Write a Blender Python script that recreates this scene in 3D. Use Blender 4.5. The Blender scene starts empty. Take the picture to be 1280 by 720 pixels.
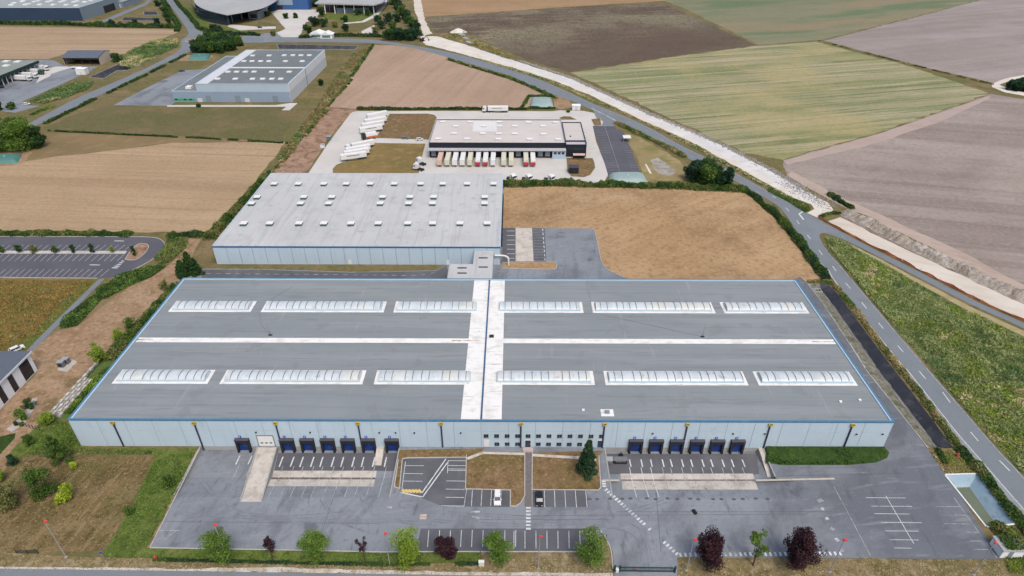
import bpy, math, random
import numpy as np
from math import cos, sin, pi, radians
from mathutils import Vector, Matrix
from mathutils.geometry import delaunay_2d_cdt

S = bpy.context.scene
COL = S.collection
# ------------------------------------------------------------------ camera
F_PX, PITCH, YAW, ROLL, CAM_H = 799.92, 0.57634, 0.00189, 0.00163, 130.0
def _basis():
    f = np.array([0, cos(PITCH), -sin(PITCH)]); r = np.array([1., 0, 0]); u = np.array([0, sin(PITCH), cos(PITCH)])
    Z = np.array([[cos(YAW), -sin(YAW), 0], [sin(YAW), cos(YAW), 0], [0, 0, 1]])
    f, r, u = Z @ f, Z @ r, Z @ u
    return cos(ROLL)*r + sin(ROLL)*u, -sin(ROLL)*r + cos(ROLL)*u, f
CR, CU, CF = _basis()
cd = bpy.data.cameras.new('camera'); cam = bpy.data.objects.new('camera', cd); COL.objects.link(cam)
cd.sensor_fit = 'HORIZONTAL'; cd.sensor_width = 36; cd.lens = F_PX/1280*36
cd.clip_start = 1; cd.clip_end = 8000
cam.matrix_world = Matrix([[CR[0], CU[0], -CF[0], 0], [CR[1], CU[1], -CF[1], 0], [CR[2], CU[2], -CF[2], CAM_H], [0, 0, 0, 1]])
S.camera = cam
# ------------------------------------------------------------------ sky, sun, exposure
SUN_EL, SUN_AZ = radians(58), radians(155)      # azimuth from +Y towards +X
W = bpy.data.worlds.new('World'); S.world = W; W.use_nodes = True
nt = W.node_tree; bg = nt.nodes['Background']
sky = nt.nodes.new('ShaderNodeTexSky'); sky.sky_type = 'NISHITA'; sky.sun_disc = False
sky.sun_elevation = SUN_EL; sky.sun_rotation = SUN_AZ
sky.air_density = 1.0; sky.dust_density = 4.5; sky.ozone_density = 1.0
nt.links.new(sky.outputs[0], bg.inputs[0]); bg.inputs[1].default_value = 0.15
sd = bpy.data.lights.new('sun', 'SUN'); sd.energy = 1.5; sd.angle = radians(24); sd.color = (1, .97, .92)
so = bpy.data.objects.new('sun', sd); COL.objects.link(so); so.location = (0, 0, 300)
sdir = Vector((sin(SUN_AZ)*cos(SUN_EL), cos(SUN_AZ)*cos(SUN_EL), sin(SUN_EL)))
so.rotation_euler = (-sdir).to_track_quat('-Z', 'Y').to_euler()
S.view_settings.view_transform = 'Standard'; S.view_settings.look = 'None'
S.view_settings.exposure = 0.53; S.view_settings.gamma = 1
S.render.engine = 'CYCLES'
S.cycles.use_denoising = True
S.cycles.max_bounces = 5; S.cycles.diffuse_bounces = 3; S.cycles.glossy_bounces = 2; S.cycles.transparent_max_bounces = 4

rng = np.random.default_rng(7); random.seed(7)
# ------------------------------------------------------------------ helpers
def G(x, y, z=0.0):
    d = CF*F_PX + CR*(x-640) - CU*(y-360); t = (z-CAM_H)/d[2]
    return Vector((d[0]*t, d[1]*t, z))
def PX(X, Y, Z):
    d = np.array([X, Y, Z-CAM_H]); k = F_PX/(d @ CF)
    return 640+k*(d @ CR), 360-k*(d @ CU)
def height_at(base, ytop):
    lo, hi = 0., 80.
    for _ in range(40):
        m = (lo+hi)/2
        if PX(base.x, base.y, m)[1] > ytop: lo = m
        else: hi = m
    return lo
def GS(pts, z=0.0): return [G(x, y, z) for x, y in pts]
def props(o, label=None, cat=None, group=None, kind=None):
    if label: o['label'] = label
    if cat: o['category'] = cat
    if group: o['group'] = group
    if kind: o['kind'] = kind
    return o
def empty(name, loc, label, cat, group=None, rz=0):
    o = bpy.data.objects.new(name, None); COL.objects.link(o); o.location = loc; o.rotation_euler = (0, 0, rz)
    o.empty_display_size = .5
    return props(o, label, cat, group)
def link(name, me, parent=None, loc=(0, 0, 0), rz=0):
    o = bpy.data.objects.new(name, me); COL.objects.link(o); o.location = loc; o.rotation_euler = (0, 0, rz)
    if parent: o.parent = parent
    return o
def copy_tree(o, parent=None):
    c = o.copy(); COL.objects.link(c); c.parent = parent
    for ch in o.children: copy_tree(ch, c)
    return c

class MB:
    def __init__(s): s.v = []; s.f = []; s.m = []
    def poly(s, pts, mi=0):
        n = len(s.v); s.v += [tuple(p) for p in pts]; s.f.append(tuple(range(n, n+len(pts)))); s.m.append(mi); return s
    def box(s, x0, x1, y0, y1, z0, z1, mi=0):
        n = len(s.v)
        s.v += [(x0, y0, z0), (x1, y0, z0), (x1, y1, z0), (x0, y1, z0), (x0, y0, z1), (x1, y0, z1), (x1, y1, z1), (x0, y1, z1)]
        for f in ((0, 3, 2, 1), (4, 5, 6, 7), (0, 1, 5, 4), (1, 2, 6, 5), (2, 3, 7, 6), (3, 0, 4, 7)):
            s.f.append(tuple(n+i for i in f)); s.m.append(mi)
        return s
    def prism(s, pts, z0, z1, mi=0, top=True):
        n = len(s.v); k = len(pts)
        s.v += [(p[0], p[1], z0) for p in pts] + [(p[0], p[1], z1) for p in pts]
        for i in range(k):
            j = (i+1) % k; s.f.append((n+i, n+j, n+k+j, n+k+i)); s.m.append(mi)
        if top:
            s.f.append(tuple(n+k+i for i in range(k))); s.m.append(mi)
            s.f.append(tuple(n+k-1-i for i in range(k))); s.m.append(mi)
        return s
    def profile(s, pts, x0, x1, axis='x', mi=0):
        # closed 2D profile extruded along x (pts = (y,z)) or y (pts = (x,z))
        n = len(s.v); k = len(pts)
        for a in (x0, x1):
            for p in pts: s.v.append((a, p[0], p[1]) if axis == 'x' else (p[0], a, p[1]))
        for i in range(k):
            j = (i+1) % k; s.f.append((n+i, n+j, n+k+j, n+k+i)); s.m.append(mi)
        s.f.append(tuple(n+k-1-i for i in range(k))); s.f.append(tuple(n+k+i for i in range(k))); s.m += [mi, mi]
        return s
    def tube(s, p, q, r0, r1=None, n=8, mi=0):
        r1 = r0 if r1 is None else r1
        p, q = Vector(p), Vector(q); d = (q-p).normalized()
        a = d.orthogonal().normalized(); b = d.cross(a); k = len(s.v)
        for c, r in ((p, r0), (q, r1)):
            for i in range(n):
                t = 2*pi*i/n; s.v.append(tuple(c + a*(cos(t)*r) + b*(sin(t)*r)))
        for i in range(n):
            j = (i+1) % n; s.f.append((k+i, k+j, k+n+j, k+n+i)); s.m.append(mi)
        s.f.append(tuple(k+n-1-i for i in range(n))); s.f.append(tuple(k+n+i for i in range(n))); s.m += [mi, mi]
        return s
    def mesh(s, name, mats):
        me = bpy.data.meshes.new(name); me.from_pydata(s.v, [], s.f)
        for m in (mats if isinstance(mats, (list, tuple)) else [mats]): me.materials.append(m)
        me.polygons.foreach_set('material_index', s.m); me.update(); return me
    def build(s, name, mats, parent=None, loc=(0, 0, 0), rz=0): return link(name, s.mesh(name, mats), parent, loc, rz)
    def rel(s, name, mats, root):      # verts in world coordinates, object placed under an unrotated root
        L = root.location; s.v = [(a-L.x, b-L.y, c-L.z) for a, b, c in s.v]
        return s.build(name, mats, root)
def box(name, m, parent, x0, x1, y0, y1, z0, z1): return MB().box(x0, x1, y0, y1, z0, z1).build(name, m, parent)
def rbox(name, m, root, x0, x1, y0, y1, z0, z1): return MB().box(x0, x1, y0, y1, z0, z1).rel(name, m, root)

# ------------------------------------------------------------------ materials
K = 0.62
def C(r, g, b, k=None):
    def l(c):
        c /= 255.; return c/12.92 if c <= .04045 else ((c+.055)/1.055)**2.4
    k = K if k is None else k
    return (l(r)*k, l(g)*k, l(b)*k, 1)
MATS = {}
def M(name, base, layers=(), rough=.85, spec=.25, bump=None, metal=0., obj=False):
    """base colour with procedural layers: (colour, scale, lo, hi, strength[, angle, sx, sy, detail])"""
    if name in MATS: return MATS[name]
    m = bpy.data.materials.new(name); m.use_nodes = True; n = m.node_tree.nodes; lk = m.node_tree.links
    b = n['Principled BSDF']; b.inputs['Roughness'].default_value = rough
    b.inputs['Specular IOR Level'].default_value = spec; b.inputs['Metallic'].default_value = metal
    if obj: pos = n.new('ShaderNodeTexCoord').outputs['Object']
    else: pos = n.new('ShaderNodeNewGeometry').outputs['Position']
    cur = n.new('ShaderNodeRGB').outputs[0]; cur.default_value = base
    for L in layers:
        col, sc, lo, hi, st = L[:5]; ang = L[5] if len(L) > 5 else 0; sx = L[6] if len(L) > 6 else 1; sy = L[7] if len(L) > 7 else 1
        det = L[8] if len(L) > 8 else 4
        vec = pos
        if ang:
            a = n.new('ShaderNodeMapping'); a.inputs['Rotation'].default_value = (0, 0, radians(-ang)); lk.new(vec, a.inputs[0]); vec = a.outputs[0]
        sz = L[9] if len(L) > 9 else 1
        if sx != 1 or sy != 1 or sz != 1:
            a = n.new('ShaderNodeMapping'); a.inputs['Scale'].default_value = (sx, sy, sz); lk.new(vec, a.inputs[0]); vec = a.outputs[0]
        t = n.new('ShaderNodeTexNoise'); t.inputs['Scale'].default_value = sc; t.inputs['Detail'].default_value = det
        t.inputs['Roughness'].default_value = .6
        lk.new(vec, t.inputs['Vector'])
        mr = n.new('ShaderNodeMapRange'); mr.inputs[1].default_value = lo; mr.inputs[2].default_value = hi
        mr.inputs[3].default_value = 0; mr.inputs[4].default_value = st; lk.new(t.outputs[0], mr.inputs[0])
        mx = n.new('ShaderNodeMix'); mx.data_type = 'RGBA'
        lk.new(mr.outputs[0], mx.inputs['Factor']); lk.new(cur, mx.inputs['A']); mx.inputs['B'].default_value = col
        cur = mx.outputs['Result']
    lk.new(cur, b.inputs['Base Color'])
    if bump:
        t = n.new('ShaderNodeTexNoise'); t.inputs['Scale'].default_value = bump[0]; t.inputs['Detail'].default_value = 5
        lk.new(pos, t.inputs['Vector']); bp = n.new('ShaderNodeBump'); bp.inputs['Strength'].default_value = bump[1]
        bp.inputs['Distance'].default_value = bump[2] if len(bump) > 2 else .3
        lk.new(t.outputs[0], bp.inputs['Height']); lk.new(bp.outputs[0], b.inputs['Normal'])
    MATS[name] = m; return m
def field(name, base, light, dark, ang, row=.7, rowst=.5, big=.5, extra=(), speck=.5, fs=.5):
    L = [(light, .012, .42, .6, big), (dark, .03, .45, .62, big*.8),
         (dark, row, .5, .66, rowst, ang, .02, 1, 3), (light, row*.55, .5, .68, rowst*.9, ang, .012, 1, 3),
         (dark, row*.14, .52, .68, rowst*.7, ang, .03, 1, 2)] + list(extra) + [
         (light, fs*1.4, .5, .66, speck), (dark, fs, .52, .66, speck), (dark, fs*.35, .55, .68, speck*.6), (dark, fs*2.4, .58, .7, speck)]
    return M(name, base, L, rough=.95, spec=.1, bump=(1.2, .35, .25))
white = C(244, 243, 240); black = C(20, 21, 24)
asph = M('asphalt_weathered', C(134, 140, 146), [(C(145, 151, 158), .03, .44, .58, .8), (C(112, 115, 121), .055, .5, .62, .7),
     (C(150, 153, 160), .25, .54, .68, .5, 6, .05, 1), (C(100, 102, 108), .16, .55, .66, .6, 84, .1, 1), (C(158, 161, 166), .5, .6, .7, .5, 20, .2, 1), (C(108, 110, 116), 1.0, .53, .66, .5),
     (C(86, 88, 92), .11, .61, .68, .6), (C(92, 93, 97), .7, .64, .7, .7), (C(170, 172, 176), .9, .66, .72, .6)], rough=.8, spec=.3)
yard_mat = M('asphalt_yard', C(134, 140, 147), [(C(145, 151, 158), .03, .44, .58, .8), (C(114, 117, 124), .055, .52, .64, .6),
     (C(150, 153, 160), .25, .54, .68, .5, 6, .05, 1), (C(104, 106, 113), .16, .56, .68, .5, 84, .1, 1), (C(158, 161, 167), .5, .6, .7, .45, 20, .2, 1), (C(112, 114, 121), 1.0, .54, .68, .45),
     (C(88, 90, 95), .09, .62, .68, .55), (C(92, 93, 97), .6, .65, .71, .6), (C(172, 174, 178), .8, .67, .73, .5)], rough=.8, spec=.3)
def mask_layer(m, col, d, lo, hi, strength, ns, amp=70.):
    """second soil or bitumen tone that takes over in direction d (metres), its border broken up by noise"""
    n = m.node_tree.nodes; lk = m.node_tree.links; b = n['Principled BSDF']; src = b.inputs['Base Color'].links[0].from_socket
    pos = n.new('ShaderNodeNewGeometry').outputs['Position']; t = n.new('ShaderNodeTexNoise'); t.inputs['Scale'].default_value = ns; t.inputs['Detail'].default_value = 6; lk.new(pos, t.inputs['Vector'])
    dp = n.new('ShaderNodeVectorMath'); dp.operation = 'DOT_PRODUCT'; dp.inputs[1].default_value = (d[0], d[1], 0); lk.new(pos, dp.inputs[0])
    ma = n.new('ShaderNodeMath'); ma.operation = 'MULTIPLY_ADD'; ma.inputs[1].default_value = amp; lk.new(t.outputs[0], ma.inputs[0]); lk.new(dp.outputs['Value'], ma.inputs[2])
    mr = n.new('ShaderNodeMapRange'); mr.inputs[1].default_value = lo+amp/2; mr.inputs[2].default_value = hi+amp/2; mr.inputs[4].default_value = strength; lk.new(ma.outputs[0], mr.inputs[0])
    mx = n.new('ShaderNodeMix'); mx.data_type = 'RGBA'; lk.new(mr.outputs[0], mx.inputs['Factor']); lk.new(src, mx.inputs['A']); mx.inputs['B'].default_value = col; lk.new(mx.outputs['Result'], b.inputs['Base Color'])
mask_layer(yard_mat, C(98, 102, 109), (1, 0), 52, 84, .75, .05)
def noise_layer(m, L):
    n = m.node_tree.nodes; lk = m.node_tree.links; b = n['Principled BSDF']; src = b.inputs['Base Color'].links[0].from_socket
    col, sc, lo, hi, st, ang, sx, sy = L; vec = n.new('ShaderNodeNewGeometry').outputs['Position']
    for a_, v in (('Rotation', (0, 0, radians(-ang))), ('Scale', (sx, sy, 1))):
        mp = n.new('ShaderNodeMapping'); mp.inputs[a_].default_value = v; lk.new(vec, mp.inputs[0]); vec = mp.outputs[0]
    t = n.new('ShaderNodeTexNoise'); t.inputs['Scale'].default_value = sc; t.inputs['Detail'].default_value = 5; t.inputs['Roughness'].default_value = .62; lk.new(vec, t.inputs['Vector'])
    mr = n.new('ShaderNodeMapRange'); mr.inputs[1].default_value = lo; mr.inputs[2].default_value = hi; mr.inputs[4].default_value = st; lk.new(t.outputs[0], mr.inputs[0])
    mx = n.new('ShaderNodeMix'); mx.data_type = 'RGBA'; lk.new(mr.outputs[0], mx.inputs['Factor']); lk.new(src, mx.inputs['A']); mx.inputs['B'].default_value = col; lk.new(mx.outputs['Result'], b.inputs['Base Color'])
for L in [(C(150, 154, 160), .07, .52, .64, .4, 20, .5, 1), (C(90, 93, 99), .13, .52, .64, .45, 60, .4, 1), (C(152, 155, 160), .6, .57, .68, .5, 5, .15, 1), (C(84, 86, 91), .45, .58, .68, .5, 90, .3, 1), (C(168, 170, 174), 1.2, .64, .7, .5, 0, 1, 1)]: noise_layer(yard_mat, L)
asph_dark = M('asphalt_dark', C(98, 99, 104), [(C(120, 122, 127), .08, .45, .7, .6), (C(76, 77, 82), .15, .52, .75, .6),
     (C(130, 131, 134), .5, .6, .85, .35, 90, .1, 1), (C(82, 82, 86), 3, .5, .9, .4)], rough=.85)
asph_road = M('asphalt_road', C(126, 133, 138), [(C(138, 144, 149), .05, .45, .62, .5), (C(110, 116, 121), .1, .5, .66, .45), (C(112, 117, 122), .9, .52, .66, .35)], rough=.8)
asph_new = M('asphalt_fresh', C(92, 92, 100), [(C(104, 104, 112), .06, .45, .65, .6), (C(80, 80, 88), .3, .5, .8, .4)], rough=.85)
paleconc = M('pale_concrete', C(205, 201, 194), [(C(216, 212, 206), .05, .45, .6, .6), (C(182, 178, 172), .12, .55, .75, .5), (C(190, 186, 180), 1.5, .5, .9, .3)], rough=.85)
conc = M('concrete', C(202, 194, 183), [(C(216, 209, 199), .2, .45, .6, .6), (C(172, 165, 156), .3, .5, .64, .7), (C(150, 143, 134), .9, .57, .68, .6), (C(120, 112, 103), .6, .64, .7, .7)], rough=.85)
conc_grey = M('concrete_grey', C(172, 172, 170), [(C(140, 139, 136), .5, .5, .75, .6), (C(190, 190, 188), 1.5, .5, .8, .4)], rough=.9)
kerbm = M('kerb_stone', C(192, 188, 180), [(C(150, 145, 136), .8, .5, .75, .6)], rough=.9)
paint = M('road_paint', C(222, 224, 226), [(C(140, 143, 150), 1.6, .52, .68, .75), (C(150, 153, 158), .35, .55, .75, .6)], rough=.7)
paint_faint = M('road_paint_worn', C(196, 198, 201), [(C(132, 136, 143), .9, .45, .62, .85), (C(132, 136, 143), .25, .5, .7, .7)], rough=.75)
paint_yellow = M('road_paint_yellow', C(226, 196, 120), [(C(160, 140, 100), 1.5, .55, .75, .6)], rough=.75)
# fields
m_wheat = field('stubble_wheat', C(176, 151, 120), C(190, 166, 135), C(156, 131, 102), -4, .4, .8, .4, (), .6)
m_wheat2 = field('stubble_far_left', C(174, 150, 122), C(188, 164, 136), C(146, 126, 102), 0, .22, .8, .4)
m_rose = field('stubble_rose', C(174, 149, 128), C(190, 164, 143), C(156, 131, 111), 78, .2, .5, .5)
m_straw = field('stubble_straw', C(178, 147, 109), C(196, 166, 129), C(142, 114, 82), 35, .35, .35, .7, [(C(128, 102, 74), .03, .6, .72, .6), (C(196, 172, 140), .02, .56, .68, .5)], .7)
m_purple = field('harrowed_grey', C(163, 150, 141), C(176, 165, 157), C(134, 121, 113), -12, .16, .9, .5, [(C(132, 119, 110), .05, .53, .62, .5, -12, .06, 1, 3), (C(174, 162, 152), .012, .5, .6, .5, 30, .4, 1)], .5, .4)
m_purple2 = field('harrowed_grey_far', C(157, 146, 140), C(170, 160, 155), C(140, 129, 123), 22, .12, .6, .5, [(C(172, 162, 158), .02, .52, .6, .6, 10, .2, 1, 3)], .4, .3)
m_striped = field('green_striped', C(162, 155, 122), C(176, 167, 138), C(130, 134, 96), 14, .12, .5, .3, [(C(126, 136, 92), .07, .49, .55, .8, 14, .05, 1, 3), (C(180, 168, 138), .12, .51, .57, .8, 14, .04, 1, 3), (C(106, 118, 74), .3, .55, .6, .9, 14, .02, 1, 2), (C(178, 164, 116), .008, .5, .6, .6), (C(110, 124, 78), .02, .56, .66, .5, 14, .5, 1)], .45, .3)
m_dark = field('dark_brown', C(118, 104, 90), C(138, 128, 108), C(86, 72, 62), 8, .25, .5, .5, [(C(138, 132, 108), .006, .45, .53, .8), (C(84, 70, 60), .012, .52, .58, .7, 12, .5, 1), (C(152, 138, 114), .1, .56, .66, .7, 8, .25, 1), (C(76, 66, 52), .25, .57, .66, .8)], .9, .3)
mask_layer(m_dark, C(96, 82, 71), (.5, -.85), -545, -460, .7, .02, 120.)
m_orange = field('stubble_orange', C(164, 136, 103), C(178, 150, 118), C(146, 117, 86), 3, .1, .4, .4, (), .4, .3)
m_green = field('green_meadow_far', C(134, 132, 106), C(146, 141, 116), C(116, 124, 92), 16, .08, .5, .4, [(C(96, 120, 86), .02, .53, .62, .8, 16, .25, 1), (C(154, 134, 110), .015, .5, .6, .8, 16, .25, 1)], .45, .25)
# grasses and soils
m_ground = M('dry_meadow', C(124, 112, 78), [(C(104, 104, 62), .02, .42, .58, .7), (C(146, 126, 94), .035, .5, .62, .7), (C(88, 92, 52), .12, .52, .64, .6), (C(150, 132, 98), .4, .52, .66, .6), (C(84, 78, 48), .8, .52, .66, .6)], rough=.95, spec=.1, bump=(1.5, .5))
m_olive = M('olive_lawn', C(114, 106, 74), [(C(102, 102, 62), .02, .42, .58, .7), (C(136, 116, 86), .03, .52, .64, .7), (C(90, 92, 54), .2, .5, .66, .5), (C(128, 120, 88), .5, .52, .66, .5), (C(90, 84, 56), .8, .52, .66, .5)], rough=.95, spec=.1, bump=(1.5, .5))
m_drylawn = M('parched_lawn', C(134, 110, 80), [(C(116, 104, 62), .08, .45, .58, .7), (C(154, 128, 98), .2, .52, .64, .7), (C(100, 80, 54), .5, .5, .64, .7), (C(170, 146, 116), 1.3, .56, .68, .7), (C(92, 74, 50), 1.6, .56, .68, .6)], rough=.95, spec=.1, bump=(2.5, .6))
m_mown = M('mown_hay', C(124, 106, 72), [(C(96, 86, 52), .1, .45, .58, .7), (C(158, 136, 102), .45, .5, .62, .6, 80, .12, 1, 4), (C(84, 72, 44), .6, .5, .64, .6, 80, .12, 1, 4), (C(150, 130, 96), .2, .5, .62, .5, 10, .3, 1), (C(162, 142, 108), 1.3, .55, .66, .7), (C(74, 62, 36), 1.1, .55, .66, .7), (C(94, 94, 52), .06, .54, .66, .5)], rough=.95, spec=.1, bump=(2.5, .7))
m_green_l = M('fresh_grass', C(104, 118, 58), [(C(86, 102, 44), .15, .42, .58, .7), (C(130, 134, 74), .25, .52, .64, .6), (C(66, 82, 34), .6, .5, .64, .7), (C(128, 138, 76), 1.4, .54, .66, .7), (C(66, 80, 34), 1.8, .56, .68, .6)], rough=.95, spec=.1, bump=(2.5, .7))
m_verge = M('dry_verge', C(142, 124, 92), [(C(114, 106, 66), .12, .42, .58, .7), (C(172, 154, 124), .4, .52, .64, .7), (C(92, 84, 50), .7, .5, .64, .7), (C(186, 172, 146), 1.4, .56, .66, .7), (C(84, 74, 46), 1.7, .56, .68, .6)], rough=.95, spec=.1, bump=(2.5, .7))
m_bankgreen = M('dark_grass_bank', C(60, 82, 38), [(C(48, 68, 30), .3, .45, .62, .7), (C(80, 104, 46), .7, .52, .66, .6), (C(40, 58, 26), 1.2, .52, .66, .6)], rough=.95, spec=.1, bump=(2.5, .9))
m_rust = M('rust_meadow', C(126, 108, 58), [(C(110, 104, 48), .06, .45, .58, .7), (C(140, 108, 66), .05, .52, .64, .7), (C(80, 72, 32), .25, .52, .64, .7), (C(152, 132, 82), .5, .53, .66, .7), (C(78, 64, 30), .8, .54, .66, .7)], rough=.95, spec=.1, bump=(1.5, .8))
m_soil = M('bare_soil', C(162, 134, 106), [(C(178, 152, 124), .08, .45, .6, .6), (C(136, 110, 82), .2, .5, .64, .7), (C(116, 102, 66), .05, .54, .64, .7), (C(188, 164, 136), .6, .54, .66, .7), (C(118, 94, 68), .9, .53, .66, .7)], rough=.95, spec=.1, bump=(1.5, .6))
m_redsoil = M('red_soil', C(164, 134, 112), [(C(180, 152, 130), .06, .45, .6, .6), (C(128, 98, 78), .2, .48, .6, .8), (C(188, 162, 140), .5, .54, .66, .6), (C(112, 86, 68), .7, .54, .66, .6)], rough=.95, spec=.1, bump=(1.2, .8))
m_chalk = M('chalk', C(222, 214, 202), [(C(232, 228, 220), .05, .45, .62, .7), (C(204, 192, 174), .12, .5, .7, .6), (C(190, 182, 170), .6, .55, .8, .5)], rough=.95, spec=.1, bump=(1, .4))
m_chalk2 = M('chalk_grey', C(214, 212, 210), [(C(228, 227, 225), .08, .45, .62, .7), (C(186, 184, 182), .3, .5, .72, .6), (C(160, 156, 150), .8, .6, .8, .5)], rough=.95, spec=.1, bump=(1, .6))
m_cream = M('cream_haul_road', C(214, 204, 190), [(C(224, 216, 204), .06, .45, .62, .7), (C(196, 184, 168), .15, .5, .7, .6, -25, .2, 1), (C(182, 170, 154), .8, .58, .8, .5)], rough=.95, spec=.1)
m_spoil = M('spoil_earth', C(172, 162, 150), [(C(194, 188, 180), .3, .5, .6, .8), (C(148, 134, 118), .2, .5, .62, .7), (C(128, 116, 100), .9, .55, .68, .6)], rough=.95, spec=.1, bump=(1.4, 1.0, .5))
m_rock = M('rock', C(150, 146, 140), [(C(190, 186, 180), .8, .45, .65, .7), (C(110, 104, 96), 1.2, .52, .72, .7)], rough=.9, spec=.15)
m_gravel = M('gravel', C(186, 180, 172), [(C(206, 200, 192), .6, .45, .65, .6), (C(150, 144, 136), 1.2, .5, .72, .6)], rough=.95)
# building
m_wall = M('wall_blue_white', C(200, 219, 231), [(C(192, 211, 223), .08, .45, .65, .6), (C(196, 216, 230), .5, .55, .8, .4, 0, .5, 1), (C(186, 202, 212), .6, .54, .68, .4, 0, 1.4, 1, 4, .07), (C(170, 184, 192), .3, .62, .7, .35, 0, 1.2, 1, 4, .3)], rough=.6)
m_joint = M('wall_joint', C(150, 165, 176), rough=.7)
m_roof = M('roof_membrane', C(139, 146, 148), [(C(147, 153, 156), .03, .42, .6, .7), (C(134, 141, 145), .05, .5, .66, .6), (C(132, 138, 143), .8, .5, .62, .6, 0, .015, 1, 3), (C(156, 159, 161), .25, .53, .66, .5, 0, .05, 1), (C(122, 127, 131), .9, .56, .66, .55, 0, .08, 1), (C(128, 132, 134), .12, .6, .66, .5), (C(166, 167, 166), .5, .64, .7, .4, 90, .1, 1)], rough=.85)
m_roofw = M('roof_white', C(244, 243, 239), [(C(214, 211, 205), .25, .5, .66, .6), (C(196, 190, 182), .8, .55, .68, .5, 0, .3, 1), (C(150, 132, 116), .6, .62, .7, .6, 0, .2, 2.5), (C(120, 112, 104), 1.1, .67, .72, .7)], rough=.7)
m_roof2 = M('roof_light_grey', C(196, 197, 196), [(C(204, 205, 204), .04, .42, .6, .7), (C(182, 183, 183), .1, .5, .66, .6), (C(174, 175, 176), .8, .52, .66, .55, 0, 1, .04, 3), (C(158, 160, 160), .25, .6, .68, .55)], rough=.7)
m_roof3 = M('roof_beige', C(208, 200, 194), [(C(218, 211, 206), .05, .42, .6, .7), (C(192, 184, 178), .1, .5, .7, .5), (C(196, 188, 182), .5, .52, .72, .4, 0, .1, 1)], rough=.8)
m_roofw3 = M('roof_patch_white', C(226, 224, 222), [(C(212, 209, 206), .2, .5, .7, .5)], rough=.8)
m_roof4 = M('roof_dark_grey', C(118, 124, 126), [(C(128, 134, 136), .04, .42, .6, .6), (C(104, 110, 112), .1, .5, .7, .5), (C(110, 116, 118), .6, .52, .72, .4, 0, .06, 1)], rough=.8)
m_roof5 = M('roof_grey_far', C(160, 168, 168), [(C(150, 158, 158), .05, .45, .65, .6)], rough=.8)
m_blue = M('blue_trim', C(84, 130, 162), [(C(112, 152, 180), .5, .5, .75, .5)], rough=.5)
m_bluedk = M('blue_trim_dark', C(60, 100, 140), rough=.5)
m_ltblue = M('pale_blue_capping', C(186, 212, 228), rough=.5)
m_dome = M('translucent_dome', C(212, 219, 222), [(C(196, 206, 211), .5, .45, .6, .7, 0, 1, .3), (C(222, 220, 206), .09, .52, .62, .6), (C(180, 188, 190), 1.0, .54, .66, .6, 0, 1, .2), (C(160, 164, 160), .5, .62, .68, .5)], rough=.35, spec=.4)
m_white = M('white_metal', C(240, 240, 238), [(C(226, 226, 224), .7, .5, .75, .4)], rough=.55)
m_trail = M('trailer_white', C(238, 238, 236), [(C(222, 222, 220), .5, .5, .75, .5), (C(200, 198, 194), .9, .6, .8, .3)], rough=.5)
m_trailc = M('trailer_cream', C(222, 218, 196), [(C(206, 202, 182), .5, .5, .75, .5)], rough=.55)
m_trailp = M('trailer_salmon', C(224, 190, 172), [(C(206, 172, 156), .5, .5, .75, .5)], rough=.55)
m_trailg = M('trailer_green', C(70, 100, 92), rough=.5)
m_red = M('red_paint', C(196, 64, 76), [(C(172, 56, 66), .8, .5, .75, .5)], rough=.5)
m_orangep = M('orange_paint', C(214, 110, 60), rough=.6)
m_dark_metal = M('dark_metal', C(48, 50, 54), rough=.6)
m_tyre = M('tyre_rubber', C(34, 34, 36), rough=.9)
m_rim = M('wheel_rim', C(150, 152, 156), rough=.4, metal=.6)
m_glass = M('window_glass', C(44, 56, 70), [(C(74, 88, 100), .8, .5, .7, .5)], rough=.12, spec=.6)
m_glassd = M('tinted_glass', C(42, 43, 50), rough=.15, spec=.5)
m_pipe = M('drain_pipe', C(58, 58, 84), rough=.5)
m_yellow = M('yellow_hopper', C(200, 172, 62), rough=.5)
m_shelter = M('dock_shelter', C(44, 44, 50), [(C(66, 66, 72), 1.2, .5, .75, .5)], rough=.8)
m_dockblue = M('dock_door_blue', C(28, 56, 124), [(C(50, 88, 150), .6, .5, .7, .6)], rough=.6)
m_signblue = M('sign_blue', C(30, 96, 200), rough=.5)
m_nearblack = M('cladding_black', C(34, 40, 48), [(C(44, 50, 58), .3, .5, .7, .5)], rough=.6)
m_greypanel = M('cladding_grey', C(196, 194, 200), [(C(180, 180, 186), .3, .5, .7, .5)], rough=.6)
m_bluegrey = M('cladding_blue_grey', C(150, 168, 186), [(C(140, 158, 176), .1, .5, .7, .5)], rough=.6)
m_bluegrey2 = M('cladding_pale_blue', C(184, 202, 216), [(C(172, 190, 206), .1, .5, .7, .5)], rough=.6)
m_sidewhite = M('cladding_white', C(238, 240, 243), [(C(226, 229, 234), .1, .5, .7, .5)], rough=.6)
m_sidegrey = M('cladding_light_grey', C(214, 217, 222), [(C(202, 206, 212), .1, .5, .7, .5)], rough=.6)
m_navy = M('cladding_navy', C(54, 72, 98), [(C(46, 62, 86), .05, .5, .7, .5)], rough=.6)
m_steelgrey = M('cladding_steel', C(136, 150, 162), [(C(124, 138, 150), .08, .5, .7, .5)], rough=.6)
m_greenp = M('green_panel', C(70, 170, 130), rough=.6)
m_gategreen = M('gate_green', C(32, 66, 60), rough=.6)
m_tank = M('tank_membrane', C(150, 172, 168), [(C(168, 184, 180), .15, .45, .65, .6), (C(140, 170, 168), .4, .55, .75, .5)], rough=.5)
m_tankd = M('tank_green', C(84, 132, 124), [(C(104, 146, 138), .2, .5, .7, .5)], rough=.5)
m_liner = M('black_liner', C(56, 58, 66), [(C(78, 79, 84), .15, .48, .62, .7), (C(42, 44, 51), .4, .52, .66, .6), (C(104, 103, 100), .35, .58, .68, .5)], rough=.6)
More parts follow.
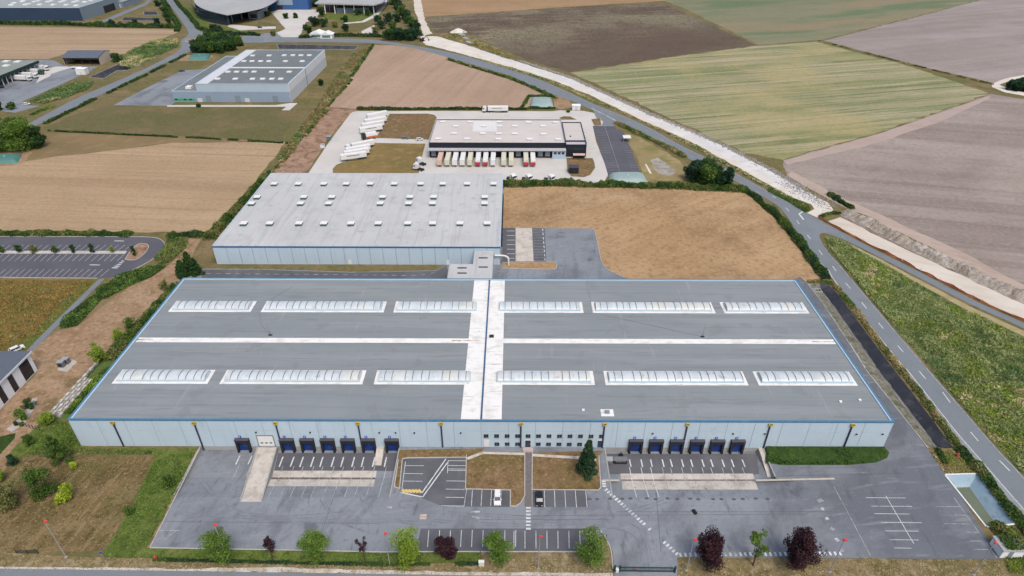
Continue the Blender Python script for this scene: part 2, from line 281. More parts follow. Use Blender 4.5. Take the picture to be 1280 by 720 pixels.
m_silt = M('silt', C(120, 118, 112), [(C(150, 148, 140), .4, .48, .66, .7), (C(84, 84, 80), .5, .5, .7, .6)], rough=.9)
m_stonebank = M('stone_bank', C(126, 124, 108), [(C(158, 154, 140), .5, .5, .62, .7), (C(96, 100, 76), .35, .48, .6, .8), (C(70, 70, 56), 1.1, .54, .66, .7)], rough=.95, bump=(2, 1.))
m_paleliner = M('pale_blue_liner', C(150, 178, 192), [(C(176, 194, 204), .2, .45, .6, .7), (C(122, 150, 164), .4, .52, .66, .6)], rough=.6)
m_water = M('murky_water', C(116, 124, 100), [(C(104, 112, 90), .2, .5, .7, .5)], rough=.12, spec=.5)
m_slate = M('slate_roof', C(98, 106, 118), [(C(86, 94, 106), .6, .5, .7, .5)], rough=.7)
m_render = M('white_render', C(250, 251, 252), [(C(236, 238, 240), .3, .5, .75, .4)], rough=.8)
m_beigewall = M('beige_wall', C(202, 188, 172), [(C(188, 174, 158), .3, .5, .7, .5)], rough=.85)
m_bluebld = M('cladding_bright_blue', C(64, 104, 160), [(C(54, 90, 142), .1, .5, .7, .5)], rough=.6)
m_curved = M('roof_zinc', C(176, 176, 174), [(C(188, 188, 186), .05, .42, .6, .6), (C(160, 160, 158), .2, .5, .7, .5)], rough=.6)
m_bark = M('bark', C(96, 80, 66), [(C(74, 62, 50), 2, .5, .7, .6)], rough=.95)
m_galv = M('galvanised_steel', C(190, 192, 194), rough=.5, metal=.4)
m_redhead = M('red_lamp_head', C(226, 76, 66), rough=.5)
m_carwhite = M('car_white', C(240, 240, 240), rough=.25, spec=.5)
m_carblack = M('car_black', C(36, 37, 40), rough=.2, spec=.5)
m_cargrey = M('car_grey', C(120, 122, 126), rough=.25, spec=.5)
m_lampred = M('tail_lamp', C(170, 30, 30), rough=.3)
m_lampw = M('head_lamp', C(230, 232, 234), rough=.2)
m_pallet = M('pallet_wood', C(186, 160, 130), rough=.9)

def leafmat(name, a, b, c):
    m = bpy.data.materials.new(name); m.use_nodes = True; n = m.node_tree.nodes; lk = m.node_tree.links
    at = n.new('ShaderNodeAttribute'); at.attribute_name = 'tone'
    r = n.new('ShaderNodeValToRGB'); e = r.color_ramp.elements
    e[0].position = 0; e[0].color = a; e[1].position = 1; e[1].color = c
    k = e.new(.5); k.color = b
    lk.new(at.outputs['Fac'], r.inputs[0])
    p = n['Principled BSDF']; p.inputs['Roughness'].default_value = .75; p.inputs['Specular IOR Level'].default_value = .15
    lk.new(r.outputs[0], p.inputs['Base Color'])
    tr = n.new('ShaderNodeBsdfTranslucent'); lk.new(r.outputs[0], tr.inputs[0])
    mx = n.new('ShaderNodeMixShader'); mx.inputs[0].default_value = .3
    lk.new(p.outputs[0], mx.inputs[1]); lk.new(tr.outputs[0], mx.inputs[2]); lk.new(mx.outputs[0], n['Material Output'].inputs[0])
    return m
lf_green = leafmat('leaf_green', C(78, 104, 44, 0.78), C(104, 134, 56, 0.78), C(134, 160, 74, 0.78))
lf_mid = leafmat('leaf_mid', C(62, 92, 40, 0.68), C(86, 116, 50, 0.68), C(116, 140, 66, 0.68))
lf_dark = leafmat('leaf_dark', C(44, 72, 40, 0.68), C(62, 94, 50, 0.68), C(86, 118, 62, 0.68))
lf_deep = leafmat('leaf_deep', C(38, 62, 46, 0.68), C(52, 82, 58, 0.68), C(74, 104, 72, 0.68))
lf_yellow = leafmat('leaf_yellow_green', C(128, 152, 44, 0.85), C(158, 178, 52, 0.85), C(190, 204, 72, 0.85))
lf_lime = leafmat('leaf_lime', C(104, 130, 42, 0.8), C(132, 156, 54, 0.8), C(160, 178, 76, 0.8))
lf_purple = leafmat('leaf_purple', C(52, 36, 44), C(76, 50, 58), C(106, 72, 76))
lf_olive = leafmat('leaf_olive', C(96, 104, 60, 0.82), C(122, 126, 76, 0.82), C(150, 148, 96, 0.82))
lf_dry = leafmat('leaf_dry', C(140, 124, 78, 0.82), C(172, 154, 104, 0.82), C(202, 186, 140, 0.82))
lf_s1 = leafmat('scrub_pale', C(128, 140, 88, .95), C(150, 160, 106, .95), C(176, 180, 130, .95))
lf_s2 = leafmat('scrub_mid', C(100, 116, 62, .95), C(122, 138, 78, .95), C(146, 158, 98, .95))
lf_s3 = leafmat('scrub_dark', C(72, 96, 56, .95), C(92, 116, 68, .95), C(116, 138, 86, .95))
lf_s4 = leafmat('scrub_straw', C(156, 142, 102, .95), C(184, 170, 128, .95), C(210, 198, 160, .95))
lf_rust = leafmat('grass_rust', C(124, 98, 50, .85), C(150, 120, 66, .85), C(176, 146, 86, .85))
lf_hay = leafmat('cut_hay', C(124, 106, 72, .85), C(146, 126, 90, .85), C(168, 148, 110, .85))
lf_conif = leafmat('leaf_conifer', C(42, 66, 46, 0.68), C(58, 86, 58, 0.68), C(82, 110, 76, 0.68))

# ------------------------------------------------------------------ vegetation helpers
def leafmesh(name, P, size, m, tone=None, up=.0):
    N = len(P); P = np.asarray(P, float)
    a = rng.normal(size=(N, 3)); a[:, 2] *= (1-up); a /= np.linalg.norm(a, axis=1)[:, None]
    b = rng.normal(size=(N, 3)); b -= (b*a).sum(1)[:, None]*a; b /= np.linalg.norm(b, axis=1)[:, None]
    s = (np.ones(N)*size*rng.uniform(.6, 1.35, N))[:, None]
    V = np.stack([P-a*s, P-b*s*.55, P+a*s, P+b*s*.55], 1).reshape(-1, 3)
    me = bpy.data.meshes.new(name)
    me.vertices.add(4*N); me.vertices.foreach_set('co', V.ravel())
    me.loops.add(4*N); me.loops.foreach_set('vertex_index', np.arange(4*N, dtype=np.int32))
    me.polygons.add(N); me.polygons.foreach_set('loop_start', np.arange(0, 4*N, 4, dtype=np.int32))
    try: me.polygons.foreach_set('loop_total', np.full(N, 4, dtype=np.int32))
    except Exception: pass
    me.update(calc_edges=True)
    t = rng.uniform(0, 1, N) if tone is None else np.clip(tone+rng.normal(0, .16, N), 0, 1)
    at = me.attributes.new('tone', 'FLOAT', 'POINT'); at.data.foreach_set('value', np.repeat(t, 4).astype(np.float32))
    me.materials.append(m); return me
def ball(n):
    d = rng.normal(size=(n, 3)); d /= np.linalg.norm(d, axis=1)[:, None]
    return d*(rng.uniform(0, 1, n)**.3)[:, None]
def crown_points(h0, h1, r, shape, n, nb=16):
    """clumps spread through the crown's envelope"""
    pts = []; tones = []; cl = []
    for i in range(nb):
        t = (i+.5)/nb if shape in ('cone', 'column') else rng.uniform(.02, 1)
        if shape == 'cone': er = r*1.15*(1-t)**.9+.06*r
        elif shape == 'column': er = r*(.85-.35*t)
        elif shape == 'sparse': er = r*(.35+.75*t)
        elif shape == 'vase': er = r*(.45+.6*sin(pi*min(1, t*.9+.05)))
        else: er = 1.12*r*math.sqrt(max(.12, 1-(2*t-1)**2))
        a = rng.uniform(0, 2*pi) if shape != 'cone' else i*2.4; q = er*(rng.uniform(.25, .85) if shape != 'cone' else rng.uniform(.5, .75))
        k = r*(.42 if shape != 'sparse' else .26)*rng.uniform(.75, 1.25)*(1 if shape != 'cone' else (.35+.75*(1-t)))
        c = np.array([cos(a)*q, sin(a)*q, h0+(h1-h0)*t]); cl.append((c, k))
        if c[2]+k*.8 > h1: c[2] = h1-k*.8
        m = int(n/nb); pts.append(c+ball(m)*np.array([k, k, k*.8])); tones.append(np.full(m, rng.uniform(.25, .75)))
    if shape not in ('sparse',):
        m = n//4; hh = (h1-h0)
        b = ball(m); b = b*np.array([r*.62, r*.62, hh*.42])+np.array([0, 0, h0+hh*.48])
        if shape == 'cone': tt = (b[:, 2]-h0)/hh; b[:, :2] *= (1.25*(1-tt))[:, None].clip(.15)
        pts.append(b); tones.append(np.full(m, .4))
    return np.concatenate(pts), np.concatenate(tones), cl
def make_tree(name, loc, h, r, shape, leaf, label, cat='tree', group=None, size=.3, n=None, trunk=.25, nb=16, rz=None):
    root = empty(name, loc, label, cat, group, rz if rz is not None else 0)
    h0 = h*trunk
    n = n or int(np.clip(26*r*h*max(r, 1)/max(size, .2)**1.2*.16+500, 500, 5200))
    P, T, cl = crown_points(h0, h, r, shape, n, nb)
    tb = MB(); tr = max(.06, h*.022)
    tb.tube((0, 0, -.1), (0, 0, h0+(h-h0)*.55), tr, tr*.4, 7)
    for c, k in cl[:7]:
        tb.tube((0, 0, h0*.8+rng.uniform(0, .25)*(c[2]-h0*.8)), c, tr*.45, tr*.12, 5)
    tb.build('trunk', m_bark, root)
    link('crown', leafmesh('crown', P, size, leaf, T), root)
    return root
def tree_px(name, bx, by, ty, hw, shape, leaf, label, cat='tree', group=None, **kw):
    b = G(bx, by); h = max(1.2, height_at(b, ty)*.97); k = F_PX/((np.array(b)-np.array([0, 0, CAM_H])) @ CF)
    return make_tree(name, b, h, max(.5, hw/k), shape, leaf, label, cat, group, **kw)
def resample(pts, step):
    out = [Vector(pts[0])]
    for a, b in zip(pts[:-1], pts[1:]):
        a, b = Vector(a), Vector(b); L = (b-a).length; n = max(1, int(L/step))
        out += [a+(b-a)*(i+1)/n for i in range(n)]
    return out
def vnoise(x, y, s, seed=0):
    # cheap smooth value noise on arrays
    x = np.asarray(x)/s; y = np.asarray(y)/s
    xi = np.floor(x).astype(int); yi = np.floor(y).astype(int); fx = x-xi; fy = y-yi
    fx = fx*fx*(3-2*fx); fy = fy*fy*(3-2*fy)
    def hsh(i, j):
        v = np.sin(i*127.1+j*311.7+seed*74.7)*43758.5453; return v-np.floor(v)
    return (hsh(xi, yi)*(1-fx)+hsh(xi+1, yi)*fx)*(1-fy)+(hsh(xi, yi+1)*(1-fx)+hsh(xi+1, yi+1)*fx)*fy
def hedge(name, pxs, w, h, leaf, label, cat='hedge', size=.3, dens=1., rag=.75, gap=0., group=None, z=0):
    pts = GS(pxs, z); o = pts[0]
    line = resample(pts, 1.0); P = []; T = []
    for a, b in zip(line[:-1], line[1:]):
        L = (b-a).length
        n = max(1, int(L*(w+2*h)*2.0*dens/(size*size*1.1)))
        d = (b-a)/max(L, 1e-6); nv = np.array([-d.y, d.x])
        t = rng.uniform(0, 1, n); u = rng.uniform(-1, 1, n)
        px = a.x+(b.x-a.x)*t; py = a.y+(b.y-a.y)*t
        n1 = vnoise(px, py, 1.8, 3); n2 = vnoise(px, py, 5, 5); n4 = vnoise(px, py, 13, 8)
        keep = vnoise(px, py, 4.5, 11) > gap
        ww = w/2*(1-rag*.6+rag*.8*n1+rag*.4*n2); hh = h*np.clip(1.05-rag*1.1+rag*(.9*n1+.7*n2+.6*n4), .2, 1.5)
        off = (n4-.5)*w*.35
        zz = hh*np.sqrt(np.clip(1-np.abs(u)**2.5, .05, 1))*(rng.uniform(0, 1, n)**.45)
        q = np.stack([px+nv[0]*(u*ww+off)-o.x, py+nv[1]*(u*ww+off)-o.y, zz], 1)[keep]
        P.append(q); T.append((.1+.5*n2+.3*n1)[keep])
    P = np.concatenate(P); T = np.concatenate(T)
    alt = {lf_mid: (lf_dark, lf_olive), lf_dark: (lf_mid, lf_deep), lf_lime: (lf_olive, lf_mid), lf_olive: (lf_dry, lf_mid), lf_deep: (lf_dark, lf_mid), lf_green: (lf_mid, lf_lime)}.get(leaf, ())
    me = leafmesh(name, P, size, leaf, T)
    for l in alt: me.materials.append(l)
    if alt:
        n5 = vnoise(P[:, 0], P[:, 1], 3.1, 17)+rng.normal(0, .12, len(P)); me.polygons.foreach_set('material_index', np.where(n5 > .68, 1, np.where(n5 < .3, 2, 0)).astype(np.int32))
    return props(link(name, me, None, o), label, cat, group)
def in_poly(x, y, poly):
    ins = np.zeros(len(x), bool); k = len(poly); j = k-1
    for i in range(k):
        xi, yi = poly[i][0], poly[i][1]; xj, yj = poly[j][0], poly[j][1]
        c = ((yi > y) != (yj > y)) & (x < (xj-xi)*(y-yi)/(yj-yi+1e-12)+xi)
        ins ^= c; j = i
    return ins
def scrub(name, pxs, leafs, label, size=.35, cover=1.6, hmax=1.6, bush=3.0, thr=.0, cat='scrub', kind='stuff', seed=0, world=None):
    poly = world or GS(pxs); xs = [p.x for p in poly]; ys = [p.y for p in poly]
    A = (max(xs)-min(xs))*(max(ys)-min(ys)); n = int(A*cover/(size*size*1.1))
    x = rng.uniform(min(xs), max(xs), n); y = rng.uniform(min(ys), max(ys), n)
    nb = vnoise(x, y, bush, seed+1); n2 = vnoise(x, y, bush*4, seed+2); mixn = .55*nb+.45*n2
    k = in_poly(x, y, poly) & (mixn > thr)
    x, y, nb, n2, mixn = x[k], y[k], nb[k], n2[k], mixn[k]
    hh = hmax*np.clip((mixn-thr)/(1-thr)*1.5-.25, 0.04, 1)
    z = hh*(rng.uniform(0, 1, len(x))**.4)+.04
    o = poly[0]; L_ = len(leafs)
    jx = x+1.6*vnoise(x, y, 1.3, seed+31)+2.5*vnoise(x, y, 4, seed+33); jy = y+1.6*vnoise(x, y, 1.3, seed+32)+2.5*vnoise(x, y, 4, seed+34)
    cell = max(1.6, bush*.55); hs = np.sin(np.floor(jx/cell)*127.1+np.floor(jy/cell)*311.7+seed)*43758.5453; hs = hs-np.floor(hs)
    big = vnoise(x, y, bush*3.5, seed+9)
    b2_ = vnoise(x, y, bush*1.7, seed+19); big = np.clip((.5*big+.5*b2_-.5)*2.0+.5, 0, .999); hs = np.clip(.38*hs+.62*big, 0, .999)
    sel = np.clip(((1.0*hs)*L_+rng.normal(0, .35, len(x))).astype(int), 0, L_-1)
    P = np.stack([x-o.x, y-o.y, z], 1)
    # one object: join palettes through material slots
    me = leafmesh(name, P, size, leafs[0], .15+.7*nb)
    for l in leafs[1:]: me.materials.append(l)
    me.polygons.foreach_set('material_index', sel.astype(np.int32))
    ob = link(name, me, None, (o.x, o.y, 0)); props(ob, label, cat, None, kind); return ob

# ------------------------------------------------------------------ sheets (ground, fields, roads) with holes
HOLES = []
def pip(p, poly):
    return bool(in_poly(np.array([p[0]]), np.array([p[1]]), poly)[0])
def ragged(poly, amp, step=6):
    pts = resample(list(poly)+[poly[0]], step)[:-1]; n = len(pts); out = []
    for i, p in enumerate(pts):
        d = (pts[(i+1) % n]-pts[i-1]); d.z = 0
        d = d.normalized() if d.length > 1e-6 else Vector((1, 0, 0)); nv = Vector((-d.y, d.x, 0))
        out.append(p+nv*float(rng.normal(0, amp)))
    return out
def smooth(pts, per=6):
    pts = [Vector(p) for p in pts]; out = []
    for i in range(len(pts)-1):
        p0 = pts[max(i-1, 0)]; p1 = pts[i]; p2 = pts[i+1]; p3 = pts[min(i+2, len(pts)-1)]
        for k in range(per):
            t = k/per; out.append(.5*((2*p1)+(p2-p0)*t+(2*p0-5*p1+4*p2-p3)*t*t+(3*p1-p0-3*p2+p3)*t**3))
    out.append(pts[-1]); return out
def sheet_mesh(name, poly, z, m, holes=True):
    hs = []
    xs = [p[0] for p in poly]; ys = [p[1] for p in poly]
    if holes:
        for h in HOLES:
            if max(p[0] for p in h) > min(xs) and min(p[0] for p in h) < max(xs) and max(p[1] for p in h) > min(ys) and min(p[1] for p in h) < max(ys): hs.append(h)
    v = []; e = []
    for loop in [poly]+hs:
        n = len(v); k = len(loop); v += [Vector((p[0], p[1])) for p in loop]; e += [(n+i, n+(i+1) % k) for i in range(k)]
    vo, eo, fo, *_ = delaunay_2d_cdt(v, e, [], 0, 1e-4)
    fs = []
    for f in fo:
        c = sum((vo[i] for i in f), Vector((0, 0)))/len(f)
        if pip(c, poly) and not any(pip(c, h) for h in hs): fs.append(tuple(f))
    me = bpy.data.meshes.new(name); me.from_pydata([(p.x, p.y, z) for p in vo], [], fs); me.materials.append(m); me.update()
    # face upwards
    fl = [p for p in me.polygons if p.normal.z < 0]
    if len(fl) > len(me.polygons)/2: me.flip_normals()
    return me
def sheet(name, pxs, z, m, rag=0, world=None, parent=None, holes=True, kind='structure', step=6):
    poly = world or GS(pxs)
    if rag: poly = ragged(poly, rag, step)
    o = link(name, sheet_mesh(name, poly, z, m, holes), parent)
    if not parent: o['kind'] = kind
    return o
def strip_mesh(L, R, z): return list(L)+list(R)[::-1]
_unit = {}
def line(parent, a, b, w, m, z=.13, name='road_marking'):
    """painted line between two ground points, sharing one unit mesh"""
    if m.name not in _unit: _unit[m.name] = MB().poly([(-.5, -.5, 0), (.5, -.5, 0), (.5, .5, 0), (-.5, .5, 0)]).mesh('paint_mark', m)
    a = Vector(a); b = Vector(b); d = b-a; o = bpy.data.objects.new(name, _unit[m.name]); COL.objects.link(o)
    o.location = ((a.x+b.x)/2, (a.y+b.y)/2, (a.z+b.z)/2+z)
    o.rotation_euler = (0, -math.atan2(d.z, math.hypot(d.x, d.y)), math.atan2(d.y, d.x)); o.scale = (d.length, w, 1)
    o.parent = parent; return o
def lpx(parent, p, q, w=.15, m=None, z=.13, name='road_marking'):
    return line(parent, G(*p), G(*q), w, m or paint, z, name)
def ladder(parent, p, q, n, blen, bw, m=None, z=.13, skip=()):
    a, b = G(*p), G(*q); d = (b-a).normalized(); nv = Vector((-d.y, d.x, 0))
    for i in range(n):
        if i in skip: continue
        c = a+(b-a)*(i/(n-1)); line(parent, c-nv*blen/2, c+nv*blen/2, bw, (paint_faint if i in (7, 8, 9, 10, 11) and n > 15 else None) or m or paint, z, 'crossing_bar')
def kerb(parent, pts, m=None, w=.22, h=.14, name='kerb'):
    mb = MB(); pts = [p for i, p in enumerate(pts) if i == 0 or (p-pts[i-1]).length > .05]; n = len(pts); rows = []
    closed = (pts[0]-pts[-1]).length < .05
    if closed: pts = pts[:-1]; n -= 1
    for i in range(n):
        a = pts[i-1] if (i or closed) else None; b = pts[(i+1) % n] if (i < n-1 or closed) else None
        d1 = (pts[i]-a).normalized() if a is not None else (b-pts[i]).normalized(); d2 = (b-pts[i]).normalized() if b is not None else d1
        d = (d1+d2); d = d.normalized() if d.length > .1 else d1; nv = Vector((-d.y, d.x, 0))*(w/2)/max(.4, d.dot(d1))
        rows.append([pts[i]-nv, pts[i]+nv])
    for i in range(n if closed else n-1):
        (a, b), (c, d) = rows[i], rows[(i+1) % n]; t = .09+h
        mb.poly([(a.x, a.y, t), (c.x, c.y, t), (d.x, d.y, t), (b.x, b.y, t)])
        mb.poly([(a.x, a.y, 0), (c.x, c.y, 0), (c.x, c.y, t), (a.x, a.y, t)]); mb.poly([(d.x, d.y, 0), (b.x, b.y, 0), (b.x, b.y, t), (d.x, d.y, t)])
    return mb.build(name, m or kerbm, parent)
# ================================================================== SETTING
MX0, MX1, MY0, MY1, MH = -116.4, 99.7, 121.3, 190.9, 9.88      # main warehouse footprint
# ---- holes: dock pits and basins
PITL = (G(250, 561).x, G(498, 563).x); PITR = (G(757, 563).x, G(954, 563).x)
PY0 = 104.5
YD = {'L': G(640, 598.2, -1.5).y, 'R': G(640, 600.3, -1.5).y}
def pit_z(y, s):
    d = YD[s]
    if y >= d: return -1.5+.06*(y-d)/(MY0-d)
    if y >= PY0: return -1.5*(y-PY0)/(d-PY0)
    return 0.
def GP(x, y, s):
    z = 0.
    for _ in range(25): z = .5*z+.5*pit_z(G(x, y, z).y, s)
    return G(x, y, z)
PEXT = 7.
HOLES.append([(PITL[0], PY0), (PITL[1], PY0), (PITL[1], MY0+.4), (PITL[0], MY0+.4)])
HOLES.append([(PITR[0], PY0), (PITR[1]+PEXT, PY0), (PITR[1]+PEXT, YD['R']), (PITR[1], YD['R']), (PITR[1], MY0+.4), (PITR[0], MY0+.4)])
POOL = GS([(1182, 594), (1222, 593), (1267.5, 654.5), (1233, 658)])
CAN_L = GS([(1009, 354.6), (1024.5, 374.5), (1059, 426), (1083, 464), (1127, 519), (1159, 560)])
CAN_R = GS([(1034, 354.6), (1045, 365), (1062, 388), (1117, 462), (1136, 486), (1181.6, 547), (1192, 560)])
BAS1 = GS([(112, 96.7), (150, 79.5), (175, 81), (159, 88), (146, 88.5), (130, 98)])
BAS2 = GS([(346, 55.4), (447.5, 57.4), (444, 62), (349, 61.4)])
BAS3 = GS([(155, 21.5), (197, 22.5), (200, 26), (152, 25.5)])
BAS4 = GS([(180, 14.5), (196, 15), (198, 18.6), (180, 18.6)])
for p in (POOL, CAN_L+CAN_R[::-1], BAS1, BAS2, BAS3, BAS4): HOLES.append([(q.x, q.y) for q in p])

sheet('ground', None, 0, m_ground, world=[Vector((-1500, -60, 0)), Vector((1500, -60, 0)), Vector((1500, 2600, 0)), Vector((-1500, 2600, 0))])
# ---- fields
FZ = .03
sheet('wheat_field', [(-60, 213), (0, 206), (60, 197), (150, 187), (215, 178.5), (300, 177), (358, 178), (330, 214), (300, 248), (258, 291), (150, 290), (0, 289), (-60, 288)], FZ, m_wheat, rag=.5)
sheet('far_wheat_field', [(-90, 33), (0, 33), (120, 34.6), (222, 37), (222, 41), (190, 53), (156, 68), (137, 67), (80, 68), (60, 74), (0, 74), (-90, 74)], FZ, m_wheat2, rag=.5)
sheet('rose_field', [(468, 56), (505, 57), (525, 61), (560, 72), (620, 91), (690, 122), (668, 121.5), (662, 134.5), (560, 135.5), (440, 136), (412, 134), (440, 96)], FZ, m_rose, rag=.5)
sheet('red_soil_strip', [(410, 135), (447, 137.5), (437, 142), (409, 176), (380, 219), (340, 219), (352, 204), (390, 158)], FZ, m_redsoil, rag=.5)
sheet('orange_field', [(516, -14), (840, -14), (832, 1), (700, 9), (620, 15), (529, 21)], FZ, m_orange, rag=.8)
sheet('dark_field', [(531, 22), (620, 15.5), (700, 9.5), (825, 3), (850, 13), (946, 56.5), (850, 69), (712, 90), (660, 75), (600, 50), (575, 40), (545, 42)], FZ, m_dark, rag=.8)
sheet('green_field', [(832, 1.5), (838, -14), (1270, -14), (1225, 0), (1028, 50), (948, 56), (860, 13)], FZ, m_green, rag=.8)
sheet('striped_field', [(714, 91), (850, 70), (948, 57.5), (1020, 52), (1140, 84), (1237, 117), (1100, 165), (978, 199), (930, 190), (830, 144)], FZ, m_striped, rag=.8)
sheet('upper_grey_field', [(1030, 51), (1225, .5), (1275, -14), (1480, -14), (1480, 60), (1243, 104), (1140, 80)], FZ, m_purple2, rag=.6)
sheet('grey_field', [(979, 200), (1100, 166.5), (1239, 118), (1300, 126), (1500, 180), (1500, 480), (1330, 400), (1176, 312), (1066, 262), (1030, 244), (985, 220)], FZ, m_purple, rag=.6)
sheet('field_headland', [(985, 206), (1100, 178), (1180, 150), (1235, 124), (1238, 119.5), (1100, 167), (980, 200.5)], FZ+.012, M('headland_grey', C(180, 162, 152), [(C(168, 150, 140), .08, .45, .65, .6)], rough=.95), rag=.25)
sheet('field_edge_track', [(1030, 247), (1066, 262.5), (1180, 317), (1330, 400), (1345, 392), (1200, 314), (1060, 250), (990, 215), (984, 219)], FZ+.012, M('edge_track', C(184, 166, 152), [(C(166, 146, 132), .1, .45, .65, .7), (C(196, 180, 168), .4, .5, .7, .5, -33, .05, 1)], rough=.95), rag=.5)
straw = [(630, 233), (760, 233), (926, 239), (944, 247), (966, 268), (998, 305), (1028, 347), (1005, 352), (990, 380), (700, 380), (625, 352), (627, 285), (628, 250)]
sheet('straw_field', straw, FZ, m_straw, rag=.4)
sheet('rough_grass_field', [(62, 166), (150, 168), (370, 178), (358, 177.5), (215, 178), (150, 186.5), (60, 196.5), (0, 206), (-60, 212), (-60, 190), (0, 186), (20, 178)], FZ, M('brown_rough', C(140, 118, 84), [(C(120, 106, 70), .03, .45, .62, .7), (C(158, 134, 98), .1, .5, .7, .6), (C(104, 92, 58), 1., .5, .8, .4)], rough=.95), rag=.4)
sheet('lawn', [(54, 160), (100, 141), (142, 131.5), (200, 133.5), (365, 133), (368, 150), (350, 178), (300, 174), (150, 167), (62, 165)], FZ+.02, m_olive, rag=.4)
# ---- roads
RZ = .08
upL = [(330, 47.5), (400, 47.5), (460, 49.2), (497, 53.7), (540, 61), (572, 68), (620, 80), (640, 86.5), (690, 106), (740, 129), (800, 154), (845, 178.5), (900, 206), (960, 239), (985, 252.5), (1008, 266.5)]
loL = [(330, 53), (400, 52.5), (460, 53.7), (497, 57), (520, 61), (557, 71), (585, 79), (620, 89.4), (640, 95.6), (677, 113), (710, 124.5), (740, 137.5), (775, 152.5), (800, 164), (860, 198), (916, 225), (945, 241), (962, 251), (976, 261), (991, 282), (1006, 310), (1038, 345), (1109, 441), (1160, 504), (1206, 560), (1276, 650), (1330, 720)]
upR = [(1008, 266.5), (1018, 280), (1030, 308), (1057, 340), (1110.7, 403.8), (1162, 464), (1208, 517), (1247, 562), (1281, 598), (1360, 690)]
main = smooth(GS(upL), 4)[:-1]+smooth(GS(upR), 4)
road = sheet('main_road', None, RZ, asph_road, world=main+smooth(GS(loL), 4)[::-1])
br_u = smooth(GS([(1004, 265), (1024, 274.5), (1047.5, 287.5), (1087.5, 309), (1120, 325), (1226, 379.5), (1280, 404), (1400, 464)]), 3)
br_l = smooth(GS([(1012, 292), (1021, 296), (1029, 291.5), (1050, 298), (1076, 310), (1120, 332.5), (1212, 380), (1280, 411), (1390, 470)]), 3)
branch = sheet('side_road', None, RZ+.008, asph_road, world=br_u+br_l[::-1])
rl_u = smooth(GS([(-60, 200), (0, 172), (44.5, 150), (100, 121), (175, 89), (207, 73), (221, 65), (227, 58), (226, 51), (234, 45), (235, 39), (225, 23.7), (207.5, 0), (196, -14)]), 4)
rl_l = smooth(GS([(-60, 206), (0, 179), (53, 153.5), (140, 111.6), (200, 82), (238, 64), (242, 58), (252, 54), (300, 54), (330, 53)]), 4)
rl_r = smooth(GS([(330, 47.5), (290, 47), (258, 42), (246, 36), (234, 22), (222, 7), (216, 0), (206, -14)]), 4)
lroad = sheet('estate_road', None, RZ+.004, asph_road, world=rl_u+rl_r[::-1]+rl_l[::-1])
isl = empty('traffic_island', G(242, 50.4), 'small reddish gravel traffic island at the far estate junction', 'traffic island')
MB().prism([Vector((cos(t)*7, sin(t)*8, 0)) for t in np.linspace(0, 2*pi, 16)[:-1]], .02, .26).build('kerb', kerbm, isl)
MB().prism([Vector((cos(t)*6.4, sin(t)*7.4, 0)) for t in np.linspace(0, 2*pi, 16)[:-1]], .1, .32).build('gravel_top', m_redsoil, isl)
front = sheet('front_road', [(-80, 708.5), (0, 711), (200, 713.5), (400, 716.5), (600, 719.5), (760, 720.5), (1400, 728), (1400, 800), (-80, 800)], RZ, asph_road)
sheet('roadside_gravel', [(-80, 705), (0, 707.5), (230, 710), (330, 708), (480, 712), (600, 714), (766, 716), (766, 721), (600, 720), (400, 717), (200, 714), (0, 711.5), (-80, 709)], .06, M('white_gravel', C(206, 198, 184), [(C(228, 222, 212), .3, .5, .66, .8), (C(166, 146, 116), .5, .48, .66, .8), (C(140, 118, 88), 1.6, .56, .76, .6)], rough=.95, bump=(3, .8)), rag=.15, step=2)
sh_in = smooth(GS([(1006, 308), (1036, 338), (1047, 356), (1122, 450), (1136.5, 466), (1191, 535), (1214, 562), (1280, 637.6), (1330, 694)]), 6)
sh_out = smooth(GS([(1005, 309.5), (1037.5, 345), (1108.5, 441), (1159.5, 504), (1205.5, 560), (1275.5, 650), (1329, 720)]), 6)
sheet('road_shoulder', None, RZ+.012, M('shoulder_grit', C(150, 154, 155), [(C(132, 136, 138), .4, .45, .6, .7), (C(166, 168, 166), .8, .52, .66, .6)], rough=.9), world=sh_in+sh_out[::-1])
# edge lines and dashes of the main road
eL = smooth(GS([(1036, 338), (1047, 356), (1122, 450), (1136.5, 466), (1191, 535), (1214, 562), (1280, 637.6), (1330, 694)]), 6)
for a, b in zip(eL[:-1], eL[1:]): line(road, a, b, .22, paint)
eR = smooth(GS([(1031, 311), (1056, 340), (1109.5, 404), (1161, 464.3), (1207, 517.3), (1246, 562.3), (1280, 599), (1350, 682)]), 5)
for a, b in zip(eR[:-1], eR[1:]): line(road, a, b, .18, paint_faint)
eU = smooth(GS([(497, 54.4), (540, 61.8), (572, 68.9), (620, 80.9), (690, 107), (740, 130), (800, 155), (845, 179.5), (900, 207), (960, 240), (985, 253.6)]), 4)
for a, b in zip(eU[:-1], eU[1:]): line(road, a, b, .2, paint_faint)
for p, q in [((1262, 589), (1249, 576)), ((1178, 490.5), (1187.5, 503.5)), ((1213, 540.5), (1222.5, 551.5)), ((1148.5, 464), (1157, 474)), ((1122, 432.5), (1129, 440.5)), ((1098, 404), (1104, 411)), ((1077, 378), (1083, 386)), ((1057, 354), (1063, 361)),
             ((1040.5, 333), (1045, 339)), ((1023.5, 313), (1028, 319)), ((1009, 294), (1013, 299)), ((996, 276), (999, 280.5)), ((982, 260), (986, 264)), ((965, 245), (970, 248)), ((1249.5, 567), (1252, 570))][:14]:
    lpx(road, p, q, .32, paint)
c0 = smooth(GS([(590, 75), (640, 91), (690, 112.5), (740, 133), (800, 159), (850, 188), (900, 214), (955, 245)]), 8)
for i in range(0, len(c0)-1, 3): line(road, c0[i], c0[i]+(c0[i+1]-c0[i]).normalized()*3, .22, paint_faint)
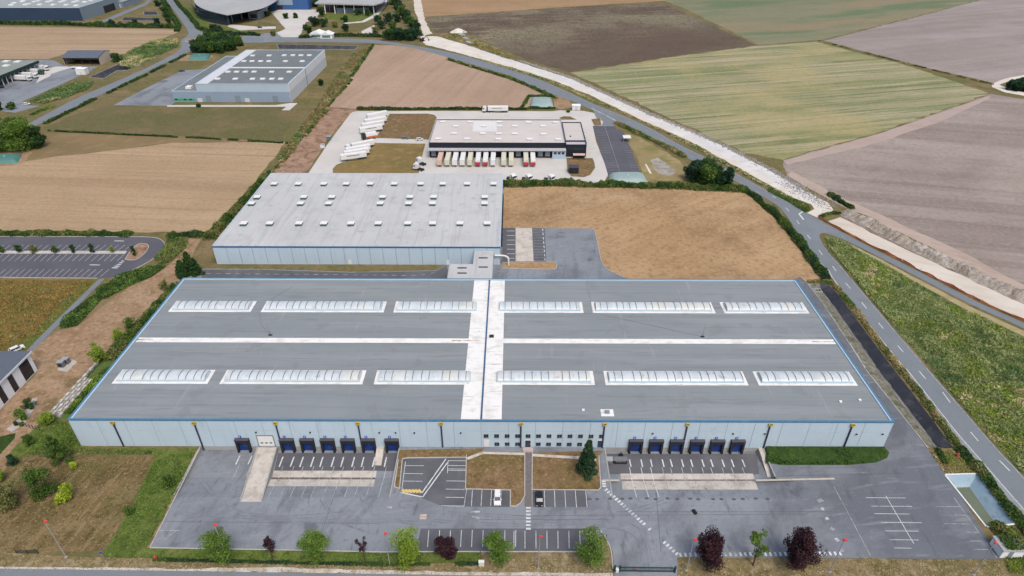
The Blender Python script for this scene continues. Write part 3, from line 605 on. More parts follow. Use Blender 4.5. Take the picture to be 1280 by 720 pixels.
lpx(road, (998.5, 268), (1003.5, 264.5), .7, paint, .14); lpx(road, (999, 268), (1004.5, 275), .7, paint, .14)
lpx(road, (739.5, 135.5), (772, 152.2), 1.0, paint_faint, .14)
for p, q in [((1029, 281), (1033, 283)), ((1052, 295), (1055, 296.6)), ((1026, 277), (1030, 279))]: lpx(branch, p, q, .25, paint_faint)
# ---- construction strips along the main road
sheet('haul_road_chalk', [(524, 45), (547, 45.5), (592, 59), (620, 70), (640, 75), (715, 99), (815, 145), (838, 152), (900, 181), (960, 212), (1005, 238), (1036, 254), (1042, 262), (1041, 267), (1022, 272), (1010, 266.5), (1016, 261), (1014, 255.5), (985, 245), (960, 230.5), (869, 180), (802, 150), (740, 120), (690, 100), (620, 79), (572, 66), (532, 56)], .07, m_chalk, rag=.35, step=4)
sheet('haul_road_stone', [(600, 62.5), (640, 75.5), (715, 99.5), (815, 145.5), (900, 181.5), (960, 212.5), (1005, 238.5), (1036, 254.5), (1025, 258), (960, 223), (860, 172), (740, 115.5), (660, 86), (600, 66)], .085, m_chalk2, rag=.5, step=3)
sheet('works_strip', [(1035, 276.5), (1050, 271.5), (1120, 306), (1200, 343.5), (1280, 381), (1420, 450), (1400, 462), (1280, 400), (1232, 379), (1120, 322.5), (1088, 306)], .07, m_cream, rag=.3, step=4)
sheet('drain_trench', [(1050, 271.3), (1120, 305.6), (1200, 343), (1280, 380.5), (1420, 449), (1422, 446.5), (1280, 378), (1200, 340.5), (1120, 303), (1051, 269)], .075, M('trench_soil', C(138, 124, 112), [(C(112, 100, 88), .3, .45, .65, .7), (C(170, 156, 142), .2, .5, .7, .6)], rough=.95), rag=.15, step=3)
sheet('roadside_verge', [(1050, 299), (1076, 311.5), (1120, 334.5), (1212, 383), (1280, 414), (1390, 474), (1384, 480), (1280, 421), (1212, 389), (1120, 339.5), (1076, 315)], .06, M('verge_tan', C(172, 158, 118), [(C(140, 136, 86), .3, .45, .65, .7), (C(196, 184, 150), .6, .5, .7, .6)], rough=.95), rag=.15, step=3)
sheet('farm_track', [(516, -10), (524, -10), (531, 25), (540, 42), (530, 45), (518, 12)], .045, m_cream, rag=.4)
sheet('white_track', [(1239, 105), (1258, 98), (1290, 92), (1290, 95), (1262, 101), (1250, 106), (1262, 112), (1290, 118), (1290, 121.5), (1256, 115.5), (1240, 109)], .06, m_chalk, rag=.2)
# ---- main yard
yard = sheet('yard', [(250, 540), (250, 562), (188, 684.5), (330, 687), (478, 690), (510, 690.5), (620, 689), (742, 689.5), (748, 674), (754, 668), (760, 676), (766, 690), (768, 725), (846, 727), (848, 697), (1250, 699), (1238, 680), (1196, 612), (1163, 566), (1158, 560), (1127, 519), (1083, 464), (1059, 426), (1024, 374.5), (1008, 353), (1000, 346), (985, 352), (985, 385), (640, 500), (300, 540)], RZ, yard_mat)
bays = [[(496, 571), (503, 574), (583, 572.5), (583, 616), (580, 633.5), (550, 632), (520, 620), (499, 608)],
        [(583, 612.5), (637, 612.5), (637, 634), (580, 633.5)], [(665, 613), (733, 613), (736, 634), (665, 634)],
        [(526, 661), (735, 661), (744, 689), (520, 689)]]
for i, b in enumerate(bays): sheet('parking_bay', b, RZ+.02+.003*i, asph_dark, parent=yard)
def dock_apron(side, a, b):
    d = YD[side]; root = empty('dock_apron', ((a+b)/2, PY0, 0), 'sunken asphalt dock apron %s' % ('with the narrow ramp beside it' if side == 'L' else 'beside the dark grass bank'), 'dock apron')
    b2 = b+PEXT if side == 'R' else b
    def grid(name, x0, x1, ya, yb, za, zb, n, m):
        mb = MB()
        for i in range(n+1):
            x = x0+(x1-x0)*i/n; f = 1 if x <= b else max(0, 1-(x-b)/(b2-b+1e-6))
            mb.v += [(x, ya, za*f+RZ), (x, yb, zb*f+RZ)]
        for i in range(n): mb.f.append((2*i, 2*i+2, 2*i+3, 2*i+1)); mb.m.append(0)
        return mb.rel(name, m, root)
    grid('apron_slope', a, b2, PY0, d, 0, -1.5, 30, yard_mat); grid('apron_floor', a, b, d, MY0+.39, -1.5, -1.44, 24, yard_mat)
    if b2 > b: MB().poly([(b, d, -1.5+RZ), (b2, d, RZ), (b, d, RZ)]).rel('kerb_wall', conc_grey, root)
    for x in (a, b):
        s = .3 if x == b else -.3
        x0, x1 = sorted((x, x+s)); pr = [(PY0, -.1), (d, -1.7), (MY0+.1, -1.7), (MY0+.1, .22), (PY0, .16)] if not (side == 'R' and x == b) else [(d, -1.7), (MY0+.1, -1.7), (MY0+.1, .2), (d, .12)]
        MB().profile(pr, x0, x1).rel('retaining_wall', conc_grey, root)
    return root
apL = dock_apron('L', *PITL); apR = dock_apron('R', *PITR)
for (xa, xb), s_, rt in (((349, 497.5), 'L', apL), ((760, 950), 'R', apR)):      # darker asphalt between the plinth and the slabs
    pass
def apron_poly(name, pxs, s, m, root, dz):
    p = [GP(x, y, s) for x, y in pxs]; L = root.location
    return MB().poly([(q.x-L.x, q.y-L.y, q.z+dz-L.z) for q in p]).build(name, m, root)
apron_poly('dark_asphalt', [(348, 566.5), (497, 566.5), (494.5, 589), (343, 589)], 'L', asph_dark, apL, RZ+.01)  # darker tone from the dock wall out to the slabs
apron_poly('dark_asphalt', [(758, 567.5), (946, 567.5), (949, 593), (762, 593)], 'R', asph_dark, apR, RZ+.01)
n = 6
for i in range(n):      # concrete slabs either side of the drain
    f0, f1 = i/n+.001, (i+1)/n-.001
    def lerp(a, b, f): return (a[0]+(b[0]-a[0])*f, a[1]+(b[1]-a[1])*f)
    for (A, B, D, E_), s, root in [(((342, 588.7), (471, 588.7), (340.5, 596.8), (470, 597.2)), 'L', apL), (((337, 599.6), (469, 599.6), (333, 608), (467, 608.4)), 'L', apL),
                              (((775, 592.3), (941, 592.3), (776, 599.6), (943.5, 599.6)), 'R', apR), (((777, 601.4), (944, 601.4), (778, 612.3), (948, 612.3)), 'R', apR)]:
        apron_poly('concrete_slab', [lerp(A, B, f0), lerp(A, B, f1), lerp(D, E_, f1), lerp(D, E_, f0)], s, conc, root, RZ+.02)
drm = M('drain_rust', C(116, 104, 92), [(C(150, 140, 128), .5, .45, .58, .8), (C(72, 62, 54), .8, .52, .62, .8)], rough=.9)
apron_poly('drain_channel', [(341, 597.3), (469.5, 597.6), (469, 599.2), (338, 599.1)], 'L', drm, apL, RZ+.035)
apron_poly('drain_channel', [(777, 599.9), (943, 599.9), (943.5, 601.1), (777.2, 601.1)], 'R', drm, apR, RZ+.035)
def apron_line(x, y0, y1, w, m, s, root):
    a = GP(x, y0, s); X = a.x; L = root.location
    ya, yb = G(640, y0, a.z).y, GP(x, y1, s).y
    seg = sorted({round(v, 3) for v in [ya, yb]+([YD[s]] if min(ya, yb) < YD[s] < max(ya, yb) else [])+([PY0] if min(ya, yb) < PY0 else [])})
    for p, q in zip(seg[:-1], seg[1:]):
        line(root, Vector((X-L.x, p-L.y, pit_z(p+1e-4, s)-L.z)), Vector((X-L.x, q-L.y, pit_z(q-1e-4, s)-L.z)), w, m, RZ+.05, 'bay_line')
for x in (353.6, 367.3, 379, 392.3, 403.6, 417.6, 429.4, 443, 454.7, 468.4, 483, 497):
    apron_line(x, 572.3, 584, .34, paint, 'L', apL)
    if x < 490: apron_line(x-.0, 584, 622, .16, paint_faint, 'L', apL)
for x in (314.5, 299.5): apron_line(x, 571, 581, .34, paint, 'L', apL); apron_line(x, 581, 600, .16, paint_faint, 'L', apL)
for x in (786.7, 801, 813, 827.5, 837.7, 851.6, 863, 877, 888, 902, 913.7, 927.3):
    apron_line(x, 574, 584, .34, paint, 'R', apR); apron_line(x, 584, 606 if x > 815 else 622, .18, paint_faint if x > 815 else paint, 'R', apR)
# ramps up to the doors
rp = empty('access_ramp', G(324, 590), 'long cream concrete ramp running up to the white roller door', 'ramp')
MB().prism(GS([(321.5, 559.5), (346.5, 559.5), (327.5, 627.5), (300, 627.5)]), -1.6, .12).rel('ramp_slab', conc, rp)
for e in [((322, 560), (300.5, 627)), ((346, 560), (327, 627))]:
    a, b = G(*e[0]), G(*e[1]); d = (b-a).normalized(); nv = Vector((-d.y, d.x, 0))*.16
    MB().prism([a-nv, b-nv, b+nv, a+nv], -1.5, .36).rel('ramp_kerb', conc_grey, rp)
rs = empty('loading_ramp', G(477, 565), 'short stubby concrete ramp between two blue dock doors', 'ramp')
MB().profile([(MY0-.02, -1.5), (MY0-.02, .02), (MY0-1.0, .02), (MY0-5.5, -1.46)], GP(472, 563, 'L').x, GP(481, 563, 'L').x).rel('ramp_slab', conc, rs)
rs = empty('loading_ramp', G(950, 570), 'narrow concrete ramp at the foot of the grass bank', 'ramp')
MB().profile([(MY0-.02, -1.5), (MY0-.02, .02), (MY0-2, .02), (MY0-9, -1.46)], GP(945.5, 563, 'R').x, GP(951.5, 563, 'R').x).rel('ramp_slab', conc, rs)
# drainage channels in the yard
for a, b in [((753, 600.8), (774, 600.8)), ((945, 600.8), (1043, 598.6))]:
    lpx(yard, a, b, .55, M('drain_cover', C(196, 188, 174), [(C(150, 142, 130), .8, .5, .7, .6)]), .115, 'drain_channel')
# painted markings of the yard
for x in (583.3, 590.5, 602.5, 614.5): lpx(yard, (x+.0, 613), (x-(1.2 if x > 585 else 3), 633), .14)
lpx(yard, (552, 632.5), (580, 633), .14)
for i, x in enumerate((665, 680.5, 693, 706, 719, 732)): lpx(yard, (x, 613.5), (x+.4*i, 634.5), .14)
for i in range(9): lpx(yard, (536+13.6*i+(.0), 663), (534.5+13.75*i, 684), .14)
for i in range(9): lpx(yard, (642.5+13.7*i, 664), (642.4+13.8*i, 686), .14)
for y in (582.3, 592.3, 601.7): lpx(yard, (506.5-(y-582)*.12, y), (530-(y-582)*.1, y+.3), .14)
for y in (576.2, 582.3, 586.5, 588.3, 601.5, 611.8, 622): lpx(yard, (560-(y-576)*.08, y), (583-(y-576)*.06, y+.3), .14)
lpx(yard, (560, 577), (559.3, 592), .14); lpx(yard, (507, 577), (502.5, 611), .14); lpx(yard, (583.5, 612), (580, 633), .16)
lpx(yard, (557.5, 574), (527.5, 616.5), .3); lpx(yard, (561, 576.3), (528.5, 621.5), .3); lpx(yard, (500.5, 616), (528, 621.6), .3)
for i in range(6): lpx(yard, (503+i*4.0, 612.2), (506.5+i*4.0, 616.2), .62, paint_yellow if i % 2 == 0 else paint_yellow, .135, 'hatch_bar')
ladder(yard, (660.4, 635.2), (660.4, 661.3), 7, 1.1, .5)
ladder(yard, (754.4, 602), (755.4, 608), 3, .95, .5)
ladder(yard, (757.5, 612.5), (846, 692.5), 26, .95, .5, skip=(15, 17, 18, 19, 20))
ladder(yard, (850.5, 693.8), (1050, 692.2), 33, .95, .5)
for p, q in [((588, 640), (600, 640)), ((590, 646), (599, 648)), ((484, 634), (490, 635))]: lpx(yard, p, q, .5, paint_faint)
for p, q in [((1022, 627), (1028, 625)), ((1026, 636), (1030, 637)), ((1032, 647), (1035, 650)), ((1038, 660), (1042, 663)), ((1044, 673), (1048, 677)), ((1050, 686), (1053, 690))]: lpx(yard, p, q, .9, paint_faint)
lpx(yard, (1042, 608), (1088, 695), .13, paint_faint)
lpx(yard, (1107, 620), (1142, 680), .16)
for i, (x0, x1, y) in enumerate([(1082, 1132, 622.5), (1089, 1140, 633), (1093, 1137, 642.5), (1101, 1152, 653.5), (1106, 1148, 664), (1112, 1148, 675), (1118, 1140, 685.3)]):
    lpx(yard, (x0, y), (x1, y+.4), .13, paint)
lpx(yard, (1192, 622), (1246, 698), .14, paint_faint)
for i, (x0, x1, y) in enumerate([(1170, 1200, 633.5), (1193, 1207, 644), (1180, 1215, 655), (1208, 1223, 665.5), (1212, 1231, 676.5), (1216, 1239, 687)]):
    lpx(yard, (x0, y), (x1, y+.4), .13, paint_faint)
lpx(yard, (222, 663), (205, 675), .12, paint_faint); lpx(yard, (198, 663.5), (224, 663.5), .12, paint_faint)
m_tyrem = M('tyre_mark', C(122, 126, 133), [(C(136, 141, 148), .3, .42, .56, .95)], rough=.8)
_az = [.100]
def arc(pxs, w=.35):
    _az[0] += .0006
    q = smooth(GS(pxs), 6); mb = MB(); L2 = []
    for i, p in enumerate(q):
        d = (q[min(i+1, len(q)-1)]-q[max(i-1, 0)]).normalized(); nv = Vector((-d.y, d.x, 0))*w/2; mb.v += [tuple(p-nv+Vector((0, 0, _az[0]))), tuple(p+nv+Vector((0, 0, _az[0])))]
    for i in range(len(q)-1): mb.f.append((2*i, 2*i+2, 2*i+3, 2*i+1)); mb.m.append(0)
    return mb.build('tyre_mark', m_tyrem, yard)
for k, base in enumerate([[(560, 640), (700, 648), (790, 655), (812, 700)], [(520, 648), (640, 655), (740, 650), (780, 640), (830, 625)], [(805, 712), (800, 680), (770, 660), (700, 652)], [(220, 640), (300, 645), (420, 650), (520, 648)], [(250, 600), (280, 630), (340, 645), (430, 640)], [(400, 625), (420, 650), (460, 665)], [(450, 622), (470, 645), (540, 655)]]):
    arc(base, .32); arc([(x+4+k % 3, y+3.2) for x, y in base], .3)
sm = M('repair_seam', C(92, 95, 100), rough=.8)
for p, q in [((190, 652), (478, 655)), ((600, 650), (760, 650)), ((770, 640), (1040, 640)), ((960, 596), (1130, 592)), ((820, 615), (826, 690)), ((420, 612), (396, 686)), ((1000, 585), (1085, 585)), ((640, 645), (1010, 643))]: lpx(yard, p, q, .09, sm, .118, 'repair_seam')
for x in range(735, 960, 14): p = G(x+rng.normal()*2, 624+rng.normal()*.5); MB().prism([Vector((p.x+cos(t)*.55, p.y+sin(t)*.35, 0)) for t in np.linspace(0, 2*pi, 9)[:-1]], .09, .105).build('oil_spot', sm, yard)
# ---- lawns round the office front
lawn1 = sheet('front_lawn', [(583, 569), (605, 565), (656, 566), (656, 620), (651, 629), (645, 633), (638, 633), (638, 613), (582, 611.5)], .17, m_drylawn)
kerb(lawn1, GS([(583, 569), (582, 611.5), (638, 613), (638, 633), (645, 633), (651, 629), (656, 620), (656, 566)]))
lawn2 = sheet('front_lawn', [(665.5, 566), (755, 564), (748, 570), (751, 610), (748, 613), (665, 612.5)], .17, m_drylawn)
kerb(lawn2, GS([(665.5, 566), (665, 612.5), (748, 613), (751, 610), (748.5, 570)]))
lawn3 = sheet('front_verge', [(498.5, 563), (604, 561), (604, 565), (583, 569), (583, 572), (510, 572.5), (503, 574), (499.5, 611), (493, 609), (498, 575)], .17, m_drylawn)
kerb(lawn3, GS([(498, 575), (493, 609), (499.5, 611), (503, 574), (510, 572.5), (583, 572)]))
sheet('footpath', [(583, 572.5), (602, 565.2), (656, 566.5), (656, 569.5), (604, 568), (585, 575.5)], .19, conc)
sheet('footpath', [(666, 568), (724, 571), (745, 573), (745, 576.5), (724, 574.5), (666, 571)], .19, conc)
sheet('entrance_path', [(656.3, 563), (664.8, 563), (665, 634), (656, 634)], .15, M('paver_grey', C(120, 114, 112), [(C(104, 98, 96), .8, .45, .65, .6), (C(138, 132, 130), 2, .5, .7, .5)]))
# ---- verges along the front
kerb(yard, GS([(249.5, 562), (187.5, 685)]))
sheet('soil_edge', [(249, 563), (246, 563), (184, 685), (187.5, 685)], .13, m_redsoil, rag=.12, step=2)
verge = sheet('front_grass_strip', [(130, 690), (188, 686), (330, 688), (478, 691), (600, 691), (601, 703), (520, 705), (330, 700), (130, 697)], .16, m_green_l, rag=.12, step=3)
kerb(verge, GS([(188, 685.2), (330, 687.5), (478, 690.5), (600, 690)]))
sheet('front_verge_dry', [(-80, 690), (0, 692), (130, 697), (330, 700), (520, 705), (601, 703), (601, 690), (742, 690), (748, 675), (753.5, 669), (759, 677), (765, 690), (766, 717), (600, 715), (480, 713), (330, 709), (230, 711), (0, 708), (-80, 706)], .12, m_verge, rag=.12, step=3)
vr = sheet('gate_verge_dry', [(847, 697.5), (1252, 699.5), (1262, 720), (1350, 740), (846, 740)], .12, m_verge, rag=.1, step=3)
kerb(vr, smooth(GS([(601, 690), (735, 690), (743, 688), (748, 674), (753.5, 668.5), (759, 676.5), (764, 690), (766, 712)]), 4))
sheet('hay_meadow', [(-60, 600), (0, 600), (32, 570), (80, 569), (195, 571), (165, 630), (131, 690), (0, 692), (-60, 692)], .08, m_mown, rag=.25, step=3)
sheet('grass_bank', [(195, 571), (178, 562), (100, 560), (60, 560), (32, 569), (20, 575), (10, 568), (60, 520), (86, 527), (101, 559), (249, 562), (187, 685), (130, 690), (165, 630)], .09, m_green_l, rag=.25, step=3)
sheet('side_bank', [(101, 560), (86, 525), (62, 522), (122, 455), (165, 408), (205, 372), (228, 347), (262, 352), (240, 380), (160, 470)], .07, M('bank_shrub', C(88, 108, 52), [(C(70, 92, 42), .2, .45, .62, .7), (C(112, 126, 64), .5, .52, .7, .6)], rough=.95), rag=.3)
bk = empty('grass_bank_ridge', G(1030, 572), 'dark green turfed bank against the warehouse wall by the side lane', 'grass bank')
P0 = GS([(956, 562.5), (1106, 561.5), (1112, 566), (1109, 573), (1095, 579), (1060, 582), (975, 582), (958, 579)])
top = [p+(Vector((1031, 0, 0))*0) for p in GS([(957, 559.2), (1104, 559), (1106, 563), (1103, 567), (1090, 571), (1058, 573), (978, 573), (961, 571)])]
mb = MB()
for i in range(8):
    j = (i+1) % 8; mb.poly([(P0[i].x, P0[i].y, .05), (P0[j].x, P0[j].y, .05), (top[j].x, min(top[j].y, MY0-.05), .7), (top[i].x, min(top[i].y, MY0-.05), .7)])
mb.poly([(p.x, min(p.y, MY0-.05), .7) for p in top]); mb.rel('turf', m_bankgreen, bk)
# ---- left side: soil, path, rough meadow, car park
sheet('soil_track', [(236, 297), (252, 299), (226, 347), (210, 376), (186, 404), (165, 411), (122, 456), (62, 523), (20, 573), (-40, 640), (-40, 560), (0, 513), (47, 464), (30, 440), (53, 427), (75, 413), (96, 408), (150, 366), (200, 340), (228, 316)], .05, m_soil, rag=.35, step=4)
sheet('rough_meadow', [(-60, 348), (0, 349), (121, 350), (80, 390), (33, 440), (-60, 440)], .04, m_rust, rag=.3)
sheet('green_edge', [(121, 350), (80, 390), (33, 440), (16, 440), (70, 385), (104, 352)], .055, m_green_l, rag=.3)
sheet('footpath', [(124, 348.5), (131, 348.5), (53, 427), (38, 441), (31, 441), (44, 427)], .09, asph_road)
sheet('garden_path', [(26, 524), (50, 520), (36, 548), (0, 596), (0, 580), (24, 546)], .08, m_soil, rag=.1)
sheet('garden_lawn', [(-30, 548), (0, 546), (20, 541), (18, 548), (0, 568), (-30, 590)], .08, m_bankgreen, rag=.1)
sheet('gravel_bed', [(40, 499), (47, 497), (45, 508), (38, 520), (30, 530), (15, 540), (8, 537), (28, 520)], .09, m_gravel, rag=.1)
cpL = smooth(GS([(178, 296.2), (197, 298), (206, 305), (203, 314.5), (183, 329), (150, 345.5)]), 5)
cp = sheet('car_park', None, RZ, asph_new, world=GS([(-60, 295.8)])+cpL+GS([(122, 348), (-60, 346.5)]))
kerb(cp, GS([(-60, 295.8)])+cpL)
kerb(cp, GS([(-60, 346.5), (122, 348)]))
for i in range(27):
    x = 13.2+7.95*(i-7)
    if x < 166: lpx(cp, (x, 306.4), (x-9.0, 313.6), .13, paint)
    x2 = 12.2+7.95*(i-7)
    if x2 < 158: lpx(cp, (x2, 318.4), (x2-9.3, 326.8), .13, paint)
    x3 = 15.2+8.1*(i-7)
    if x3 < 138: lpx(cp, (x3, 336.8), (x3-11.2, 346.3), .13, paint)
med = sheet('median_strip', [(-60, 313.9), (158.5, 314.4), (156.5, 317.4), (-60, 317.2)], .2, conc)
kerb(med, GS([(-60, 313.9), (158.5, 314.4), (156.5, 317.4), (-60, 317.2)]))
isl = sheet('planted_island', None, .2, m_redsoil, world=smooth(GS([(156.5, 324.5), (164, 313), (172.7, 305.5), (180, 304.8), (185, 306.5), (185.5, 310), (181, 317), (172.7, 323.5), (164, 325.5), (156.5, 324.5)]), 3)[:-1])
kerb(isl, smooth(GS([(156.5, 324.5), (164, 313), (172.7, 305.5), (180, 304.8), (185, 306.5), (185.5, 310), (181, 317), (172.7, 323.5), (164, 325.5), (156.5, 324.5)]), 3))
for i in range(5): lpx(cp, (140+i*3.0, 335-i*2.1), (147.5+i*1.9, 335.2-i*2.1), .6, paint, .13, 'crossing_bar')
for p, q in [((143, 301.4), (155, 301.6)), ((112, 331.3), (125, 331.6))]: lpx(cp, p, q, .5, paint, .13)
# ---- lane and loading bay behind the main hall
lane = sheet('rear_lane', [(255, 336), (330, 336.5), (440, 340), (545, 338), (560, 330), (627, 330), (627, 284.6), (739, 286), (743.5, 289), (748, 310), (752, 327), (759.5, 337), (780, 347), (800, 352), (800, 385), (240, 385), (225, 352)], RZ, asph)
sheet('lane_fresh_asphalt', [(255, 337), (330, 337.5), (440, 341), (545, 339), (558, 332), (565, 352), (500, 370), (245, 370)], RZ+.012, asph_dark, parent=lane)
bays2 = sheet('dock_bay', [(628, 285), (681, 285.4), (683, 327.5), (628, 327.5)], RZ+.015, asph_dark, parent=lane)
sheet('concrete_slab', [(644.5, 285), (665, 285.2), (667, 327), (644.5, 326.8)], RZ+.03, conc, parent=lane)
for i in range(12): y = 287+i*3.55; lpx(lane, (666, y), (681, y), .14, paint_faint); 
for i in range(7): y = 289+i*5.7; lpx(lane, (633.5, y), (643.5, y), .3, paint)
for i in range(8): lpx(lane, (678.3+.4*i, 286+i*5.3), (678.6+.4*i, 289+i*5.3), .3, paint)
isd = sheet('dry_island', [(628, 329), (640, 327.8), (693, 328), (696, 331), (695.5, 335), (693, 337), (628, 335.5)], .2, m_straw)
kerb(isd, GS([(628, 329), (640, 327.8), (693, 328), (696, 331), (695.5, 335), (693, 337), (628, 335.5)]))
kerb(lane, smooth(GS([(739, 286), (743.5, 289), (748, 310), (752, 327), (759.5, 337), (780, 347)]), 4))
for i in range(24): x = 258+i*12.2; y0 = 342.2+i*.12; (lpx(lane, (x, y0), (x+6, y0), .22, paint_faint) if x < 520 else lpx(lane, (x, 345-(x-520)*.16), (x+5, 344.2-(x-520)*.16), .22, paint_faint))
# ---- logistics compound
comp = sheet('compound_concrete', [(378, 228), (409, 181), (437.5, 142.5), (441, 140.2), (447, 139), (560, 138.8), (690, 139.2), (700, 138), (730, 138.8), (741, 141), (752, 147.5), (754, 152), (752, 158), (741, 158), (745, 177), (756, 205), (760, 219), (756, 226), (740, 229), (520, 229)], RZ, paleconc)
sheet('compound_entrance', [(741, 137.5), (752, 143), (772, 152.5), (767, 158), (752, 158), (754, 152), (745, 147)], RZ+.012, asph_road, parent=comp)
for nm, p in [('grass_plot', [(487, 142.5), (535, 142.3), (543, 144), (546, 147), (536, 175), (470, 172.8), (478, 158)]), ('grass_plot', [(468, 179), (532, 180), (525, 206), (524, 216), (520, 219), (416, 219), (416, 211), (421, 206), (440, 199)]),
              ('grass_plot', [(708, 197.5), (740.6, 198), (743, 203), (744, 210), (738, 219), (730, 222), (714, 221), (709, 214)]), ('grass_plot', [(699, 147.5), (705, 145.5), (713, 146), (721, 150), (702, 150)]), ('grass_plot', [(739, 149.5), (750, 147.5), (752, 157), (743, 157.5)])]:
    q = sheet(nm, p, .19, m_drylawn if p[0][0] != 468 else M('golden_grass', C(138, 116, 72), [(C(118, 106, 58), .06, .42, .58, .7), (C(160, 134, 88), .2, .5, .64, .6), (C(108, 94, 52), .8, .5, .8, .5)], rough=.95))
    kerb(q, GS(p+[p[0]]))
pk = sheet('staff_car_park', [(741, 157.5), (767.5, 157), (770, 161), (779, 164), (790, 190), (800.6, 216.5), (788, 219), (760, 218.5), (748, 180)], RZ+.004, asph_new)
for i in range(19):
    f = i/18; y = 160+f*56
    xa = 742.5+f*16.5; lpx(pk, (xa, y), (xa+11+f*3.2, y+.05), .13, paint_faint)
    if 4 <= i: xb = 771.5+(f-.2)*19; lpx(pk, (xb+3, y), (xb+12+f*1.5, y+.05), .13, paint_faint)
lpx(pk, (756, 158), (775, 216), .13, paint_faint)
# ---- building 4 yard, depot yard, far forecourts
sheet('hall_yard', [(142, 131.5), (187, 108), (228, 88), (250, 87), (262, 85), (292, 73.5), (292, 100), (219, 128), (213, 132.5)], .07, asph)
lpx(bpy.data.objects['hall_yard'], (168, 129), (190, 121), .2, paint_faint, .09)
sheet('hall_path', [(209, 131.5), (345, 131.5), (362, 129), (372, 129), (362, 138), (352, 138), (358, 133.6), (209, 133.6)], .08, paleconc)
sheet('depot_yard', [(-60, 150), (0, 139), (19, 141), (50, 132.5), (27, 131), (28, 127), (60, 113), (94, 97.5), (112, 90), (122, 83.5), (80, 82), (68, 75.5), (50, 75), (-60, 76)], .07, asph)
sheet('depot_yard_light', [(45, 104), (72, 90), (90, 84), (70, 83), (50, 88)], .082, paleconc, rag=.8)
sheet('forecourt', [(318, 46.5), (345, 41), (357, 36), (345, 22), (338, 15), (350, 12), (400, 12), (397, 22), (382, 28), (376, 42), (372, 46.8)], .075, paleconc, rag=.3)
sheet('forecourt_asphalt', [(300, 46), (345, 40), (352, 47), (330, 53.5), (300, 53.5)], .083, asph, rag=.2)
sheet('curved_path', [(478, -6), (485, -6), (483, 6), (472, 20), (455, 28), (430, 30), (430, 28.6), (452, 26.5), (468, 18), (478, 6)], .07, paleconc)
sheet('forecourt', [(452, 39), (468, 31), (470, 42), (452, 43)], .07, paleconc)
sheet('forecourt', [(287, 30.5), (322, 33.5), (345, 33), (345, 36), (300, 38), (284, 33)], .07, paleconc, rag=.2)
sheet('far_lane', [(104, 30.5), (125, 27), (150, 16), (180, 4), (190, -6), (197, -6), (184, 6), (155, 18), (130, 29), (118, 32)], .07, asph_road)
sheet('roadside_lawn', [(322, 57), (335, 53.8), (460, 54.8), (466, 57), (455, 63), (410, 66), (325, 62)], .04, m_olive, rag=.3)
sheet('park_lawn', [(405, 17.5), (470, 17.5), (478, 13), (476, 20), (455, 28), (405, 24)], .05, m_green_l, rag=.3)
sheet('park_lawn', [(322, 26), (345, 30), (346, 36), (322, 36)], .05, m_olive, rag=.3)
sheet('roadside_lawn', [(240, 10), (262, 30), (284, 34), (330, 42), (320, 45), (262, 40), (248, 34), (228, 8)], .05, m_green_l, rag=.4)
sheet('basin_surround', [(780, 166), (800, 172), (850, 200), (862, 215), (866, 226), (806, 227), (800, 205)], .04, M('basin_rim', C(150, 134, 92), [(C(116, 120, 64), .08, .45, .62, .7), (C(182, 160, 122), .1, .52, .7, .7)], rough=.95), rag=.4)
sheet('chalk_hollow', [(812, 200), (822, 197), (832, 203), (846, 216), (836, 220), (822, 217)], .055, M('hollow_silt', C(166, 160, 150), [(C(140, 132, 118), .3, .45, .6, .8), (C(184, 180, 172), .2, .5, .62, .7)], rough=.95), rag=.3, step=3)
sheet('chalk_path', [(806, 205), (808, 205), (815, 217), (812, 217)], .055, m_chalk)
sheet('tank_pad', [(-20, 191), (18, 186), (40, 190), (28, 205), (-20, 210)], .05, m_soil, rag=.4)
sheet('tank_pad', [(222, 76.5), (232, 69), (268, 69), (262, 76)], .05, m_soil, rag=.3)
sheet('works_pad', [(692, 122), (700, 119), (712, 126), (716, 134), (700, 137), (694, 133)], .05, m_soil, rag=.3)

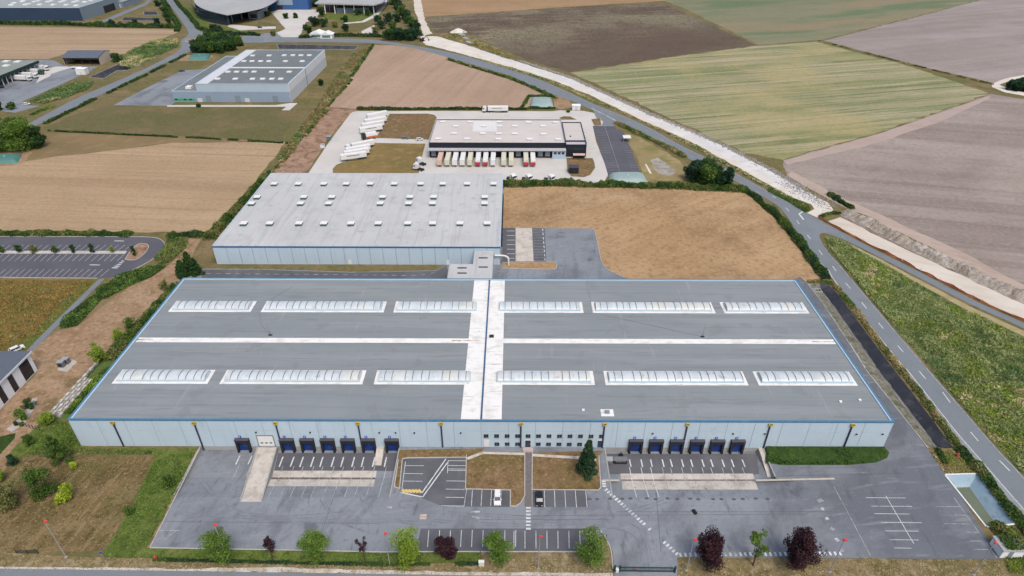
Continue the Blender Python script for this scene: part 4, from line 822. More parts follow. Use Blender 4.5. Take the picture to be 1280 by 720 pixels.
# ---- basins
def basin(label, rim, depth, inset, bank, floor, water=None, lvl=.6, name='retention_basin', rimm=None):
    c = sum(rim, Vector((0, 0, 0)))/len(rim); root = empty(name, (c.x, c.y, 0), label, 'basin')
    inn = []; n = len(rim)
    sgn = 1 if sum(rim[i].x*rim[(i+1) % n].y-rim[(i+1) % n].x*rim[i].y for i in range(n)) > 0 else -1
    for i in range(n):
        a = (rim[i]-rim[i-1]).normalized(); b = (rim[(i+1) % n]-rim[i]).normalized()
        na = Vector((-a.y, a.x, 0))*sgn; nb = Vector((-b.y, b.x, 0))*sgn; q = (na+nb); q = q/max(.35, q.length_squared)*2
        if isinstance(inset, (list, tuple)):
            i0, i1 = inset[i-1], inset[i]; p1_ = rim[i]+na*i0; p2_ = rim[i]+nb*i1; den = a.x*b.y-a.y*b.x
            t_ = ((p2_.x-p1_.x)*b.y-(p2_.y-p1_.y)*b.x)/den; inn.append(p1_+a*t_)
        else: inn.append(rim[i]+q*inset)
    mb = MB()
    for i in range(n):
        j = (i+1) % n; k = 8
        for s in range(k):
            t0, t1 = s/k, (s+1)/k; A = rim[i].lerp(rim[j], t0); B = rim[i].lerp(rim[j], t1); D = inn[i].lerp(inn[j], t0); E2 = inn[i].lerp(inn[j], t1)
            mb.poly([(A.x, A.y, .1), (B.x, B.y, .1), (E2.x, E2.y, -depth), (D.x, D.y, -depth)])
    mb.rel('bank_liner', bank, root)
    MB().poly([(p.x, p.y, -depth) for p in inn]).rel('floor', floor, root)
    if water:
        f = lvl; MB().poly([(rim[i].lerp(inn[i], f).x, rim[i].lerp(inn[i], f).y, -depth*f) for i in range(n)]).rel('water', water, root)
    for i in range(n):
        j = (i+1) % n; d = (rim[j]-rim[i]).normalized(); nv = Vector((-d.y, d.x, 0))*(-sgn)*.35
        MB().prism([rim[i], rim[j], rim[j]+nv, rim[i]+nv], -.05, .16+.004*i).rel('rim_kerb', rimm or conc_grey, root)
    return root
pool = basin('pale blue lined retention pond with murky green water by the yard corner', POOL, 3.2, [3.0, 3.6, .8, .5], m_paleliner, m_silt, m_water, .7, rimm=m_white)
basin('dark lined basin beside the estate road near the open barn', BAS1, 2.2, 2.5, m_liner, m_liner)
basin('long dark lined basin behind the grey blue hall', BAS2, 3, 3.5, m_liner, m_liner)
basin('narrow dark basin with shrubs near the navy warehouse', BAS3, 2, 3, m_liner, m_liner)
basin('small dark basin by the far access lane', BAS4, 2, 3, m_liner, m_liner)
ca = empty('drainage_channel', CAN_L[0], 'long black lined drainage channel between the warehouse and the main road', 'drainage channel')
L = resample(CAN_L, 4); R_ = resample(CAN_R, 4)
def along(line_, f):
    seg = [(b-a).length for a, b in zip(line_[:-1], line_[1:])]; t = f*sum(seg)
    for i, s in enumerate(seg):
        if t <= s: return line_[i].lerp(line_[i+1], t/s)
        t -= s
    return line_[-1].copy()
prof = [(0, .1), (.05, -.05), (.38, -.5), (.42, -.95), (.64, -1.8), (1, .1)]; nm = ['bank_ledge', 'stone_bank', 'channel_wall', 'silt_floor', 'black_liner']; mm = [conc_grey, m_stonebank, m_liner, m_silt, m_liner]
N = 60; jit = rng.normal(0, .012, (N+1, len(prof))); jit[:, 0] = 0; jit[:, -1] = 0
for k in range(5):
    mb = MB()
    for i in range(N):
        q = []
        for ii, kk in ((i, k), (i+1, k), (i+1, k+1), (i, k+1)):
            f = ii/N; a, b = along(CAN_L, f), along(CAN_R, f); p = a.lerp(b, prof[kk][0]+jit[ii, kk]); dz = prof[kk][1]
            if ii in (0, N): dz = .1
            q.append((p.x, p.y, dz))
        mb.poly(q)
    mb.rel(nm[k], mm[k], ca)
ao = empty('outfall_box', G(1022, 364, -.6), 'small square concrete outfall box at the head of the black channel', 'outfall box')
for x0, x1, y0, y1 in [(-1.3, 1.3, .9, 1.2), (-1.3, 1.3, -1.2, -.9), (-1.3, -1, -.9, .9), (1, 1.3, -.9, .9)]: box('wall', conc_grey, ao, x0, x1, y0, y1, -1.2, .5)
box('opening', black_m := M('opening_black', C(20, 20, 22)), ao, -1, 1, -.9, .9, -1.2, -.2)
# ================================================================== BUILDINGS
# ---- main warehouse
WX = (MX0+MX1)/2
wh = empty('warehouse', (WX, MY0, 0), 'huge low warehouse with grey membrane roof, white ridge strips and blue trim', 'warehouse')
def wb(name, m, x0, x1, y0, y1, z0, z1): return rbox(name, m, wh, x0, x1, y0, y1, z0, z1)
RZM = MH-.35
wb('wall_core', m_joint, MX0+.12, MX1-.12, MY0+.12, MY1-.12, -1.6, RZM-.02)
wb('roof', m_roof, MX0+.45, MX1-.45, MY0+.45, MY1-.45, RZM-.3, RZM)
wb('rear_wall', m_wall, MX0+.1, MX1-.1, MY1-.1, MY1, 0, MH-.3)
wb('side_wall', m_wall, MX0, MX0+.1, MY0, MY1, 0, MH-.3); wb('side_wall', m_wall, MX1-.1, MX1, MY0, MY1, 0, MH-.3)
# front wall in cladding panels: 30 bays x 2 courses
nb = 30; pw = (MX1-MX0-.2)/nb; pmesh = {}
for j, (z0, z1) in enumerate(((0, 5.9), (5.95, MH-.5))):
    pmesh[j] = MB().box(.04, pw-.04, 0, .11, z0, z1).mesh('wall_panel', m_wall)
    for i in range(nb): link('wall_panel', pmesh[j], wh, (MX0+.1+i*pw-WX, .0, 0))
wb('plinth', conc_grey, PITL[0], PITL[1], MY0-.03, MY0+.1, -1.7, -.02); wb('plinth', conc_grey, PITR[0], PITR[1], MY0-.03, MY0+.1, -1.7, -.02)
# parapet capping
for n_, a in (('parapet', (MX0-.05, MX1+.05, MY0-.06, MY0+.42)), ('parapet', (MX0-.05, MX1+.05, MY1-.42, MY1+.06))):
    wb(n_, m_blue, *a, MH-.5, MH)
for x0, x1 in ((MX0-.05, MX0+.42), (MX1-.42, MX1+.05)): wb('parapet', m_blue, x0, x1, MY0+.42, MY1-.42, MH-.5, MH-.004)
for x0, x1 in ((MX0+.42, MX0+.85), (MX1-.85, MX1-.42)): wb('capping', m_ltblue, x0, x1, MY0+.5, MY1-.5, RZM, MH-.12)
wb('capping', m_ltblue, MX0+.9, MX1-.9, MY0+.42, MY0+.6, RZM, MH-.18); wb('capping', m_ltblue, MX0+.9, MX1-.9, MY1-.75, MY1-.42, RZM, MH-.05)
# white roof strips
cx0 = G(575.8, 526, RZM).x; cx1 = G(627, 526, RZM).x; cm = G(601, 526, RZM).x; cw = (cx1-cx0)/2; cm = (cx0+cx1)/2
wb('white_roof_strip', m_roofw, cx0, cm-.25, MY0+.7, MY1-.8, RZM, RZM+.04); wb('white_roof_strip', m_roofw, cm+.25, cx1, MY0+.7, MY1-.8, RZM, RZM+.04)
wb('roof_joint', m_bluedk, cm-.2, cm+.2, MY0+.7, MY1-.8, RZM, RZM+.28)
gy0, gy1 = G(640, 429, RZM).y, G(640, 423.3, RZM).y
wb('gutter_strip', m_roofw, MX0+1.2, cx0-.01, gy0, gy1, RZM, RZM+.03); wb('gutter_strip', m_roofw, cx1+.01, MX1-1.2, gy0, gy1, RZM, RZM+.03)
ru = M('rust_stain', C(160, 128, 104), [(C(206, 192, 176), .6, .45, .65, .7), (C(120, 92, 72), .8, .5, .7, .6)])
for a, b in ((MX0+1.3, MX0+6), (MX1-8, MX1-1.3), (cx0-5, cx0+3.5)):
    q = ragged([Vector((a, (gy0+gy1)/2-.18, 0)), Vector((b, (gy0+gy1)/2-.15, 0)), Vector((b, (gy0+gy1)/2+.12, 0)), Vector((a, (gy0+gy1)/2+.2, 0))], .1, .6); MB().poly([(p.x, p.y, RZM+.05) for p in q]).rel('rust_stain', ru, wh)
m_ribs = M('rib_grey', C(112, 120, 126), rough=.6)
# barrel rooflights, two rows of six
sky_front = [(139, 259), (274, 453), (467, 586.5), (622, 743.5), (757, 935), (948, 1071)]
YR = [(G(640, 481, RZM).y, G(640, 463.6, RZM).y), (G(640, 391, RZM).y, G(640, 377.2, RZM).y)]
for (ya, yb) in YR:
    for i, (pa, pb) in enumerate(sky_front):
        xa, xb = G(pa, 480, RZM).x, G(pb, 480, RZM).x
        fr = wb('rooflight', m_roofw, xa, xb, ya, yb, RZM, RZM+.045+.002*i)
        x0, x1 = xa+1.0, xb-1.0; y0, y1 = ya+.9, yb-.7; yc, ry = (y0+y1)/2, (y1-y0)/2
        if i == 2: x1 = cx0+1.6; x1 = min(x1, cm-1)
        if i == 3: x0 = cx1-1.6
        up = MB(); up.box(x0, x1, y0, y1, RZM+.05, RZM+.45)
        Lx = wh.location
        up.v = [(a-Lx.x, b-Lx.y, c) for a, b, c in up.v]; up.build('upstand', m_ltblue, fr)
        va = MB(); k = 10; n0 = 24
        prof_ = [(yc-ry*.94*cos(pi*t/k), RZM+.45+.8*sin(pi*t/k)) for t in range(k+1)]
        va.profile(prof_, x0+.15, x1-.15); va.v = [(a-Lx.x, b-Lx.y, c) for a, b, c in va.v]; va.build('barrel_vault', m_dome, fr)
        nr = 8 if i in (1, 4) else 5
        for r_ in range(nr):
            base_x = x0+(x1-x0)*(r_+.35+(.12 if r_ % 2 else 0))/nr
            pair = (0, 2.1) if r_ % 1 == 0 else (0,)
            for dx in pair:
                if base_x+dx > x1-.4: continue
                rb = MB()
                kk = 6
                pr = [(yc-ry*.97*cos(pi*(.12+.78*t/kk)), RZM+.45+.92*sin(pi*(.12+.78*t/kk))) for t in range(kk+1)]
                pr2 = [(a, b-.14) for a, b in pr[::-1]]
                rb.profile(pr+pr2, base_x+dx, base_x+dx+.16); rb.v = [(a-Lx.x, b-Lx.y, c) for a, b, c in rb.v]; rb.build('vault_rib', m_ribs, fr)
# small roof items
p = G(759, 516, RZM); wb('roof_hatch', m_roofw, p.x-1.7, p.x+1.7, p.y-1.3, p.y+1.3, RZM, RZM+.05); wb('hatch_lid', m_steelgrey, p.x-.6, p.x+.6, p.y-.45, p.y+.6, RZM+.05, RZM+.5)
p = G(614.5, 421, RZM); wb('roof_outlet', m_dark_metal, p.x-.7, p.x+.7, p.y-.5, p.y+.5, RZM+.04, RZM+.5)
cab = MB()
for p, q in [((732, 350), (742, 391)), ((742, 391), (878, 421)), ((878, 421), (882, 404)), ((338, 419), (326, 405)), ((326, 405), (325, 391)), ((338, 419), (333, 404)), ((338, 375), (366, 358))]:
    a, b = G(*p, RZM), G(*q, RZM); cab.tube(a+Vector((0, 0, .06)), b+Vector((0, 0, .06)), .035, n=4)
cab.rel('lightning_cable', m_cargrey, wh)
for q in [(878, 421), (338, 419)]:
    p = G(*q, RZM); mm_ = MB(); mm_.tube(p, p+Vector((0, 0, 1.5)), .1, .03, 6); mm_.box(p.x-.6, p.x+.6, p.y-.3, p.y+.3, RZM, RZM+.15); mm_.rel('lightning_rod', m_dark_metal, wh)
for q in [(729, 513), (1050.5, 502.5), (1074.5, 500.5)]:
    p = G(*q, RZM); wb('roof_vent', m_white, p.x-.35, p.x+.35, p.y-.3, p.y+.3, RZM, RZM+.35)
# drain pipes
for x in (139.5, 241.5, 343.5, 447, 551, 651.2, 756, 859.5, 963, 1065.5):
    X = G(x, 530, MH-1).x
    inpit = PITL[0] < X < PITL[1] or PITR[0] < X < PITR[1]
    z0 = -1.4 if inpit else 0.05
    dp = MB().tube((X, MY0-.2, z0), (X, MY0-.2, MH-1.2), .2, n=8).rel('drain_pipe', m_pipe, wh)
    h = MB().profile([(X-.55, MH-.72), (X+.55, MH-.72), (X+.55, MH-1.1), (X+.2, MH-1.5), (X-.2, MH-1.5), (X-.55, MH-1.1)], MY0-.5, MY0-.01, 'y')
    h.v = [(a-WX, b-MY0, c) for a, b, c in h.v]; h.build('hopper', m_yellow, dp)
    h = MB().box(X-.35, X+.35, MY0-.53, MY0-.45, MH-.85, MH-.7); h.v = [(a-WX, b-MY0, c) for a, b, c in h.v]; h.build('overflow_slot', m_dark_metal, dp)
# dock doors
def wall_x(px, z=1.): return G(px, 0, 0).x if False else (lambda d: d[0]*(MY0/d[1]))(CF*F_PX+CR*(px-640)-CU*(558-360))
for x in (306, 361, 386, 411.2, 436.3, 461.8, 491, 794, 819.2, 844.8, 870, 895.2, 920.3):
    X = wall_x(x); z0 = -1.38
    dk = empty('dock_door', (X-WX, -.02, z0), None, None); dk.parent = wh; dk.location = (X-WX, -.02, z0)
    del_ = MB()
    del_.box(-1.85, -1.3, -.85, 0, 0, 4.5); del_.box(1.3, 1.85, -.85, 0, 0, 4.5); del_.box(-1.3, 1.3, -.85, 0, 3.45, 4.5)
    del_.build('shelter', m_shelter, dk)
    box('shelter_hood', M('hood_grey', C(84, 84, 92), rough=.7), dk, -1.9, 1.9, -1.0, .0, 4.5, 4.62)
    ps = MB()
    for r_ in range(4): ps.box(-1.3, 1.3, -.14, -.03, .02+r_*.86, .02+r_*.86+.84)
    ps.build('sectional_door', m_dockblue, dk)
    for r_ in range(2): box('door_window', m_glass, dk, -.9+r_*1.1, -.2+r_*1.1, -.17, -.14, 2.0, 2.35)
    for s in (-1, 1): box('buffer', m_tyre, dk, s*1.55-.22, s*1.55+.22, -1.05, -.85, -.02, .7)
    sg = box('number_sign', m_signblue, dk, -.85, -.15, -.1, -.03, 4.75, 5.5); box('number_mark', m_white, dk, -.58, -.42, -.13, -.1, 4.9, 5.35)
# white roller door at the ramp
X = wall_x(334.5); dk = empty('roller_door', (0, 0, 0), None, None); dk.parent = wh; dk.location = (X-WX, 0, 0)
fr = MB(); fr.box(-2.3, -2.1, -.12, 0, .1, 4.2); fr.box(2.1, 2.3, -.12, 0, .1, 4.2); fr.box(-2.1, 2.1, -.12, 0, 4, 4.2); fr.build('door_frame', m_cargrey, dk)
for r_ in range(5): box('door_slat', m_white, dk, -2.1, 2.1, -.07, -.01, .12+r_*.775, .12+r_*.775+.75)
for r_ in (-1.2, 0, 1.2): box('door_window', m_glass, dk, r_-.35, r_+.35, -.1, -.07, 1.2, 1.6)
# office windows and doors
def window(x, z0, w=1.25, h=1.2):
    f = empty('window', (0, 0, 0), None, None); f.parent = wh; f.location = (wall_x(x)-WX, 0, z0)
    fm = MB(); fm.box(-w/2, -w/2+.08, -.08, 0, 0, h); fm.box(w/2-.08, w/2, -.08, 0, 0, h); fm.box(-w/2+.08, w/2-.08, -.08, 0, 0, .08); fm.box(-w/2+.08, w/2-.08, -.08, 0, h-.08, h)
    fm.build('frame', m_dark_metal, f); box('pane', m_glass, f, -w/2+.08, -.02, -.04, -.012, .08, h-.08); box('pane', m_glass, f, .02, w/2-.08, -.04, -.012, .08, h-.08)
    box('sill', conc_grey, f, -w/2-.05, w/2+.05, -.16, 0, -.08, 0)
for k in range(12):
    window(608+12.95*k, 3.6)
    if k not in (0, 4, 11): window(608.3+12.88*k, .55)
def pdoor(x, m, w=1.3, h=2.5):
    f = empty('door', (0, 0, 0), None, None); f.parent = wh; f.location = (wall_x(x)-WX, 0, .15)
    fm = MB(); fm.box(-w/2-.1, -w/2, -.1, 0, 0, h); fm.box(w/2, w/2+.1, -.1, 0, 0, h); fm.box(-w/2-.1, w/2+.1, -.1, 0, h, h+.1); fm.build('frame', m_white, f)
    box('leaf', m, f, -w/2, w/2, -.06, -.01, 0, h); box('handle', m_galv, f, w/2-.25, w/2-.1, -.12, -.06, 1, 1.15)
pdoor(659.8, m_glass, 1.5, 2.5); pdoor(749.5, m_navy); pdoor(608.5, m_white)
st = empty('door_step', G(660, 562.2), 'small pinkish concrete step under the glazed entrance door', 'step'); box('tread', M('pink_step', C(196, 176, 176)), st, -1.4, 1.4, -.6, .6, 0, .32); box('riser', conc_grey, st, -1.3, 1.3, -1., -.6, 0, .17)
for x in (325.5, 392, 477, 497, 520, 577, 813, 912, 951, 1064, 1096): wb('wall_lamp', m_dark_metal, wall_x(x)-.2, wall_x(x)+.2, MY0-.35, MY0-.01, 5.3, 5.55)
# ---- link building behind
lk_ = empty('link_building', G(590, 340), 'small stepped link block with pale roof joining the two warehouses', 'link building')
zl = 6.6
xa, xb, xc = G(562, 331, zl).x, G(591.5, 331, zl).x, G(615.5, 331, zl).x
yb_, yf, ym = 216.4, MY1+.12, G(590, 330, zl).y
for nm_, mt, z0, z1, e in (('wall', m_wall, 0, zl-.3, 0), ('roof', m_roof2, zl-.3, zl, .12)):
    MB().prism([Vector(v+(0,)) for v in [(xa-e, yf), (xc+e, yf), (xc+e, yb_), (xb-e, yb_), (xb-e, ym), (xa-e, ym)]], z0, z1).rel(nm_, mt, lk_)
for x, y in ((577.5, 335), (577.5, 341.5), (604, 322.5), (604, 334)):
    p = G(x, y, zl); rbox('roof_slot', m_dark_metal, lk_, p.x-1.7, p.x+1.7, p.y-.35, p.y+.35, zl, zl+.12)
# ---- grey roofed warehouse behind
X0, X1, Y0, Y1, H2 = -117., -5., 216.8, 288.8, 8.0
b2 = empty('warehouse', ((X0+X1)/2, Y0, 0), 'pale grey metal roofed warehouse dotted with small box rooflights', 'warehouse')
rbox('wall_core', m_joint, b2, X0+.1, X1-.1, Y0+.1, Y1, 0, H2-.3)
rbox('roof', m_roof2, b2, X0, X1, Y0+.3, Y1, H2-.3, H2)
rbox('gutter', m_bluedk, b2, X0-.05, X1+.05, Y0-.12, Y0+.29, H2-.45, H2-.02)
rbox('verge_trim', m_ltblue, b2, X1-.25, X1+.06, Y0+.3, Y1+.05, H2-.4, H2+.1); rbox('verge_trim', m_ltblue, b2, X0-.06, X0+.25, Y0+.3, Y1+.05, H2-.4, H2+.1)
rbox('ridge_cap', m_ltblue, b2, X0, X1, Y1-.3, Y1+.1, H2-.2, H2+.12)
nb = 22; pw = (X1-X0-.2)/nb; pm = MB().box(.09, pw-.09, 0, .11, 0, H2-.5).mesh('wall_panel', m_wall)
for i in range(nb): link('wall_panel', pm, b2, (X0+.1+i*pw-(X0+X1)/2, .0, 0))
sb = MB(); nsb = 12; pl = (Y1-Y0-.3)/nsb; pm = MB().box(-.02, .1, .04, pl-.04, 0, H2-.5).mesh('side_panel', m_wall)
for i in range(nsb): link('side_panel', pm, b2, (X1-.1-(X0+X1)/2, .2+i*pl, 0)); link('side_panel', pm, b2, (X0+.0-(X0+X1)/2, .2+i*pl, 0))
for x, y in ((437.5, 328), (560, 328)):
    p = wall_x2 = (lambda d: d[0]*(Y0/d[1]))(CF*F_PX+CR*(x-640)-CU*(328-360)); d_ = rbox('door', m_white, b2, p-.6, p+.6, Y0-.04, Y0+.05, .05, 2.2)
sk = [(x, 230.5) for x in (343, 373, 405, 433, 463, 493, 526, 553.5, 584, 617)] + [(x, 247) for x in (321.5, 380, 415, 478.5, 512.5, 542.2, 606)] + [(x, 255) for x in (314.6, 376, 411, 475.5, 510.8, 540.8, 605.8)] + [(x, 280) for x in (305, 337.5, 374, 405, 439, 473, 510, 541, 575, 609)]
bm_, lm_ = MB().box(-1.25, 1.25, -1.35, 1.35, 0, .75).mesh('kerb_box', M('rooflight_side_shade', C(72, 98, 108), rough=.6)), MB().box(-1.4, 1.4, -1.0, 1.5, .75, .95).mesh('lid', m_white)  # dark teal paints the shade of the box sides into their colour
hm_ = MB().box(-1.2, 1.2, 1.36, 1.6, 0, .9).mesh('hinge_bar', m_dark_metal)
for x, y in sk:
    p = G(x, y+1, H2); o = link('rooflight', bm_, b2, (p.x-(X0+X1)/2, p.y-Y0, H2)); link('lid', lm_, o); link('hinge_bar', hm_, o)
for i in range(14): # dock doors on its east side
    y = Y0+14+i*4.6
    if y < Y0+60: rbox('side_dock', m_shelter, b2, X1, X1+.5, y, y+2.8, .1, 3.8)
du = MB()
for i in range(6):
    a0, a1 = pi/2*i/6, pi/2*(i+1)/6; bx_, bz_ = X1+.3, 3.2
    du.tube((bx_+1.8*sin(a0)*1.6, Y0-.6, bz_+1.4*cos(a0)), (bx_+1.8*sin(a1)*1.6, Y0-.6, bz_+1.4*cos(a1)), .35, n=8)
du.tube((X1-2.2, Y0-.6, 4.6), (X1+.3, Y0-.6, 4.6), .35, n=8); du.tube((X1+3.2, Y0-.6, 3.25), (X1+3.2, Y0-.6, 0), .35, n=8)
du.rel('vent_duct', m_white, b2)
# ---- logistics hall with black fascia
X0, X1, Y0, Y1, H3 = -45.4, 27.9, 330.3, 369.0, 8.2
b3 = empty('logistics_hall', ((X0+X1)/2, Y0, 0), 'logistics hall with beige roof, black fascia and a row of loading docks', 'warehouse')
rbox('wall', m_nearblack, b3, X0, X1, Y0, Y1, 0, H3-.5)
rbox('roof', m_roof3, b3, X0+.4, X1-.4, Y0+.4, Y1-.4, H3-.5, H3-.3)
rbox('roof_patch', m_roofw3, b3, G(591, 160, H3).x, G(621, 160, H3).x, G(600, 163.5, H3).y, G(600, 150.6, H3).y, H3-.3, H3-.27)
for a in ((X0, X1, Y0, Y0+.4), (X0, X1, Y1-.4, Y1)): rbox('parapet', m_nearblack, b3, *a, H3-.5, H3)
for a in ((X0, X0+.4, Y0+.4, Y1-.4), (X1-.4, X1, Y0+.4, Y1-.4)): rbox('parapet', m_steelgrey, b3, *a, H3-.5, H3-.01)
rbox('fascia', m_greypanel, b3, X0-.3, X1+.3, Y0-3.2, Y0-.01, 4.75, 5.3); rbox('canopy_soffit', m_dark_metal, b3, X0, X1, Y0-3, Y0, 4.6, 4.74)
sk = [(510+a/8, 140+b/8) for a, b in ((350, 104), (625, 104), (915, 104), (1207, 104), (478, 146), (756, 146), (915, 146), (1068, 146), (460, 219), (748, 219), (908, 222), (1068, 222), (302, 274), (592, 274), (905, 276), (1215, 276))] + [(650+a/8, 140+b/8) for a, b in ((85, 108), (352, 108), (230, 146), (236, 226), (94, 278), (382, 278))]
m1, m2 = MB().box(-1.5, 1.5, -1.1, 1.1, 0, .45).mesh('kerb_box', m_greypanel), MB().box(-1.6, 1.6, -1.2, 1.2, .45, .62).mesh('dome', m_white)
for x, y in sk:
    p = G(x, y, H3-.3); o = link('rooflight', m1, b3, (p.x-(X0+X1)/2, p.y-Y0, H3-.3)); link('dome', m2, o)
BX0, BX1, BY0 = X0, X1, Y0
def b3x(px): return G(px, 196, 3).x
docks3 = [540.5+i*0 for i in range(1)]
allx = [540.5, 548.8, 558.5, 568, 577.5, 587, 597, 606.5, 616, 629.5, 639, 648, 657.7, 666.5, 676, 685]
for x in allx:
    X = b3x(x); d = rbox('dock_shelter', m_shelter, b3, X-1.75, X+1.75, Y0-1.1, Y0, .3, 4.5)
    mb = MB().box(X-1.25, X+1.25, Y0-1.16, Y0-1.1, 1.1, 4.2); mb.v = [(a-b3.location.x, b-b3.location.y, c) for a, b, c in mb.v]; mb.build('dock_panel', m_steelgrey, d)
X = b3x(699.5); rbox('office_box', m_bluegrey2, b3, X-3.6, X+3.6, Y0-2.5, Y0-.02, 0, 4.5)
for i in range(3): rbox('window', m_glass, b3, X-2.8+i*2.1, X-1.4+i*2.1, Y0-2.56, Y0-2.5, 2.7, 4.0)
# annex
an = empty('office_annex', (33.6, 331, 0), 'black clad office annex with pale roof at the end of the logistics hall', 'annex')
AH = 7.0
rbox('wall', m_nearblack, an, 28.2, 39.4, 331, 366.5, 0, AH); rbox('roof', m_roof3, an, 28.6, 39.0, 336, 366.1, AH, AH+.15)
for a in ((28.2, 39.4, 366.1, 366.5), (28.2, 28.6, 336, 366.1), (39.0, 39.4, 331, 366.1)): rbox('parapet', m_nearblack, an, *a, AH, AH+.6)
rbox('terrace_roof', m_greypanel, an, 28.6, 38.9, 331.4, 335, AH, AH+.1); rbox('terrace_wall', m_nearblack, an, 28.2, 39.0, 335.1, 335.6, AH, AH+.8)
p = G(713, 171, AH); rbox('roof_outlet', m_dark_metal, an, p.x-.4, p.x+.4, p.y-.4, p.y+.4, AH+.15, AH+.6)
for i in range(5): rbox('window', m_glass, an, 29.2+i*1.9, 30.5+i*1.9, 330.93, 331, 4.2, 5.4)
for i in range(9): rbox('side_fin', m_steelgrey, an, 39.4, 39.8, 334+i*3.8, 334.4+i*3.8, .1, AH+.2)
sh = empty('smoking_shelter', G(723.5, 199), 'low shelter with salmon coloured flat roof before the black annex', 'shelter')
box('roof', m_trailp, sh, -3.2, 3.2, -1.4, 1.4, 2.6, 2.8)
for x in (-3, 3):
    for y in (-1.2, 1.2): MB().tube((x, y, 0), (x, y, 2.6), .1, n=6).build('post', m_dark_metal, sh)
box('back_wall', m_dark_metal, sh, -3, 3, 1.1, 1.2, .05, 2.4)
ks = empty('storage_cabin', G(717, 216), 'dark charcoal flat roofed storage cabin on the dry grass plot', 'cabin')
box('wall', m_nearblack, ks, -2.4, 2.4, -1.6, 2.4, 0, 3.2); box('roof', M('cabin_roof', C(70, 74, 80)), ks, -2.55, 2.55, -1.75, 2.55, 3.2, 3.4); box('door', m_dark_metal, ks, -.6, .6, -1.66, -1.6, .05, 2.3); box('window', m_glass, ks, 1.1, 2, -1.66, -1.6, 1.2, 2.1)
gs = empty('bike_shelter', G(783, 176.5), 'white roofed bicycle shelter beside the staff car park', 'shelter')
box('roof', m_white, gs, -2.2, 2.2, -2.2, 2.2, 2.5, 2.8)
for x in (-2, 2):
    for y in (-2, 2): MB().tube((x, y, 0), (x, y, 2.5), .1, n=6).build('post', m_galv, gs)
# ---- grey blue stepped hall, top left
X0, X1, XL, Y0, Y1 = -211., -149.4, -228., 428.6, 525.5
b4 = empty('stepped_hall', ((XL+X1)/2, Y0, 0), 'blue grey stepped factory hall with dark roof and white right flank', 'warehouse')
def rb4(n_, m, *a): return rbox(n_, m, b4, *a)
HU, HL = 12.2, 6.9
rb4('lower_wall', m_bluegrey, XL, X1, Y0, Y1, 0, HL); rb4('upper_wall', m_bluegrey2, X0, X1, Y0+.08, Y1-.08, HL, HU-.4)
rb4('lower_flank', m_sidegrey, X1, X1+.12, Y0, Y1, 0, HL-.02); rb4('upper_flank', m_sidewhite, X1, X1+.16, Y0, Y1, HL, HU)
rb4('roof', m_roof4, X0+.4, X1-.5, Y0+.5, Y1-.5, HU-.35, HU-.3); rb4('lower_roof', m_roof4, XL+.5, X0, Y0+.5, Y1-.5, HL, HL+.04)
rb4('roof_walkway', m_sidegrey, X0+.45, X0+8, Y0+.6, Y1-.6, HU-.3, HU-.05)
ysp = G(360, 84.5, HU).y
rb4('roof_divider', m_white, X0+8, X1-.5, ysp-.8, ysp+.8, HU-.3, HU+.15)
for a in ((X0, X1, Y0, Y0+.5), (X0, X1, Y1-.5, Y1)): rb4('parapet', m_bluegrey2, *a, HU-.3, HU)
rb4('parapet', m_ltblue, X0, X0+.4, Y0+.5, Y1-.5, HU-.3, HU); rb4('parapet', m_ltblue, X1-.5, X1, Y0+.5, Y1-.5, HU-.3, HU)
for a in ((XL, X0, Y0, Y0+.5), (XL, X0, Y1-.5, Y1)): rb4('lower_parapet', m_bluegrey2, *a, HL, HL+.5)
rb4('lower_parapet', m_ltblue, XL, XL+.5, Y0+.5, Y1-.5, HL, HL+.5)
p = (Y0+Y1)/2; rb4('drain_pipe', m_steelgrey, X1+.16, X1+.5, p-9, p-8.5, 0, HU-.4)
for x, w in ((262.5, 3.6), (299, 3.6), (346, 3.6)):
    X = G(x, 127, 0).x; d = rb4('loading_door', m_steelgrey, X-w/2, X+w/2, Y0-.08, Y0, .05, 4.4)
for x in (251.5, 310.5): X = G(x, 127, 0).x; rb4('door', m_sidegrey, X-1.6, X+1.6, Y0-.08, Y0, .05, 2.6)
rb4('green_base', m_greenp, XL+.3, G(245.5, 127, 0).x, Y0-.12, Y0, .9, 2.4)
for x in (222, 233, 240): X = G(x, 127, 0).x; rb4('window', m_glass, X-.9, X+.9, Y0-.16, Y0-.12, 1.3, 2.2)
sk = [(200+a/5.8, 50+b/5.8) for a, b in ((673, 115), (792, 115), (902, 113), (965, 113), (1023, 113), (1083, 113), (610, 156), (668, 156), (730, 156), (790, 156), (910, 156), (1032, 156), (494, 233), (557, 233), (620, 233), (683, 233), (811, 233), (938, 233), (418, 284), (547, 284), (672, 284), (745, 284), (812, 284), (877, 284))]
m1 = MB().box(-1.6, 1.6, -1.4, 1.4, 0, .6).mesh('rooflight', m_white)
for x, y in sk: p = G(x, y, HU-.3); link('rooflight', m1, b4, (p.x-(XL+X1)/2, p.y-Y0, HU-.3))
p = G(236.5, 110.5, HL); rb4('roof_unit', m_white, p.x-1.8, p.x+1.8, p.y-1.5, p.y+2.5, HL+.04, HL+1.4)
